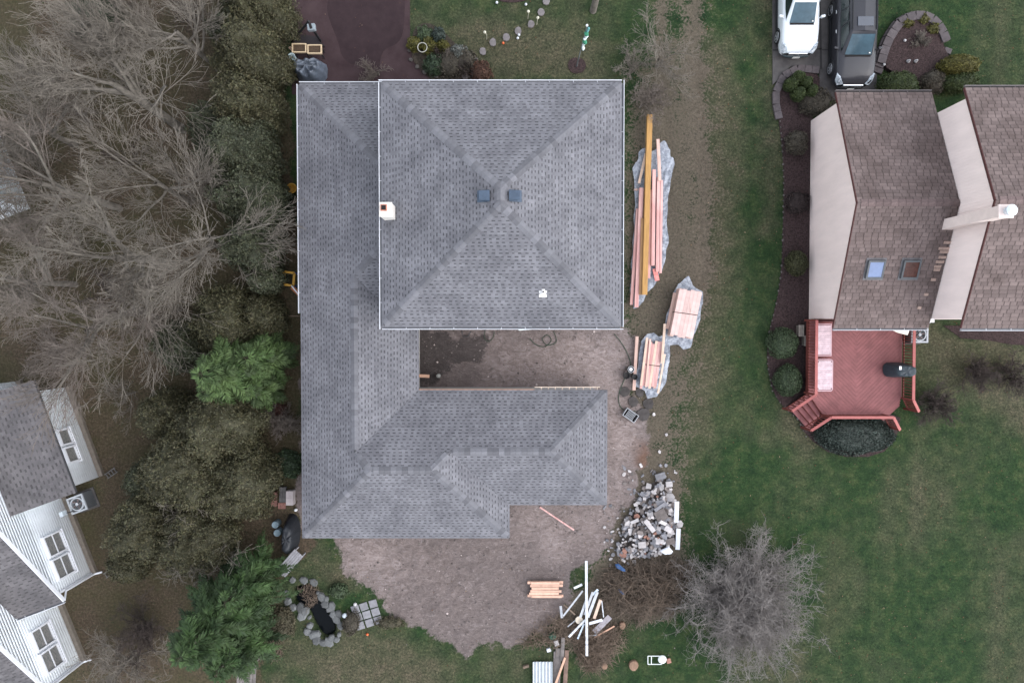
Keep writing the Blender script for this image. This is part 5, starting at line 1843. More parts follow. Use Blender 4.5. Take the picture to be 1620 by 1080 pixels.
# ---------------------------------------------------------------- parked cars (front towards the tan house)
def car(name, cx, yfront, L, W, paint, label, roof_h, sunroof=False, hood_h=0.98, seed=0, plate=True, chrome=True, tail_red=False):
    t = thing(name, (cx, yfront + L / 2, 0.03), label, 'car', 'cars parked on the concrete driveway')
    z0 = 0.03
    w = W / 2
    def body_ring(y, ww, ztop, zbot, crown):
        sh = ztop - 0.05
        return [(ww * 0.86, zbot), (ww * 0.97, zbot + 0.10), (ww * 1.0, zbot + 0.30), (ww * 0.985, sh - 0.16), (ww * 0.95, sh),
                (ww * 0.86, ztop), (ww * 0.55, ztop + crown * 0.75), (0.0, ztop + crown)], y
    f = hood_h
    st = [(0.00, 0.74, f * 0.64, 0.32, 0.01), (0.04, 0.84, f * 0.72, 0.28, 0.015), (0.14, 0.92, f * 0.79, 0.25, 0.025), (0.34, 0.97, f * 0.87, 0.24, 0.04),
          (0.60, 0.99, f * 0.94, 0.24, 0.05), (0.95, 1.0, f * 0.99, 0.24, 0.05), (1.25, 1.0, f * 1.02, 0.24, 0.05), (1.6, 1.0, f * 1.03, 0.24, 0.05),
          (2.4, 1.0, f * 1.04, 0.24, 0.05), (3.3, 1.0, f * 1.06, 0.24, 0.05), (L - 0.5, 0.99, f * 1.07, 0.25, 0.05), (L - 0.18, 0.95, f * 1.02, 0.28, 0.04), (L, 0.84, f * 0.78, 0.34, 0.02)]
    vs, fs = [], []
    for y, k, zt, zb, cr in st:
        ring, _ = body_ring(y, w * k, zt, zb, cr)
        full = [(x, z) for x, z in ring] + [(-x, z) for x, z in reversed(ring[:-1])]
        vs += [(cx + x, yfront + y, z0 + z) for x, z in full]
    n = 15
    for i in range(len(st) - 1):
        for j in range(n - 1):
            fs.append((i * n + j, i * n + j + 1, (i + 1) * n + j + 1, (i + 1) * n + j))
        fs.append((i * n + n - 1, i * n, (i + 1) * n, (i + 1) * n + n - 1))
    fs.append(tuple(reversed(range(n))))
    fs.append(tuple(range((len(st) - 1) * n, len(st) * n)))
    mb = MB()
    mb.faces(vs, fs)
    mb.build('body', paint, t, smooth=True)
    # cabin: lower ring (waist) and upper ring (roof)
    zw, zr = f * 1.02, roof_h
    yw0, yr0, yr1, yw1 = 1.18, 2.02, L - 0.75, L - 0.22
    bw, rw_ = w * 0.88, w * 0.66
    ys_low = [yw0, yw0 + 0.10, 2.4, 3.2, L - 0.5, yw1]
    ys_top = [yr0, yr0 + 0.12, 2.6, 3.2, L - 0.95, yr1]
    wl = [0.80, 0.95, 1.0, 1.0, 0.97, 0.82]
    wt = [0.93, 0.99, 1.0, 1.0, 0.97, 0.90]
    cab_v, cab_f = [], []
    def ring(t_):
        out = []
        for i in range(6):
            y = ys_low[i] * (1 - t_) + ys_top[i] * t_
            x = (bw * wl[i]) * (1 - t_) + (rw_ * wt[i]) * t_
            out.append((x, y))
        return out
    levels = [0.0, 0.5, 0.9, 1.0]
    for lv in levels:
        z = zw + (zr - 0.05 - zw) * lv
        rg = ring(lv)
        if lv == 1.0:
            z = zr - 0.02
            rg = [(x * 0.95, y + (0.04 if i < 2 else -0.04 if i > 3 else 0)) for i, (x, y) in enumerate(rg)]
        cab_v += [(cx + x, yfront + y, z0 + z) for x, y in rg] + [(cx - x, yfront + y, z0 + z) for x, y in reversed(rg)]
    k = 12
    for i in range(len(levels) - 1):
        for j in range(k):
            cab_f.append((i * k + j, i * k + (j + 1) % k, (i + 1) * k + (j + 1) % k, (i + 1) * k + j))
    # crowned roof
    base = 3 * k
    top = []
    for i in range(6):
        x, y = ring(1.0)[i]
        top.append((cx, yfront + y + (0.04 if i < 2 else -0.04 if i > 3 else 0), z0 + zr + 0.035))
    o_ = len(cab_v)
    cab_v += top
    for i in range(5):
        cab_f.append((base + i, base + i + 1, o_ + i + 1, o_ + i))
        cab_f.append((o_ + i, o_ + i + 1, base + 10 - i, base + 11 - i))
    mb = MB()
    mb.faces(cab_v, cab_f)
    mb.build('cabin', paint, t, smooth=False, bevel=0.02)
    CG = mat('car_glass', (0.050, 0.085, 0.108), 0.12, 0.2, 2, spec=0.16)
    def glass(name_, quad, off, div=4, m=CG):
        q = [Vector(p) for p in quad]
        nrm = (q[1] - q[0]).cross(q[3] - q[0]).normalized()
        out = Vector((q[0] + q[2]) / 2) - Vector((cx, yfront + L * 0.52, z0 + zw * 0.5))
        if nrm.dot(out) < 0:
            nrm = -nrm
        mb = MB()
        V_, F_ = [], []
        for a in range(div + 1):
            for b_ in range(div + 1):
                u_, v_ = a / div, b_ / div
                p = q[0].lerp(q[1], u_).lerp(q[3].lerp(q[2], u_), v_)
                bul = 0.025 * (1 - (2 * u_ - 1) ** 2) + off
                V_.append(p + nrm * bul)
        for a in range(div):
            for b_ in range(div):
                F_.append((a * (div + 1) + b_, (a + 1) * (div + 1) + b_, (a + 1) * (div + 1) + b_ + 1, a * (div + 1) + b_ + 1))
        mb.faces(V_, F_)
        return mb.build(name_, m, t, smooth=True)
    def cp(i, lv, sx):
        x, y = ring(lv)[i]
        return Vector((cx + sx * x, yfront + y, z0 + zw + (zr - 0.05 - zw) * lv))
    # windshield: between lower front edge and roof front edge
    a, b_, c, d = cp(0, 0.06, -1), cp(0, 0.06, 1), cp(0, 0.93, 1), cp(0, 0.93, -1)
    ws = glass('windshield', [a.lerp(b_, 0.03), b_.lerp(a, 0.03), c.lerp(d, 0.04), d.lerp(c, 0.04)], 0.012, 6)
    mb = MB()
    mb.bar(a.lerp(b_, 0.05) + Vector((0, -0.03, 0.01)), b_.lerp(a, 0.05) + Vector((0, -0.03, 0.01)), 0.14, 0.012)
    mb.build('wiper_cowl', MATS['soot_black'], t)
    a, b_, c, d = cp(5, 0.1, -1), cp(5, 0.1, 1), cp(5, 0.88, 1), cp(5, 0.88, -1)
    glass('rear_window', [a.lerp(b_, 0.06), b_.lerp(a, 0.06), c.lerp(d, 0.06), d.lerp(c, 0.06)], 0.008)
    SG = mat('car_side_glass', (0.012, 0.020, 0.020), 0.08, 0.2, 2, spec=0.7)
    for sx in (-1, 1):
        for (i, j, t0, t1) in ((1, 2, 0.02, 0.97), (2, 3, 0.05, 0.97), (3, 4, 0.03, 0.92)):
            a, b_ = cp(i, 0.08, sx), cp(j, 0.08, sx)
            c, d = cp(j, 0.86, sx), cp(i, 0.86, sx)
            glass('side_window', [a.lerp(b_, t0), a.lerp(b_, t1), d.lerp(c, t1), d.lerp(c, t0)], 0.012, 2, SG)
        # mirror
        mc = Vector((cx + sx * (w + 0.09), yfront + 1.52, z0 + f * 1.06))
        mb = MB()
        mb.box(mc, (0.20, 0.11, 0.14), rz=sx * 0.25)
        mb.bar(mc + Vector((-sx * 0.06, 0.02, -0.03)), (cx + sx * w * 0.93, yfront + 1.46, z0 + f * 1.0), 0.05, 0.05)
        mb.build('mirror', paint, t, bevel=0.025)
        # head lamp
        mb = MB()
        q = [(w * 0.56, 0.0, f * 0.70), (w * 0.80, 0.22, f * 0.885), (w * 0.955, 0.42, f * 0.875), (w * 0.955, 0.20, f * 0.70), (w * 0.80, 0.0, f * 0.58)]
        pts = [(cx + sx * x, yfront + y - 0.012, z0 + z + 0.02) for x, y, z in q]
        mb.faces(pts + [(cx + sx * x * 0.9, yfront + y + 0.10, z0 + z - 0.03) for x, y, z in q],
                 [(0, 1, 2, 3, 4) if sx < 0 else (4, 3, 2, 1, 0)] + [(i, (i + 1) % 5, 5 + (i + 1) % 5, 5 + i) for i in range(5)])
        mb.build('headlight', mat('lamp_lens', (0.16, 0.20, 0.23), 0.12, 0, 14, col2=(0.50, 0.54, 0.58), spec=0.6), t)
        mb = MB()
        mb.box((cx + sx * w * 0.80, yfront + L - 0.10, z0 + f * 0.92), (0.22, 0.12, 0.30))
        mb.build('tail_light', mat('tail_red', (0.30, 0.01, 0.012), 0.2), t)
        for yy in (2.35, 3.25):
            mb = MB()
            mb.box((cx + sx * (w + 0.006), yfront + yy, z0 + f * 0.88), (0.03, 0.16, 0.03))
            mb.build('door_handle', paint if not chrome else mat('chrome', (0.65, 0.67, 0.69), 0.15, 0.05, metal=0.9), t)
        mb = MB()
        mb.box((cx + sx * w * 0.985, yfront + L / 2 + 0.05, z0 + 0.25), (0.06, L - 2.0, 0.14))
        mb.build('sill_trim', mat('black_plastic_trim', (0.014, 0.015, 0.017), 0.6, 0.1), t)
        # wheels
        for yy in (0.86, 0.86 + L * 0.575):
            wc = Vector((cx + sx * (w - 0.095), yfront + yy, z0 + 0.335))
            wt_ = MB()
            prof = [(0.20, -0.11), (0.30, -0.115), (0.33, -0.08), (0.335, 0.0), (0.33, 0.08), (0.30, 0.115), (0.20, 0.11)]
            kk = 24
            vs_, fs_ = [], []
            for r_, x_ in prof:
                for j in range(kk):
                    a_ = 2 * math.pi * j / kk
                    vs_.append(wc + Vector((sx * x_, r_ * math.cos(a_), r_ * math.sin(a_))))
            for i in range(len(prof)):
                i2 = (i + 1) % len(prof)
                for j in range(kk):
                    fs_.append((i * kk + j, i * kk + (j + 1) % kk, i2 * kk + (j + 1) % kk, i2 * kk + j))
            arch = MB()
            ar = []
            for j in range(13):
                a_ = math.pi * j / 12
                ar.append((cx + sx * (w + 0.004), wc.y + 0.385 * math.cos(a_), wc.z + 0.385 * math.sin(a_) - 0.02))
            arch.tube(ar, 0.028, 5)
            arch.build('wheel_arch', MATS['black_plastic_trim'], t)
            wheel = MB()
            vv2 = [wc + Vector((sx * 0.06, 0.385 * math.cos(2 * math.pi * j / 20), 0.385 * math.sin(2 * math.pi * j / 20))) for j in range(20)]
            wheel.faces([v - Vector((sx * 0.155, 0, 0)) * 0 for v in vv2], [tuple(range(20))])
            wt_.faces(vs_, fs_)
            tyre = wt_.build('wheel', mat('tyre_rubber', (0.012, 0.012, 0.013), 0.85), t, smooth=True)
            rim = MB()
            hub = wc + Vector((sx * 0.10, 0, 0))
            for j in range(7):
                a_ = 2 * math.pi * j / 7
                dd = Vector((0, math.cos(a_), math.sin(a_)))
                ee_ = Vector((0, -math.sin(a_), math.cos(a_)))
                rim.faces([hub + dd * 0.04 - ee_ * 0.03, hub + dd * 0.225 - ee_ * 0.045, hub + dd * 0.225 + ee_ * 0.045, hub + dd * 0.04 + ee_ * 0.03], [(0, 1, 2, 3)])
            ringp = [hub + Vector((0, 0.225 * math.cos(2 * math.pi * j / 24), 0.225 * math.sin(2 * math.pi * j / 24))) for j in range(25)]
            rim.tube(ringp, 0.022, 5, caps=False)
            rim.tube([hub - Vector((sx * 0.03, 0, 0)), hub + Vector((sx * 0.012, 0, 0))], 0.05, 10)
            rim.build('rim', mat('alloy_rim', (0.42, 0.43, 0.45), 0.3, 0.1, metal=0.6), tyre)
    # grille and bumper
    mb = MB()
    mb.box((cx, yfront + 0.0, z0 + f * 0.555), (W * 0.46, 0.07, 0.17))
    mb.build('grille', MATS['black_plastic_trim'], t)
    mb = MB()
    for zz in (f * 0.655, f * 0.46):
        mb.bar((cx - W * 0.25, yfront - 0.03, z0 + zz), (cx + W * 0.25, yfront - 0.03, z0 + zz), 0.04, 0.03)
    mb.box((cx, yfront - 0.04, z0 + f * 0.56), (0.16, 0.03, 0.07))
    mb.build('grille_trim', mat('chrome', (0.65, 0.67, 0.69), 0.15, 0.05, metal=0.9), t)
    mb = MB()
    pts = [(cx - w * 0.86, yfront + 0.20, z0 + 0.36), (cx - w * 0.60, yfront + 0.0, z0 + 0.34), (cx, yfront - 0.05, z0 + 0.33), (cx + w * 0.60, yfront + 0.0, z0 + 0.34), (cx + w * 0.86, yfront + 0.20, z0 + 0.36)]
    mb.tube(pts, [0.05, 0.075, 0.085, 0.075, 0.05], 8)
    mb.build('bumper', MATS['black_plastic_trim'] if not plate else mat('dark_teal_bumper', (0.030, 0.045, 0.050), 0.4, 0.1), t, smooth=True)
    mb = MB()
    mb.box((cx, yfront - 0.13, z0 + 0.40), (0.32, 0.015, 0.15))
    mb.build('number_plate', mat('plate_white', (0.62, 0.62, 0.58), 0.4), t)
    if sunroof:
        yc_ = yfront + yr0 + 0.46
        mb = MB()
        mb.box((cx + 0.02, yc_, z0 + zr + 0.030), (0.72, 0.42, 0.03))
        mb.build('sunroof', mat('sunroof_glass', (0.020, 0.028, 0.045), 0.08, 0.1, spec=0.8), t, bevel=0.012)
        for sx in (-1, 1):
            mb = MB()
            mb.bar((cx + sx * rw_ * 0.90, yfront + yr0 + 0.1, z0 + zr + 0.03), (cx + sx * rw_ * 0.90, yfront + yr1 - 0.1, z0 + zr + 0.03), 0.035, 0.04)
            mb.build('roof_rail', MATS['black_plastic_trim'], t)
    mb = MB()
    mb.tube([(cx, yfront + yr1 - 0.25, z0 + zr + 0.03), (cx + 0.02, yfront + yr1 - 0.03, z0 + zr + 0.16)], 0.006, 5)
    mb.build('antenna', MATS['black_plastic_trim'], t)
    for sx, yy in ((1, 1.22),):
        mb = MB()
        p = cp(0, 0.16, 1).lerp(cp(0, 0.16, -1), 0.12)
        mb.box(p + Vector((0, -0.05, 0.05)), (0.07, 0.05, 0.01))
        mb.build('inspection_sticker', mat('plate_white', (0.62, 0.62, 0.58), 0.4), t)
    return t
pw = P(1259, 87, 0.45)
car('white_car', 13.42, pw.y, 4.45, 1.76, mat('white_car_paint', (0.54, 0.57, 0.59), 0.3, 0.02, 2, coat=0.3), 'white crossover car parked at the left of the concrete driveway', 1.56, hood_h=0.98)
pd = P(1343, 137, 0.45)
car('grey_car', 16.0, pd.y, 4.75, 1.86, mat('grey_car_paint', (0.026, 0.026, 0.031), 0.4, 0.04, 2, metal=0.2, coat=0.25), 'dark grey sport utility car with sunroof on the concrete driveway', 1.70, sunroof=True, hood_h=1.04, plate=False)

# ---------------------------------------------------------------- raised bed and kerbs by the driveway
KERB = mat('grey_paver_block', (0.085, 0.072, 0.074), 0.9, 0.18, 6, 0.4, 30, objrand=0.14)
rb = thing('raised_bed', P(1448, 80), 'heart shaped raised mulch bed with curved grey block wall', 'raised bed')
arc = [(1394, 100), (1400, 78), (1410, 55), (1424, 36), (1442, 25), (1460, 23), (1476, 30), (1488, 42), (1496, 58), (1500, 72)]
line = resample([P(a, b_, 0.3) for a, b_ in arc], 0.05, closed=False)
tot = len(line)
stp = 8
for i in range(0, tot - stp, stp):
    a, b_ = line[i], line[min(i + stp, tot - 1)]
    for lv in range(2):
        d = (b_ - a).normalized()
        nrm = Vector((-d.y, d.x, 0))
        off = 0.07 if lv == 0 else 0.0
        mb = MB()
        c = (a + b_) / 2 + nrm * off * 0.4
        mb.box((c.x, c.y, 0.09 + lv * 0.16), ((b_ - a).length - 0.012, 0.40 + off, 0.15), rz=math.atan2(d.y, d.x))
        mb.build('block', KERB, rb, bevel=0.012)
for i, (a, b_, z, w_) in enumerate(((1391, 101, 0.20, 0.5), (1388, 110, 0.13, 0.55), (1500, 80, 0.14, 0.35))):
    p = P(a, b_, z)
    mb = MB()
    mb.box((p.x, p.y, z / 2), (w_, 0.26, z), rz=-0.35)
    mb.build('step_block', KERB, rb, bevel=0.012)
mb = MB()
soil = smooth_closed(PX([(1400, 105), (1405, 80), (1415, 58), (1430, 40), (1446, 31), (1462, 30), (1478, 40), (1490, 56), (1494, 75), (1504, 95), (1490, 118), (1460, 135), (1432, 126), (1410, 112)], 0.24), 1)
mb.prism([(p.x, p.y) for p in soil], 0.0, 0.24)
mb.build('bed_soil', MULCH, rb)
bare_shrub(1452, 72, 0.30, 120, 'tangle of thin bare stems inside the raised bed', TWIG, n=[18, 8, 6], r=0.03)
for a, b_, lab in ((1449, 97, 'small white garden figure in the raised bed'), (1437, 97, 'white stone in front of the garden figure'), (1432, 64, 'white pebble at the left of the raised bed'), (1399, 102, 'white stone on the step block of the raised bed')):
    p = P(a, b_, 0.3)
    mb = MB()
    mb.lathe([(0.05, 0), (0.085, 0.03), (0.07, 0.10), (0.035, 0.14), (0.045, 0.18), (0.01, 0.22)] if 'figure' in lab else [(0.03, 0), (0.07, 0.03), (0.06, 0.07), (0.01, 0.10)], (p.x, p.y, 0.24), 9)
    tag(mb.build('garden_figure' if 'figure' in lab else 'white_stone', mat('white_stone', (0.42, 0.41, 0.41), 0.8, 0.1), origin=(p.x, p.y, 0.24), smooth=True), lab, 'ornament')
kb = thing('garden_kerb', P(1232, 150), 'curved grey concrete kerb round the topiary bed', 'kerb')
line = resample(smooth_closed(PX([(1296, 111), (1262, 108), (1240, 120), (1228, 145), (1228, 165), (1233, 188), (1234, 188), (1231, 165), (1231, 146), (1243, 123), (1263, 111)], 0.1), 0) [:6], 0.34, closed=False)
for a, b_ in zip(line[:-1], line[1:]):
    d = (b_ - a).normalized()
    c = (a + b_) / 2
    mb = MB()
    mb.box((c.x, c.y, 0.06), ((b_ - a).length - 0.01, 0.34, 0.14), rz=math.atan2(d.y, d.x))
    mb.build('kerb_block', KERB, kb, bevel=0.015)
# thin edging stones along the mulch bed
edge_px = [(1234, 192), (1238, 240), (1240, 300), (1238, 380), (1236, 430), (1228, 480), (1217, 525), (1214, 575), (1222, 618), (1240, 645), (1262, 662), (1275, 690)]
line = resample(PX(edge_px, 0.05), 0.26, closed=False)
ed = thing('bed_edging', P(1236, 430), 'low edging of small stones along the mulch bed', 'edging')
RS = random.Random(3)
STONE = mat('pale_edging_stone', (0.085, 0.076, 0.07), 0.9, 0.3, 8, 0.4, objrand=0.35)
mb = MB()
mb.lathe([(0.04, -0.02), (0.10, 0.02), (0.09, 0.07), (0.03, 0.10)], (0, 0, 0), 7)
stone_me = mb.mesh('edging_stone')
stone_me.materials.append(STONE)
def scatter_stone(p, par, s, me=stone_me, name='edging_stone'):
    o = bpy.data.objects.new(name, me)
    col.objects.link(o)
    o.parent = par
    o.location = p - ORG[par]
    o.rotation_euler = (0, 0, RS.uniform(0, 6))
    o.scale = (s * RS.uniform(0.7, 1.3), s * RS.uniform(0.7, 1.3), s * 0.8)
for p in line:
    scatter_stone(p, ed, RS.uniform(0.3, 0.6))
# small wooden crates between the clipped shrubs and the deck
for a, b_, lab in ((1268, 523, 'grey wooden step box beside the deck railing'), (1275, 539, 'narrow grey wooden box tucked against the deck railing')):
    p = P(a, b_, 0.4)
    w_, l_ = (0.26, 0.55) if a == 1268 else (0.14, 0.5)
    t = thing('wooden_box', (p.x, p.y, 0), lab, 'box')
    for k in range(3):
        mb = MB()
        mb.box((p.x - w_ / 3 + w_ / 3 * k, p.y, 0.38), (w_ / 3 - 0.012, l_, 0.03))
        mb.build('slat', mat('weathered_box_wood', (0.20, 0.175, 0.15), 0.85, 0.2, 5, objrand=0.1), t)
    mb = MB()
    mb.box((p.x, p.y, 0.18), (w_ - 0.04, l_ - 0.04, 0.36))
    mb.build('carcass', MATS['weathered_box_wood'], t)
# ---------------------------------------------------------------- lumber, plastic sheets and site clutter
PINE = mat('fresh_pine', (0.42, 0.27, 0.225), 0.75, 0, 3, 0.15, 30, objrand=0.12, col2=(0.56, 0.40, 0.34), stretch=(6, 1, 6), detail=8)
PINE_P = mat('pale_pine_end', (0.50, 0.36, 0.28), 0.75, 0, 3, objrand=0.12, col2=(0.62, 0.48, 0.38), detail=8)
PINE_R = mat('pink_treated_pine', (0.40, 0.195, 0.185), 0.75, 0, 1.2, objrand=0.12, col2=(0.56, 0.36, 0.33), stretch=(6, 0.6, 6), detail=8)
LVL = mat('amber_laminated_beam', (0.36, 0.20, 0.065), 0.6, 0.16, 2, stretch=(8, 0.8, 8))
LVL_B = mat('tan_laminated_beam', (0.30, 0.175, 0.085), 0.7, 0.2, 2, stretch=(8, 0.8, 8))
def board(name, a, b_, za, zb, w, h, m, label, cat='board', group=None):
    """single timber lying from pixel a to pixel b at top heights za, zb"""
    p, q = P(a[0], a[1], za), P(b_[0], b_[1], zb)
    c = (p + q) / 2
    mb = MB()
    mb.bar(p - Vector((0, 0, h / 2)), q - Vector((0, 0, h / 2)), w, h)
    o = mb.build(name, m, origin=(c.x, c.y, c.z - h / 2), bevel=0.004)
    return tag(o, label, cat, group)
FILM = mat('builders_film', (0.22, 0.25, 0.31), 0.2, 0, 5, 0.8, 9, spec=0.6, alpha=0.62, col2=(0.46, 0.50, 0.57), ramp=(0.4, 0.6))
def film(outline, zb, amp, seed, label, zc=0.0, name='plastic_sheet', m=None, rings=16):
    pts = resample([Vector((p.x, p.y, 0)) for p in PX(outline, zb)], 0.10)
    n = len(pts)
    c = sum(pts, Vector()) / n
    V, F = [], []
    R = random.Random(seed)
    jag = [R.uniform(-0.02, 0.02) for _ in range(n)]
    jag = [(jag[i - 1] + jag[i] * 2 + jag[(i + 1) % n]) / 4 + 0.03 * math.sin(i * 0.55 + seed) for i in range(n)]
    for r in range(rings):
        k = 1 - r / rings
        for i, p in enumerate(pts):
            q = c + (p - c) * (k + (jag[i] if r == 0 else jag[i] * 0.4) * k)
            f1 = fbm(np.array([q.x * 3.1 + seed]), np.array([q.y * 3.1]), seed, 4)[0]
            ridge = 1 - abs(2 * f1 - 1)
            f2 = fbm(np.array([q.x * 9 + seed]), np.array([q.y * 9]), seed + 9, 2)[0]
            V.append((q.x, q.y, zb + amp * 1.7 * (ridge - 0.4) + amp * 0.5 * (f2 - 0.5) + zc * (1 - k) + 0.02))
    V.append((c.x, c.y, zb + zc))
    for r in range(rings - 1):
        for i in range(n):
            F.append((r * n + i, r * n + (i + 1) % n, (r + 1) * n + (i + 1) % n, (r + 1) * n + i))
    last = (rings - 1) * n
    V2, F2 = np.array(V), [tuple(f) for f in F] + [(last + i, last + (i + 1) % n, len(V) - 1, len(V) - 1) for i in range(0)]
    o = from_np(name, V2[:-1], np.array(F), m or FILM, origin=(c.x, c.y, zb), smooth=True)
    return tag(o, label, 'plastic sheet')
film([(1010, 245), (1022, 234), (1030, 238), (1050, 226), (1060, 236), (1066, 262), (1058, 300), (1054, 340), (1057, 385), (1047, 430), (1030, 455), (1018, 475), (1002, 486), (997, 470), (997, 440), (1001, 380), (1004, 310), (1001, 270)], 0.06, 0.10, 1, 'long crumpled clear plastic sheet under the beams beside the grey house')
board('long_beam', (1028.5, 181), (1020, 466), 0.62, 0.62, 0.25, 0.26, LVL, 'longest amber laminated beam on the lumber heap', 'beam')
board('laminated_beam', (1016.5, 345), (1013.5, 466), 0.50, 0.50, 0.12, 0.24, LVL_B, 'tan beam snug against the left of the amber beam', 'beam')
for i, (a, b_, z, w, h, m, lab) in enumerate((
    ((1041, 220), (1044, 286), 0.50, 0.15, 0.06, PINE, 'short pale board sticking out right of the amber beam'),
    ((1022, 243), (1011, 290), 0.34, 0.12, 0.06, PINE_P, 'short board lying askew left of the amber beam'),
    ((1035, 268), (1033, 420), 0.46, 0.16, 0.14, PINE_R, 'pale pink timber right along the amber beam'),
    ((1042, 280), (1040, 430), 0.44, 0.15, 0.14, PINE_R, 'second pink timber from the amber beam'),
    ((1047, 285), (1045, 432), 0.38, 0.12, 0.12, PINE_R, 'outermost pink timber at the right of the long heap'),
    ((1015, 297), (1007, 486), 0.42, 0.19, 0.14, PINE_R, 'long pink timber at the left of the long heap'),
    ((1009, 330), (999, 482), 0.30, 0.14, 0.10, PINE_R, 'outermost pink timber at the left of the long heap'),
    ((1020, 300), (1015, 440), 0.30, 0.12, 0.14, PINE, 'timber buried beside the tan beam'),
    ((1030, 300), (1026, 440), 0.34, 0.16, 0.14, PINE_R, 'timber half hidden under the amber beam'),
    ((1036, 425), (1040, 444), 0.36, 0.22, 0.06, mat('red_marked_pine', (0.55, 0.20, 0.18), 0.7, 0.25, 5), 'short red marked board at the lower end of the long heap'))):
    board('timber', a, b_, z, z, w, h, m, lab, 'timber', 'timbers in the long heap')
for a, b_ in ((1012, 300), (1024, 300), (1012, 440), (1022, 440), (1036, 300), (1036, 425)):
    p = P(a, b_, 0.1)
    mb = MB()
    mb.box((p.x, p.y, 0.07), (0.55, 0.09, 0.09))
    tag(mb.build('bearer', PINE, origin=(p.x, p.y, 0.07)), 'short bearer block under the long lumber heap', 'bearer', 'bearers under the long heap')
# strapped pack (upper right) and loose pack (lower left)
film([(1066, 460), (1072, 448), (1088, 438), (1096, 450), (1110, 462), (1111, 480), (1106, 505), (1098, 530), (1092, 548), (1080, 552), (1072, 546), (1060, 546), (1050, 540), (1050, 520), (1054, 500)], 0.05, 0.10, 3, 'crumpled clear plastic sheet under the strapped plank pack')
def pack(corners, z0, nlay, nb, label, seed, m, straps=True, jitter=0.04, bh=0.04):
    """stack of boards: corners px: top-left, top-right, bottom-left of the pack top"""
    zt = z0 + nlay * bh
    A, B, C = [P(a, b_, zt) for a, b_ in corners]
    along = (C - A)
    L = along.length
    along.normalize()
    across = (B - A)
    W = across.length
    across.normalize()
    c = A + (B - A) / 2 + (C - A) / 2
    t = thing('plank_pack', (c.x, c.y, 0), label, 'lumber pack')
    R = random.Random(seed)
    bw = W / nb
    for lay in range(nlay):
        if 0 < lay < nlay - 3 and lay % 1 == 0:
            pass
        for k in range(nb):
            if lay < nlay - 1 and 0 < k < nb - 1:
                continue                                   # hidden inside the pack
            s = R.uniform(-jitter, jitter)
            e = R.uniform(-jitter, jitter)
            p = A + across * (bw * (k + 0.5)) + along * s
            q = p + along * (L + e - s)
            z = z0 + bh * (lay + 0.5)
            p.z = q.z = z
            mb = MB()
            mb.bar(p, q, bw - 0.006, bh - 0.004)
            mb.build('plank', m if R.random() < 0.7 else PINE_P, t)
    mb = MB()
    cc = c.copy()
    cc.z = z0 + (nlay - 1) * bh / 2
    mb.box(cc, (L - 0.15, W - 2 * bw - 0.01, (nlay - 1) * bh - 0.01), ux=along, uy=across)
    mb.build('pack_core', m, t)
    if straps:
        for f_ in (0.5,):
            mb = MB()
            p = A + along * (L * f_) - across * 0.012
            q = p + across * (W + 0.024)
            p.z = q.z = zt + 0.006
            mb.bar(p, q, 0.03, 0.008)
            for e_ in (p, q):
                mb.box((e_.x, e_.y, (z0 + zt) / 2), (0.03, 0.012, zt - z0), ux=along, uy=across)
            mb.build('strap', MATS['soot_black'], t)
    return t, A, along, across, L, W, zt
pk = pack(((1075, 457), (1111, 462), (1060, 530)), 0.10, 16, 6, 'strapped pack of pale planks nearest the lawn', 5, mat('pale_pink_pine', (0.52, 0.37, 0.34), 0.75, 0.12, 2.5, objrand=0.10))
t_, A_, al, ac_, L_, W_, zt_ = pk
mb = MB()
mb.box(A_ + al * (L_ * 0.36) + ac_ * (W_ * 0.62) + Vector((0, 0, 0.012)), (0.45, 0.06, 0.02), ux=(al + ac_ * 0.25).normalized())
mb.build('loose_slat', PINE_P, t_)
board('timber', (1068, 463), (1056, 520), 0.35, 0.35, 0.15, 0.09, PINE, 'timber lying left against the strapped plank pack', 'timber')
film([(1014, 540), (1024, 528), (1034, 524), (1042, 532), (1054, 528), (1060, 545), (1058, 575), (1054, 600), (1046, 618), (1038, 628), (1024, 628), (1020, 618), (1004, 612), (1008, 580)], 0.05, 0.10, 7, 'crumpled clear plastic sheet under the loose board pile')
pk2 = pack(((1024, 540), (1049, 543), (1013, 612)), 0.10, 7, 6, 'low pile of pink and pale boards by the paint buckets', 9, PINE_R, straps=True, jitter=0.10)
for a, b_, z, w, m, lab in (((1008, 532), (1003, 617), 0.22, 0.15, PINE, 'single board left of the low pile beside the buckets'), ((1052, 512), (1047, 575), 0.48, 0.12, PINE_P, 'pale board bridging the low pile and the strapped pack'),
                            ((1024, 534), (1014, 610), 0.46, 0.11, PINE_P, 'narrow pale board on top of the low pile, left'), ((1029, 536), (1022, 612), 0.44, 0.09, PINE, 'narrow board on top of the low pile, middle'),
                            ((1052, 560), (1041, 622), 0.42, 0.09, PINE_P, 'narrow board along the right side of the low pile')):
    board('timber', a, b_, z, z, w, 0.05, m, lab, 'timber')
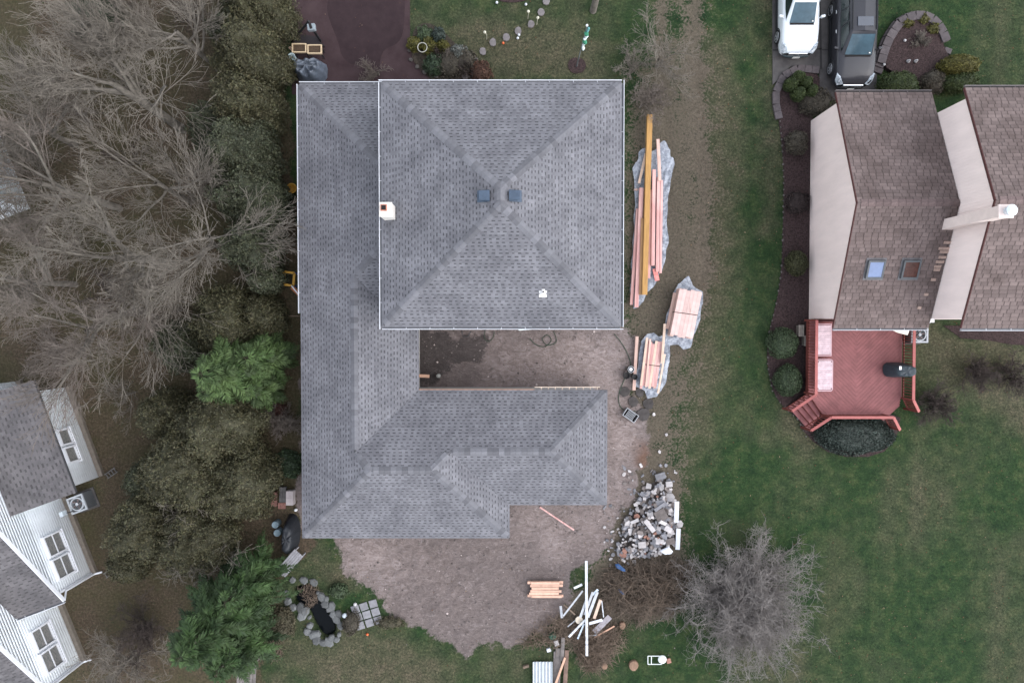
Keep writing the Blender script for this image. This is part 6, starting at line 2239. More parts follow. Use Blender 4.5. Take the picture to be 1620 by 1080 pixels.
# paint buckets
for i, (a, b_, r_, lab, inner) in enumerate(((998, 584, 0.15, 'bucket with bright ring and pale contents near the low board pile', (0.55, 0.56, 0.58)), (991, 594, 0.15, 'empty black bucket left of the bright ringed one', (0.02, 0.016, 0.015)), (1004, 596, 0.13, 'black bucket touching the single board', (0.03, 0.028, 0.028)))):
    p = P(a, b_, 0.3)
    t = thing('bucket', (p.x, p.y, 0), lab, 'bucket', 'buckets by the boards')
    mb = MB()
    mb.lathe([(r_ * 0.82, 0.0), (r_ * 0.9, 0.2), (r_, 0.36), (r_ * 0.93, 0.36), (r_ * 0.8, 0.1)], (p.x, p.y, 0), 18)
    mb.build('shell', mat('black_bucket', (0.016, 0.017, 0.019), 0.5), t, smooth=True)
    mb = MB()
    mb.lathe([(r_ * 0.86, 0.22), (r_ * 0.86, 0.235)] if i else [(r_ * 0.6, 0.30), (r_ * 0.6, 0.325), (r_ * 0.1, 0.34)], (p.x, p.y, 0), 14)
    mb.build('contents', mat('bucket_contents_%d' % i, inner, 0.5, 0.1), t)
    mb = MB()
    mb.tube([(p.x + r_ * math.cos(x), p.y + r_ * math.sin(x), 0.365) for x in np.linspace(0, 2 * math.pi, 21)], 0.012, 5, caps=False)
    mb.build('rim', mat('bucket_rim_pale', (0.42, 0.43, 0.45), 0.4) if i == 0 else MATS['black_bucket'], t)
# flat stepping slabs by the buckets
SLAB = mat('dark_flagstone', (0.052, 0.046, 0.044), 0.9, 0.25, 4, 0.5, 20, objrand=0.2)
for a, b_, r_, lab in ((988, 619, 0.27, 'dark flagstone left under the single board'), (1002, 635, 0.27, 'dark flagstone in the middle below the buckets'), (1026, 638, 0.30, 'dark flagstone right below the plastic sheet'), (1018, 655, 0.34, 'large dark flagstone beside the wire crate'), (1012, 620, 0.24, 'dark flagstone against the low board pile')):
    p = P(a, b_)
    R = random.Random(a)
    k = 7
    mb = MB()
    z = ground_z(p.x, p.y)
    mb.prism([(p.x + r_ * R.uniform(0.8, 1.1) * math.cos(j * 2 * math.pi / k), p.y + r_ * R.uniform(0.8, 1.1) * math.sin(j * 2 * math.pi / k)) for j in range(k)], z - 0.05, z + 0.05)
    tag(mb.build('flagstone', SLAB, origin=(p.x, p.y, z)), lab, 'flagstone')
# wire milk crate / tool box
p = P(998, 657, 0.3)
t = thing('metal_crate', (p.x, p.y, 0), 'grey ribbed metal crate lying on the dirt', 'crate')
GM = mat('grey_crate_metal', (0.30, 0.31, 0.33), 0.45, 0.15, 5, metal=0.4)
rz = -0.6
d, e = Vector((math.cos(rz), math.sin(rz), 0)), Vector((-math.sin(rz), math.cos(rz), 0))
c = Vector((p.x, p.y, 0.16))
for s_ in (-1, 1):
    for ax, bx, ln, wd in ((d, e, 0.30, 0.72), (e, d, 0.20, 0.64)):
        mb = MB()
        mb.box(c + (d * (s_ * 0.33) if ax is d else e * (s_ * 0.20)), ((0.03, 0.42, 0.28) if ax is d else (0.63, 0.03, 0.28)), ux=d, uy=e)
        mb.build('side', GM, t)
for k in range(7):
    mb = MB()
    mb.box(c + d * (-0.2 + 0.062 * k) + Vector((0, 0, 0.10)), (0.022, 0.36, 0.02), ux=d, uy=e)
    mb.build('bar', GM, t)
mb = MB()
mb.box(c + Vector((0, 0, -0.12)), (0.62, 0.38, 0.02), ux=d, uy=e)
mb.build('floor', MATS['soot_black'], t)
# garden hose round the site
HOSE = mat('green_hose', (0.030, 0.055, 0.034), 0.6, 0.15)
def ground_line(name, pts, r, m, label, cat, zoff=0.02, closed=False):
    q = []
    base = [Vector((p.x, p.y, 0)) for p in PX(pts)]
    for i in range(len(base) - 1):
        a, b2 = base[max(i - 1, 0)], base[min(i + 2, len(base) - 1)]
        for s in np.linspace(0, 1, 7)[:-1]:
            p0, p1 = base[i], base[i + 1]
            m0, m1 = (p1 - a) * 0.5, (b2 - p0) * 0.5
            h = p0 * (2 * s ** 3 - 3 * s ** 2 + 1) + m0 * (s ** 3 - 2 * s ** 2 + s) + p1 * (-2 * s ** 3 + 3 * s ** 2) + m1 * (s ** 3 - s ** 2)
            q.append((h.x, h.y, ground_z(h.x, h.y) + zoff + r))
    q.append((base[-1].x, base[-1].y, ground_z(base[-1].x, base[-1].y) + zoff + r))
    mb = MB()
    mb.tube(q, r, 6)
    c = base[0]
    return tag(mb.build(name, m, origin=(c.x, c.y, 0), smooth=True), label, cat)
ground_line('garden_hose', [(972, 528), (985, 545), (995, 565), (997, 580), (988, 600), (980, 620), (980, 640), (992, 652), (1006, 650)], 0.018, HOSE, 'green hose curving from the roof corner to the metal crate', 'hose')
ground_line('garden_hose', [(838, 535), (848, 545), (862, 548), (872, 538), (866, 530), (858, 536), (866, 546), (880, 540), (876, 524)], 0.018, HOSE, 'green hose coiled under the upper roof edge in the courtyard', 'hose')
ground_line('garden_hose', [(768, 522), (766, 532), (772, 540), (780, 534), (782, 524)], 0.016, HOSE, 'dark hose loop in the courtyard below the upper roof', 'hose')
ground_line('garden_hose', [(731, 522), (732, 530), (740, 532), (745, 524)], 0.016, MATS['dark_conduit'], 'short black hose loop in the wet courtyard corner', 'hose')
# courtyard bits
board('timber', (655, 594), (679, 595), 1.2, 1.0, 0.14, 0.10, FASC, 'orange board end jutting into the courtyard from the roof', 'timber')
p = P(693.5, 594.5, 0.35)
mb = MB()
mb.lathe([(0.09, -0.1), (0.09, 0.32), (0.10, 0.33), (0.10, 0.38), (0.03, 0.40)], (p.x, p.y, 0), 14)
tag(mb.build('stand_pipe', mat('grey_pipe_cap', (0.30, 0.30, 0.28), 0.6, 0.1), origin=(p.x, p.y, 0), smooth=True), 'grey capped pipe standing in the wet courtyard corner', 'pipe')
mb = MB()
p = P(880, 820, 0.2)
board('timber', (854, 802), (908, 838), 0.30, 0.16, 0.07, 0.05, PINE_R, 'pink board on the dirt below the roof step', 'timber')
# short board stack on the graded soil
p0 = P(862, 931, 0.3)
t = thing('board_stack', (p0.x, p0.y, 0), 'small stack of short salmon boards on the graded dirt', 'lumber pack')
R = random.Random(4)
for lay in range(4):
    for k in range(6 if lay == 3 else 6):
        if lay < 3 and 0 < k < 5:
            continue
        y = P(862, 921.5 + k * 4.2, 0.2).y
        xa, xb = P(R.uniform(833, 842), 931, 0.2).x, P(R.uniform(883, 893), 931, 0.2).x
        mb = MB()
        mb.bar((xa, y, 0.09 + lay * 0.045), (xb, y + R.uniform(-0.02, 0.02), 0.09 + lay * 0.045), 0.118, 0.042)
        mb.build('board', mat('salmon_pine', (0.50, 0.31, 0.23), 0.75, 0.14, 4, objrand=0.14), t)
# ---------------------------------------------------------------- rubble heap
R = random.Random(77)
HEAP = PX([(1052, 752), (1062, 762), (1060, 778), (1066, 795), (1072, 830), (1068, 862), (1040, 876), (1005, 882), (978, 880), (975, 862), (985, 838), (990, 815), (1004, 800), (1010, 785), (1030, 762)])
heap_xy = [(p.x, p.y) for p in HEAP]
hc = P(1030, 825)
mb = MB()
Vh, Fh = dome_mesh(heap_xy, -0.05, 0.40, 8, 0.12, 8, 1.6, 0.95)
o = from_np('rubble_soil', Vh, Fh, mat('dark_rubble_soil', (0.030, 0.025, 0.022), 0.95, 0, 8, 1, 15, col2=(0.10, 0.085, 0.078)), origin=(hc.x, hc.y, 0), smooth=True)
tag(o, 'heap of earth carrying the broken masonry', 'rubble heap')
def heap_z(x, y):
    d = float(poly_sd(np.array([x]), np.array([y]), heap_xy)[0])
    return 0.03 + 0.38 * min(1, max(0, d) / 0.75) ** 0.8
RUB = [mat('grey_concrete_chunk', (0.165, 0.163, 0.175), 0.9, 0.2, 7, 0.3, 20, objrand=0.30), mat('pale_concrete_chunk', (0.38, 0.355, 0.35), 0.9, 0.15, 7, 0.3, 20, objrand=0.22),
       mat('taupe_stone_chunk', (0.14, 0.12, 0.112), 0.9, 0.2, 7, 0.3, 20, objrand=0.3), mat('brick_red_chunk', (0.24, 0.125, 0.095), 0.9, 0.2, 7, 0.3, 20, objrand=0.25)]
RLAB = ['broken grey concrete chunk in the rubble heap', 'broken pale concrete chunk in the rubble heap', 'broken taupe stone chunk in the rubble heap', 'reddish brick chunk in the rubble heap']
RNAME = ['concrete_chunk', 'concrete_chunk', 'stone_chunk', 'brick_chunk']
chunk_me = []
for k in range(16):
    mb = MB()
    n = R.choice([4, 4, 5, 6])
    w_, l_ = R.uniform(0.10, 0.19), R.uniform(0.12, 0.26)
    pts = []
    for j in range(n):
        a = 2 * math.pi * (j + R.uniform(-0.18, 0.18)) / n + 0.78
        pts.append((w_ * 1.2 * math.cos(a), l_ * 1.2 * math.sin(a)))
    mb.prism(pts, -R.uniform(0.05, 0.09), R.uniform(0.05, 0.09))
    chunk_me.append(mb)
meshes = {}
def chunk(x, y, z, scale, mi, label=None, group='rubble chunks'):
    k = R.randrange(16)
    key = (k, mi)
    if key not in meshes:
        me = chunk_me[k].mesh(RNAME[mi])
        me.materials.append(RUB[mi])
        meshes[key] = me
    o = bpy.data.objects.new(RNAME[mi], meshes[key])
    col.objects.link(o)
    o.location = (x, y, z)
    o.rotation_euler = (R.uniform(-0.45, 0.45), R.uniform(-0.45, 0.45), R.uniform(0, 6.28))
    o.scale = (scale, scale, scale * R.uniform(0.8, 1.2))
    return tag(o, label or RLAB[mi], 'rubble', group)
bx = [min(p[0] for p in heap_xy), max(p[0] for p in heap_xy), min(p[1] for p in heap_xy), max(p[1] for p in heap_xy)]
placed = []
tries = 0
while len(placed) < 290 and tries < 20000:
    tries += 1
    x, y = R.uniform(bx[0], bx[1]), R.uniform(bx[2], bx[3])
    if poly_sd(np.array([x]), np.array([y]), heap_xy)[0] < -0.02:
        continue
    big = R.random() < 0.35
    md = 0.15 if big else 0.10
    if any((x - a) ** 2 + (y - b_) ** 2 < md * md for a, b_ in placed):
        continue
    placed.append((x, y))
    chunk(x, y, heap_z(x, y) + R.uniform(-0.02, 0.08), R.uniform(0.65, 1.0) if big else R.uniform(0.28, 0.65), R.choices([0, 1, 2, 3], [5, 4, 3, 0.7])[0])
for a, b_, w_, l_, rz_, m_, lab in ((1046, 815, 0.55, 0.55, 0.5, RUB[2], 'large square taupe slab on the rubble heap'), (1058, 838, 0.36, 0.26, -0.5, RUB[1], 'cream block with dark hollow on the rubble heap'),
                                    (1061, 768, 0.32, 0.26, 0.1, RUB[1], 'white block at the top end of the rubble heap'), (1048, 756, 0.50, 0.30, 0.3, RUB[0], 'grey blue slab at the top end of the rubble heap'),
                                    (1028, 832, 0.70, 0.22, -0.9, RUB[1], 'long pale block in the middle of the rubble heap'), (1044, 802, 0.60, 0.16, 0.6, RUB[0], 'long grey lintel across the upper rubble heap'),
                                    (1016, 862, 0.36, 0.30, 0.1, RUB[1], 'pale square block in the lower rubble heap'), (1062, 858, 0.42, 0.30, 0.2, RUB[2], 'tan slab near the white boards on the heap')):
    p = P(a, b_, 0.6)
    mb = MB()
    z = heap_z(p.x, p.y) + 0.12
    mb.box((p.x, p.y, z), (w_, l_, 0.12), rz=rz_)
    tag(mb.build('masonry_slab', m_, origin=(p.x, p.y, z), bevel=0.012), lab, 'rubble')
WPAINT = mat('white_painted_wood', (0.55, 0.57, 0.60), 0.55, 0.05, 4)
board('white_board', (1071, 793), (1070, 826), 0.42, 0.42, 0.21, 0.06, WPAINT, 'upper white board at the right side of the rubble heap')
board('white_board', (1073.5, 836), (1072, 869), 0.30, 0.30, 0.21, 0.06, WPAINT, 'lower white board at the right side of the rubble heap')
p = P(1076, 829, 0.2)
mb = MB()
mb.prism([(p.x + 0.17 * math.cos(j * math.pi / 3 + 0.2), p.y + 0.19 * math.sin(j * math.pi / 3 + 0.2)) for j in range(6)], 0.06, 0.16)
tag(mb.build('hexagon_paver', RUB[1], origin=(p.x, p.y, 0.1)), 'six sided pale paver between the two white boards', 'paver')
V, F = dome_mesh([(q.x, q.y) for q in PX([(1043, 871), (1058, 864), (1065, 872), (1062, 876), (1052, 877)], 0.4)], 0.38, 0.50, 4, 0.02, 3)
tag(from_np('plastic_bag', V, F, mat('white_bag', (0.72, 0.74, 0.80), 0.5, 0.08, 10, 0.4), origin=tuple(P(1055, 872, 0.4)), smooth=True), 'white crumpled bag at the lower right of the rubble heap', 'bag')
# stray chunks around the heap
for k in range(110):
    a, b_ = R.uniform(985, 1070), R.uniform(735, 800)
    if k > 50:
        a, b_ = R.uniform(955, 1015), R.uniform(795, 900)
    p = P(a, b_)
    if poly_sd(np.array([p.x]), np.array([p.y]), heap_xy)[0] > 0:
        continue
    chunk(p.x, p.y, ground_z(p.x, p.y) + 0.02, R.uniform(0.22, 0.5), R.choice([0, 1, 2]), 'small stray stone chip on the soil beside the rubble heap', 'stray stone chips')
for a, b_, lab in ((1054, 687, 'white chunk on the worn grass below the metal crate'), (1043, 714, 'pale chunk on the grass above the rubble heap'), (1034, 655, 'white scrap beside the flagstones'),
                   (986, 886, 'bright white scrap below the rubble heap'), (966, 883, 'white bent strip below the left of the rubble heap')):
    p = P(a, b_)
    chunk(p.x, p.y, ground_z(p.x, p.y) + 0.05, 0.5, 1, lab, None)
# ---------------------------------------------------------------- brush pile and scrap pile
def brush(px_poly, n, h, seed, label, m, length=(0.4, 1.3), rad=(0.006, 0.014), name='brush_pile'):
    rr = np.random.default_rng(seed)
    poly = [(p.x, p.y) for p in PX(px_poly)]
    xs, ys = [p[0] for p in poly], [p[1] for p in poly]
    lines = []
    while len(lines) < n:
        x, y = rr.uniform(min(xs), max(xs)), rr.uniform(min(ys), max(ys))
        d = float(poly_sd(np.array([x]), np.array([y]), poly)[0])
        if d < 0:
            continue
        L = rr.uniform(*length)
        az = rr.uniform(0, 2 * np.pi)
        el = rr.normal(0, 0.35)
        top = h * min(1, d / 0.7)
        z = ground_z(x, y) + rr.uniform(0.02, 1) * top + 0.03
        D = np.array([math.cos(az) * math.cos(el), math.sin(az) * math.cos(el), math.sin(el)])
        pts = [np.array([x, y, z]) - D * L / 2]
        for k in range(4):
            D = D + rr.normal(0, 0.22, 3)
            D /= np.linalg.norm(D)
            q = pts[-1] + D * L / 4
            q[2] = max(q[2], 0.02)
            pts.append(q)
        r0 = rr.uniform(*rad)
        lines.append((np.array(pts), np.linspace(r0, r0 * 0.5, 5)))
    V, F = tubes_np(lines, 3)
    c = np.mean(poly, axis=0)
    o = from_np(name, V, F, m, origin=(c[0], c[1], 0))
    return tag(o, label, 'brush pile')
BR = mat('brown_brush', (0.055, 0.042, 0.032), 0.9, 0, 2.5, col2=(0.20, 0.155, 0.12))
BR2 = mat('tan_brush', (0.10, 0.072, 0.052), 0.9, 0, 1.4, col2=(0.20, 0.15, 0.115))
brush([(975, 890), (1010, 884), (1060, 882), (1090, 890), (1088, 930), (1075, 960), (1040, 975), (1000, 985), (975, 970), (945, 960), (945, 920)], 1500, 0.55, 5, 'wide brown brush pile below the rubble heap', BR)
brush([(955, 905), (1000, 895), (1060, 893), (1078, 915), (1060, 955), (1010, 972), (965, 955)], 330, 0.75, 15, 'loose tan sticks strewn over the brown brush pile', BR2, (0.4, 1.4), (0.010, 0.022), 'stick_litter')
brush([(900, 985), (930, 975), (975, 985), (985, 1005), (975, 1030), (955, 1050), (930, 1060), (915, 1030)], 1000, 0.35, 6, 'loose heap of tan sticks round the white pole', BR2)
brush([(860, 985), (895, 970), (905, 1000), (890, 1015), (845, 1018), (820, 1022)], 260, 0.12, 7, 'thin scatter of sticks along the soil edge', BR2)
brush([(470, 930), (500, 920), (510, 945), (490, 960)], 110, 0.3, 8, 'pale dry sticks lying over the pond', BR2, (0.3, 0.7))
brush([(430, 1010), (445, 1000), (446, 1040), (430, 1045)], 120, 0.15, 9, 'grey sticks by the lower conifer', BR2, (0.2, 0.6))
ALU = mat('white_gutter_scrap', (0.46, 0.475, 0.50), 0.45, 0.2, 5, objrand=0.25)
board('white_pole', (927.5, 887), (928.5, 1037), 0.55, 0.45, 0.12, 0.06, ALU, 'long straight white pole across the scrap pile', 'pole')
for i, (a, b_, z, w, m, lab) in enumerate((
    ((922, 934), (891, 974), 0.40, 0.08, ALU, 'thin white strip slanting to the left end of the scrap'), ((908, 930), (921, 924), 0.30, 0.11, ALU, 'short bent white flashing at the top of the scrap'),
    ((887, 958), (889, 977), 0.28, 0.12, ALU, 'short white flashing at the left of the scrap'), ((892, 956), (910, 972), 0.20, 0.07, BR2, 'grey lath beside the short white flashing'),
    ((900, 1007), (926, 980), 0.35, 0.10, ALU, 'white strip crossing under the pole, lower left'), ((914, 1010), (924, 986), 0.30, 0.08, mat('blue_white_scrap', (0.50, 0.58, 0.66), 0.5), 'bluish strip beneath the crossing white strip'),
    ((932, 986), (953, 980), 0.42, 0.13, ALU, 'white piece reaching right from the pole'), ((930, 976), (945, 936), 0.46, 0.14, ALU, 'broad white siding strip right of the pole'),
    ((925, 972), (938, 936), 0.42, 0.12, ALU, 'broad white siding strip close to the pole'), ((918, 976), (928, 948), 0.36, 0.12, ALU, 'white siding strip under the pole'),
    ((940, 978), (950, 948), 0.38, 0.14, PINE_P, 'pale wooden panel in the scrap pile'), ((955, 976), (952, 950), 0.3, 0.05, ALU, 'thin white rod at the right of the scrap'),
    ((940, 1000), (965, 975), 0.30, 0.28, mat('grey_felt_sheet', (0.26, 0.24, 0.255), 0.8, 0.12, 6), 'grey flat sheet at the lower right of the scrap'), ((940, 1008), (972, 990), 0.26, 0.07, FASC, 'reddish stick beside the grey sheet'),
    ((911, 980), (898, 991), 0.22, 0.05, ALU, 'small white lath left of the crossing strip'), ((930, 1005), (945, 1004), 0.22, 0.06, ALU, 'small white end piece right of the pole'),
    ((936, 942), (946, 932), 0.44, 0.10, mat('blue_white_scrap', (0.50, 0.58, 0.66), 0.5), 'bluish scrap at the upper right of the pole'))):
    board('scrap_strip', a, b_, z, z + 0.05, w, 0.025, m, lab, 'scrap', 'scrap pieces round the white pole')
p = P(916, 980, 0.3)
mb = MB()
mb.lathe([(0.02, 0.22), (0.16, 0.24), (0.19, 0.32), (0.16, 0.33), (0.05, 0.27)], (p.x, p.y, 0), 14)
tag(mb.build('basin', mat('cream_basin', (0.50, 0.44, 0.36), 0.5, 0.1), origin=(p.x, p.y, 0.2), smooth=True), 'cream round dish in the scrap pile', 'dish')
BLUE = mat('blue_rag', (0.035, 0.085, 0.20), 0.7, 0.2, 8, 0.4)
for i, (a, b_, s_, lab) in enumerate(((982, 898, 1.0, 'blue rag with white end below the rubble heap'), (984, 936, 0.7, 'small blue rag in the brush pile'))):
    p = P(a, b_, 0.4)
    V, F = dome_mesh([(p.x + x * s_, p.y + y * s_) for x, y in ((-0.28, 0.16), (-0.1, 0.2), (0.22, -0.08), (0.26, -0.2), (0.05, -0.16), (-0.2, 0.0))], 0.34, 0.46, 4, 0.05, i + 4)
    tag(from_np('blue_rag', V, F, BLUE, origin=(p.x, p.y, 0.4), smooth=True), lab, 'rag')
# corrugated sheet and old planks at the bottom edge
p = P(858, 1062, 0.15)
x0_, x1_ = P(843, 1062, 0.15).x, P(874, 1062, 0.15).x
yt, yb_ = P(858, 1046, 0.15).y, P(858, 1100, 0.15).y
V, F = [], []
nx_ = 49
for s_, zo in ((1, 0.0), (1, -0.012)):
    for i in range(nx_):
        u_ = i / (nx_ - 1)
        zz = 0.16 + 0.055 * math.cos(u_ * 2 * math.pi * 6) + zo
        V += [(x0_ + (x1_ - x0_) * u_, yt + 0.02 * math.cos(u_ * 2 * math.pi * 6), zz), (x0_ + (x1_ - x0_) * u_, yb_, zz)]
for k in range(2):
    for i in range(nx_ - 1):
        b0 = k * nx_ * 2
        F.append((b0 + 2 * i, b0 + 2 * i + 1, b0 + 2 * i + 3, b0 + 2 * i + 2))
tag(from_np('corrugated_sheet', V, F, mat('white_corrugated', (0.46, 0.49, 0.51), 0.45, 0.07, 3), origin=(p.x, p.y, 0.15), smooth=True), 'white corrugated sheet at the bottom edge', 'sheet')
OLDW = mat('old_brown_plank', (0.13, 0.085, 0.066), 0.85, 0.3, 3, 0.3, 25, objrand=0.2)
OLDG = mat('old_grey_plank', (0.13, 0.115, 0.108), 0.85, 0.3, 3, 0.3, 25, objrand=0.2)
for i, (a, b_, z, w, m, lab) in enumerate((((884, 1025), (880, 1100), 0.12, 0.30, OLDG, 'wide grey plank right of the corrugated sheet'), ((891, 1008), (889, 1045), 0.16, 0.18, OLDG, 'short dark plank end above the old planks'),
                                           ((897, 1028), (893, 1100), 0.18, 0.20, OLDW, 'brown plank at the right of the old plank pile'), ((894, 1040), (876, 1090), 0.26, 0.10, FASC, 'orange brown plank lying diagonally on the old planks'),
                                           ((878, 1030), (876, 1100), 0.10, 0.12, OLDG, 'narrow grey plank touching the corrugated sheet'))):
    board('old_plank', a, b_, z, z, w, 0.05, m, lab, 'plank', 'old planks at the bottom edge')
for a, b_, w_, l_, m_, lab in ((880, 1015, 0.22, 0.26, RUB[1], 'pale block above the old planks'), (868, 1026, 0.20, 0.16, WPAINT, 'small white block left of the old planks'), (832, 1052, 0.30, 0.12, BR2, 'brown scrap left of the corrugated sheet')):
    p = P(a, b_)
    mb = MB()
    mb.box((p.x, p.y, 0.08), (w_, l_, 0.14), rz=0.3)
    tag(mb.build('scrap_block', m_, origin=(p.x, p.y, 0.08), bevel=0.015), lab, 'scrap')
p = P(874, 1005, 0.1)
V, F = dome_mesh([(p.x + 0.22 * math.cos(a), p.y + 0.2 * math.sin(a)) for a in np.linspace(0, 6.28, 9)[:-1]], 0.02, 0.2, 5, 0.08, 9)
tag(from_np('green_tarp_scrap', V, F, mat('dark_green_tarp', (0.015, 0.045, 0.025), 0.5, 0.2), origin=(p.x, p.y, 0), smooth=True), 'dark green crumpled tarp scrap at the soil edge', 'tarp')
for a, b_, s_, lab in ((1002, 1050, 0.24, 'round terracotta coloured log end on the lawn'), (956, 1051, 0.15, 'small tan stump below the stick heap'), (984, 987, 0.16, 'tan rock beside the brush pile')):
    p = P(a, b_)
    mb = MB()
    RR = random.Random(a)
    k = 10
    ring_ = [s_ * RR.uniform(0.88, 1.1) for _ in range(k)]
    vs = []
    for zz, ss in ((-0.05, 0.95), (0.10, 1.0), (0.17, 0.92), (0.19, 0.5)):
        for j in range(k):
            vs.append((p.x + ring_[j] * ss * math.cos(j * 6.283 / k), p.y + ring_[j] * ss * 1.15 * math.sin(j * 6.283 / k), zz))
    fs = [(i * k + j, i * k + (j + 1) % k, (i + 1) * k + (j + 1) % k, (i + 1) * k + j) for i in range(3) for j in range(k)] + [tuple(range(3 * k, 4 * k))]
    mb.faces(vs, fs)
    tag(mb.build('stump', mat('log_end', (0.20, 0.125, 0.085), 0.85, 0.25, 9), origin=(p.x, p.y, 0), smooth=False), lab, 'stump')
# folding chair lying on the lawn
p = P(1042, 1044, 0.2)
t = thing('folding_chair', (p.x, p.y, 0), 'small white folding chair lying on the lawn near the thicket', 'chair')
WM = mat('white_tube_frame', (0.62, 0.65, 0.64), 0.45, 0.06)
a0, a1, b0, b1 = P(1025, 1037, 0.2), P(1047, 1037, 0.2), P(1025, 1050, 0.2), P(1047, 1050, 0.2)
for nm, q in (('frame_tube', [a0, a1]), ('frame_tube', [b0, b1]), ('frame_tube', [a0, b0]), ('cross_tube', [a0.lerp(a1, 0.25), b0.lerp(b1, 0.25)])):
    mb = MB()
    mb.tube(q, 0.022, 6)
    mb.build(nm, WM, t)
p = P(1048, 1043, 0.25)
mb = MB()
mb.lathe([(0.19, 0.18), (0.21, 0.20), (0.20, 0.235), (0.05, 0.25)], (p.x, p.y, 0), 20)
mb.build('seat', WM, t, smooth=True)
p = P(1058, 1045, 0.1)
mb = MB()
mb.box((p.x, p.y, 0.06), (0.22, 0.24, 0.10), rz=0.3)
tag(mb.build('brick_block', RUB[3], origin=(p.x, p.y, 0.06), bevel=0.02), 'brown block right next to the folding chair', 'block')
# ---------------------------------------------------------------- pond, pavers, side yard
pond = thing('garden_pond', P(500, 965), 'small black garden pond edged with grey rocks', 'pond')
mb = MB()
wat = smooth_closed(PX([(466, 932), (488, 926), (500, 946), (512, 966), (528, 988), (528, 1004), (514, 1008), (500, 990), (488, 962), (468, 954)]), 1)
mb.prism([(p.x, p.y) for p in wat], -0.30, -0.22)
mb.build('water', mat('black_pond_water', (0.004, 0.005, 0.006), 0.12, 0.1, spec=0.08), pond)
PR = mat('pond_rock', (0.105, 0.108, 0.108), 0.9, 0.25, 6, 0.5, 18, objrand=0.28)
rock_me = []
for k in range(6):
    mb = MB()
    RR = random.Random(k + 50)
    n = 7
    base = [(RR.uniform(0.75, 1.15) * math.cos(j * 6.283 / n), RR.uniform(0.75, 1.15) * math.sin(j * 6.283 / n)) for j in range(n)]
    vs = [(x, y, -0.3) for x, y in base] + [(x * 0.95, y * 0.95, 0.22) for x, y in base] + [(x * 0.6, y * 0.6, 0.38 + RR.uniform(-0.06, 0.06)) for x, y in base]
    fs = [(i * n + j, i * n + (j + 1) % n, (i + 1) * n + (j + 1) % n, (i + 1) * n + j) for i in range(2) for j in range(n)] + [tuple(range(2 * n, 3 * n))]
    mb.faces(vs, fs)
    me = mb.mesh('rock')
    me.materials.append(PR)
    rock_me.append(me)
RR = random.Random(12)
ringpx = [(452, 938), (462, 918), (480, 918), (496, 922), (502, 938), (508, 945), (514, 956), (520, 964), (526, 972), (532, 980), (538, 990), (536, 1004), (532, 1012), (520, 1016), (510, 1018), (500, 1012), (494, 1002), (490, 990), (488, 978), (482, 968), (474, 962), (462, 962), (454, 952), (516, 948), (524, 960), (534, 972), (498, 1006), (524, 1010), (478, 974), (486, 1000)]
for a, b_ in ringpx:
    p = P(a, b_, 0.1)
    o = bpy.data.objects.new('rock', rock_me[RR.randrange(6)])
    col.objects.link(o)
    o.parent = pond
    o.location = Vector((p.x, p.y, ground_z(p.x, p.y) + 0.03)) - ORG[pond]
    s_ = RR.uniform(0.11, 0.28)
    if b_ > 1000:
        s_ *= 1.3
    o.scale = (s_, s_ * RR.uniform(0.7, 1.1), 0.22)
    o.rotation_euler = (RR.uniform(-0.3, 0.3), RR.uniform(-0.3, 0.3), RR.uniform(0, 6))
# nine pale square pavers
pat = thing('paver_patch', P(580, 972), 'tilted patch of nine pale square pavers at the soil edge', 'paving')
u_, v_ = Vector((0.955, 0.30, 0)), Vector((-0.30, 0.955, 0))
c0_ = P(580, 972, 0.05)
for i in range(3):
    for j in range(3):
        q = c0_ + u_ * ((i - 1) * 0.445) + v_ * ((j - 1) * 0.42) + u_ * RR.uniform(-0.02, 0.02)
        z = ground_z(q.x, q.y) + 0.02
        mb = MB()
        mb.box((q.x, q.y, z), (0.385, 0.37, 0.06), rz=math.atan2(u_.y, u_.x) + RR.uniform(-0.05, 0.05))
        mb.build('paver', mat('pale_paver', (0.19, 0.187, 0.197), 0.9, 0.15, 5, 0.3, 20, objrand=0.1), pat, bevel=0.015)
for a, b_, lab in ((562, 955, 'white pebble by the pale pavers'),):
    p = P(a, b_)
    scat = MB()
    scat.lathe([(0.03, 0), (0.09, 0.03), (0.07, 0.09), (0.01, 0.11)], (p.x, p.y, ground_z(p.x, p.y)), 8)
    tag(scat.build('white_stone', mat('white_stone', (0.42, 0.41, 0.41), 0.8, 0.1), origin=(p.x, p.y, 0)), lab, 'stone')
p = P(545, 974, 0.3)
mb = MB()
mb.lathe([(0.03, 0), (0.05, 0.1), (0.12, 0.22), (0.12, 0.28), (0.02, 0.32)], (p.x, p.y, 0), 14)
tag(mb.build('garden_globe', mat('pale_globe', (0.50, 0.55, 0.60), 0.35, 0.08), origin=(p.x, p.y, 0), smooth=True), 'pale round garden ornament between pond and pavers', 'ornament')
p = P(581, 1003, 0.05)
mb = MB()
mb.lathe([(0.03, 0), (0.07, 0.05), (0.02, 0.10)], (p.x, p.y, 0), 9)
tag(mb.build('orange_ball', mat('orange_toy', (0.60, 0.12, 0.04), 0.5), origin=(p.x, p.y, 0), smooth=True), 'tiny orange ball on the grass below the pavers', 'ball')
clipped(555, 985, 0.45, 0.6, 0.45, 760, 'brown dry grass clump between pond and pavers', BRNB, 1300, lump=0.4, name='dry_clump', cat='plant')
clipped(535, 935, 0.5, 0.35, 0.35, 761, 'green grass clump right of the pond head', BOX, 900, lump=0.4, name='grass_clump', cat='plant', size=(0.03, 0.07))
clipped(445, 985, 0.7, 0.8, 0.5, 762, 'weedy brown green growth left of the pond', mat('weed_leaf', (0.042, 0.040, 0.022), 0.8, 0, 5, tint=True, col2=(0.095, 0.080, 0.052)), 2600, lump=0.45, name='weed_clump', cat='plant', size=(0.03, 0.07))
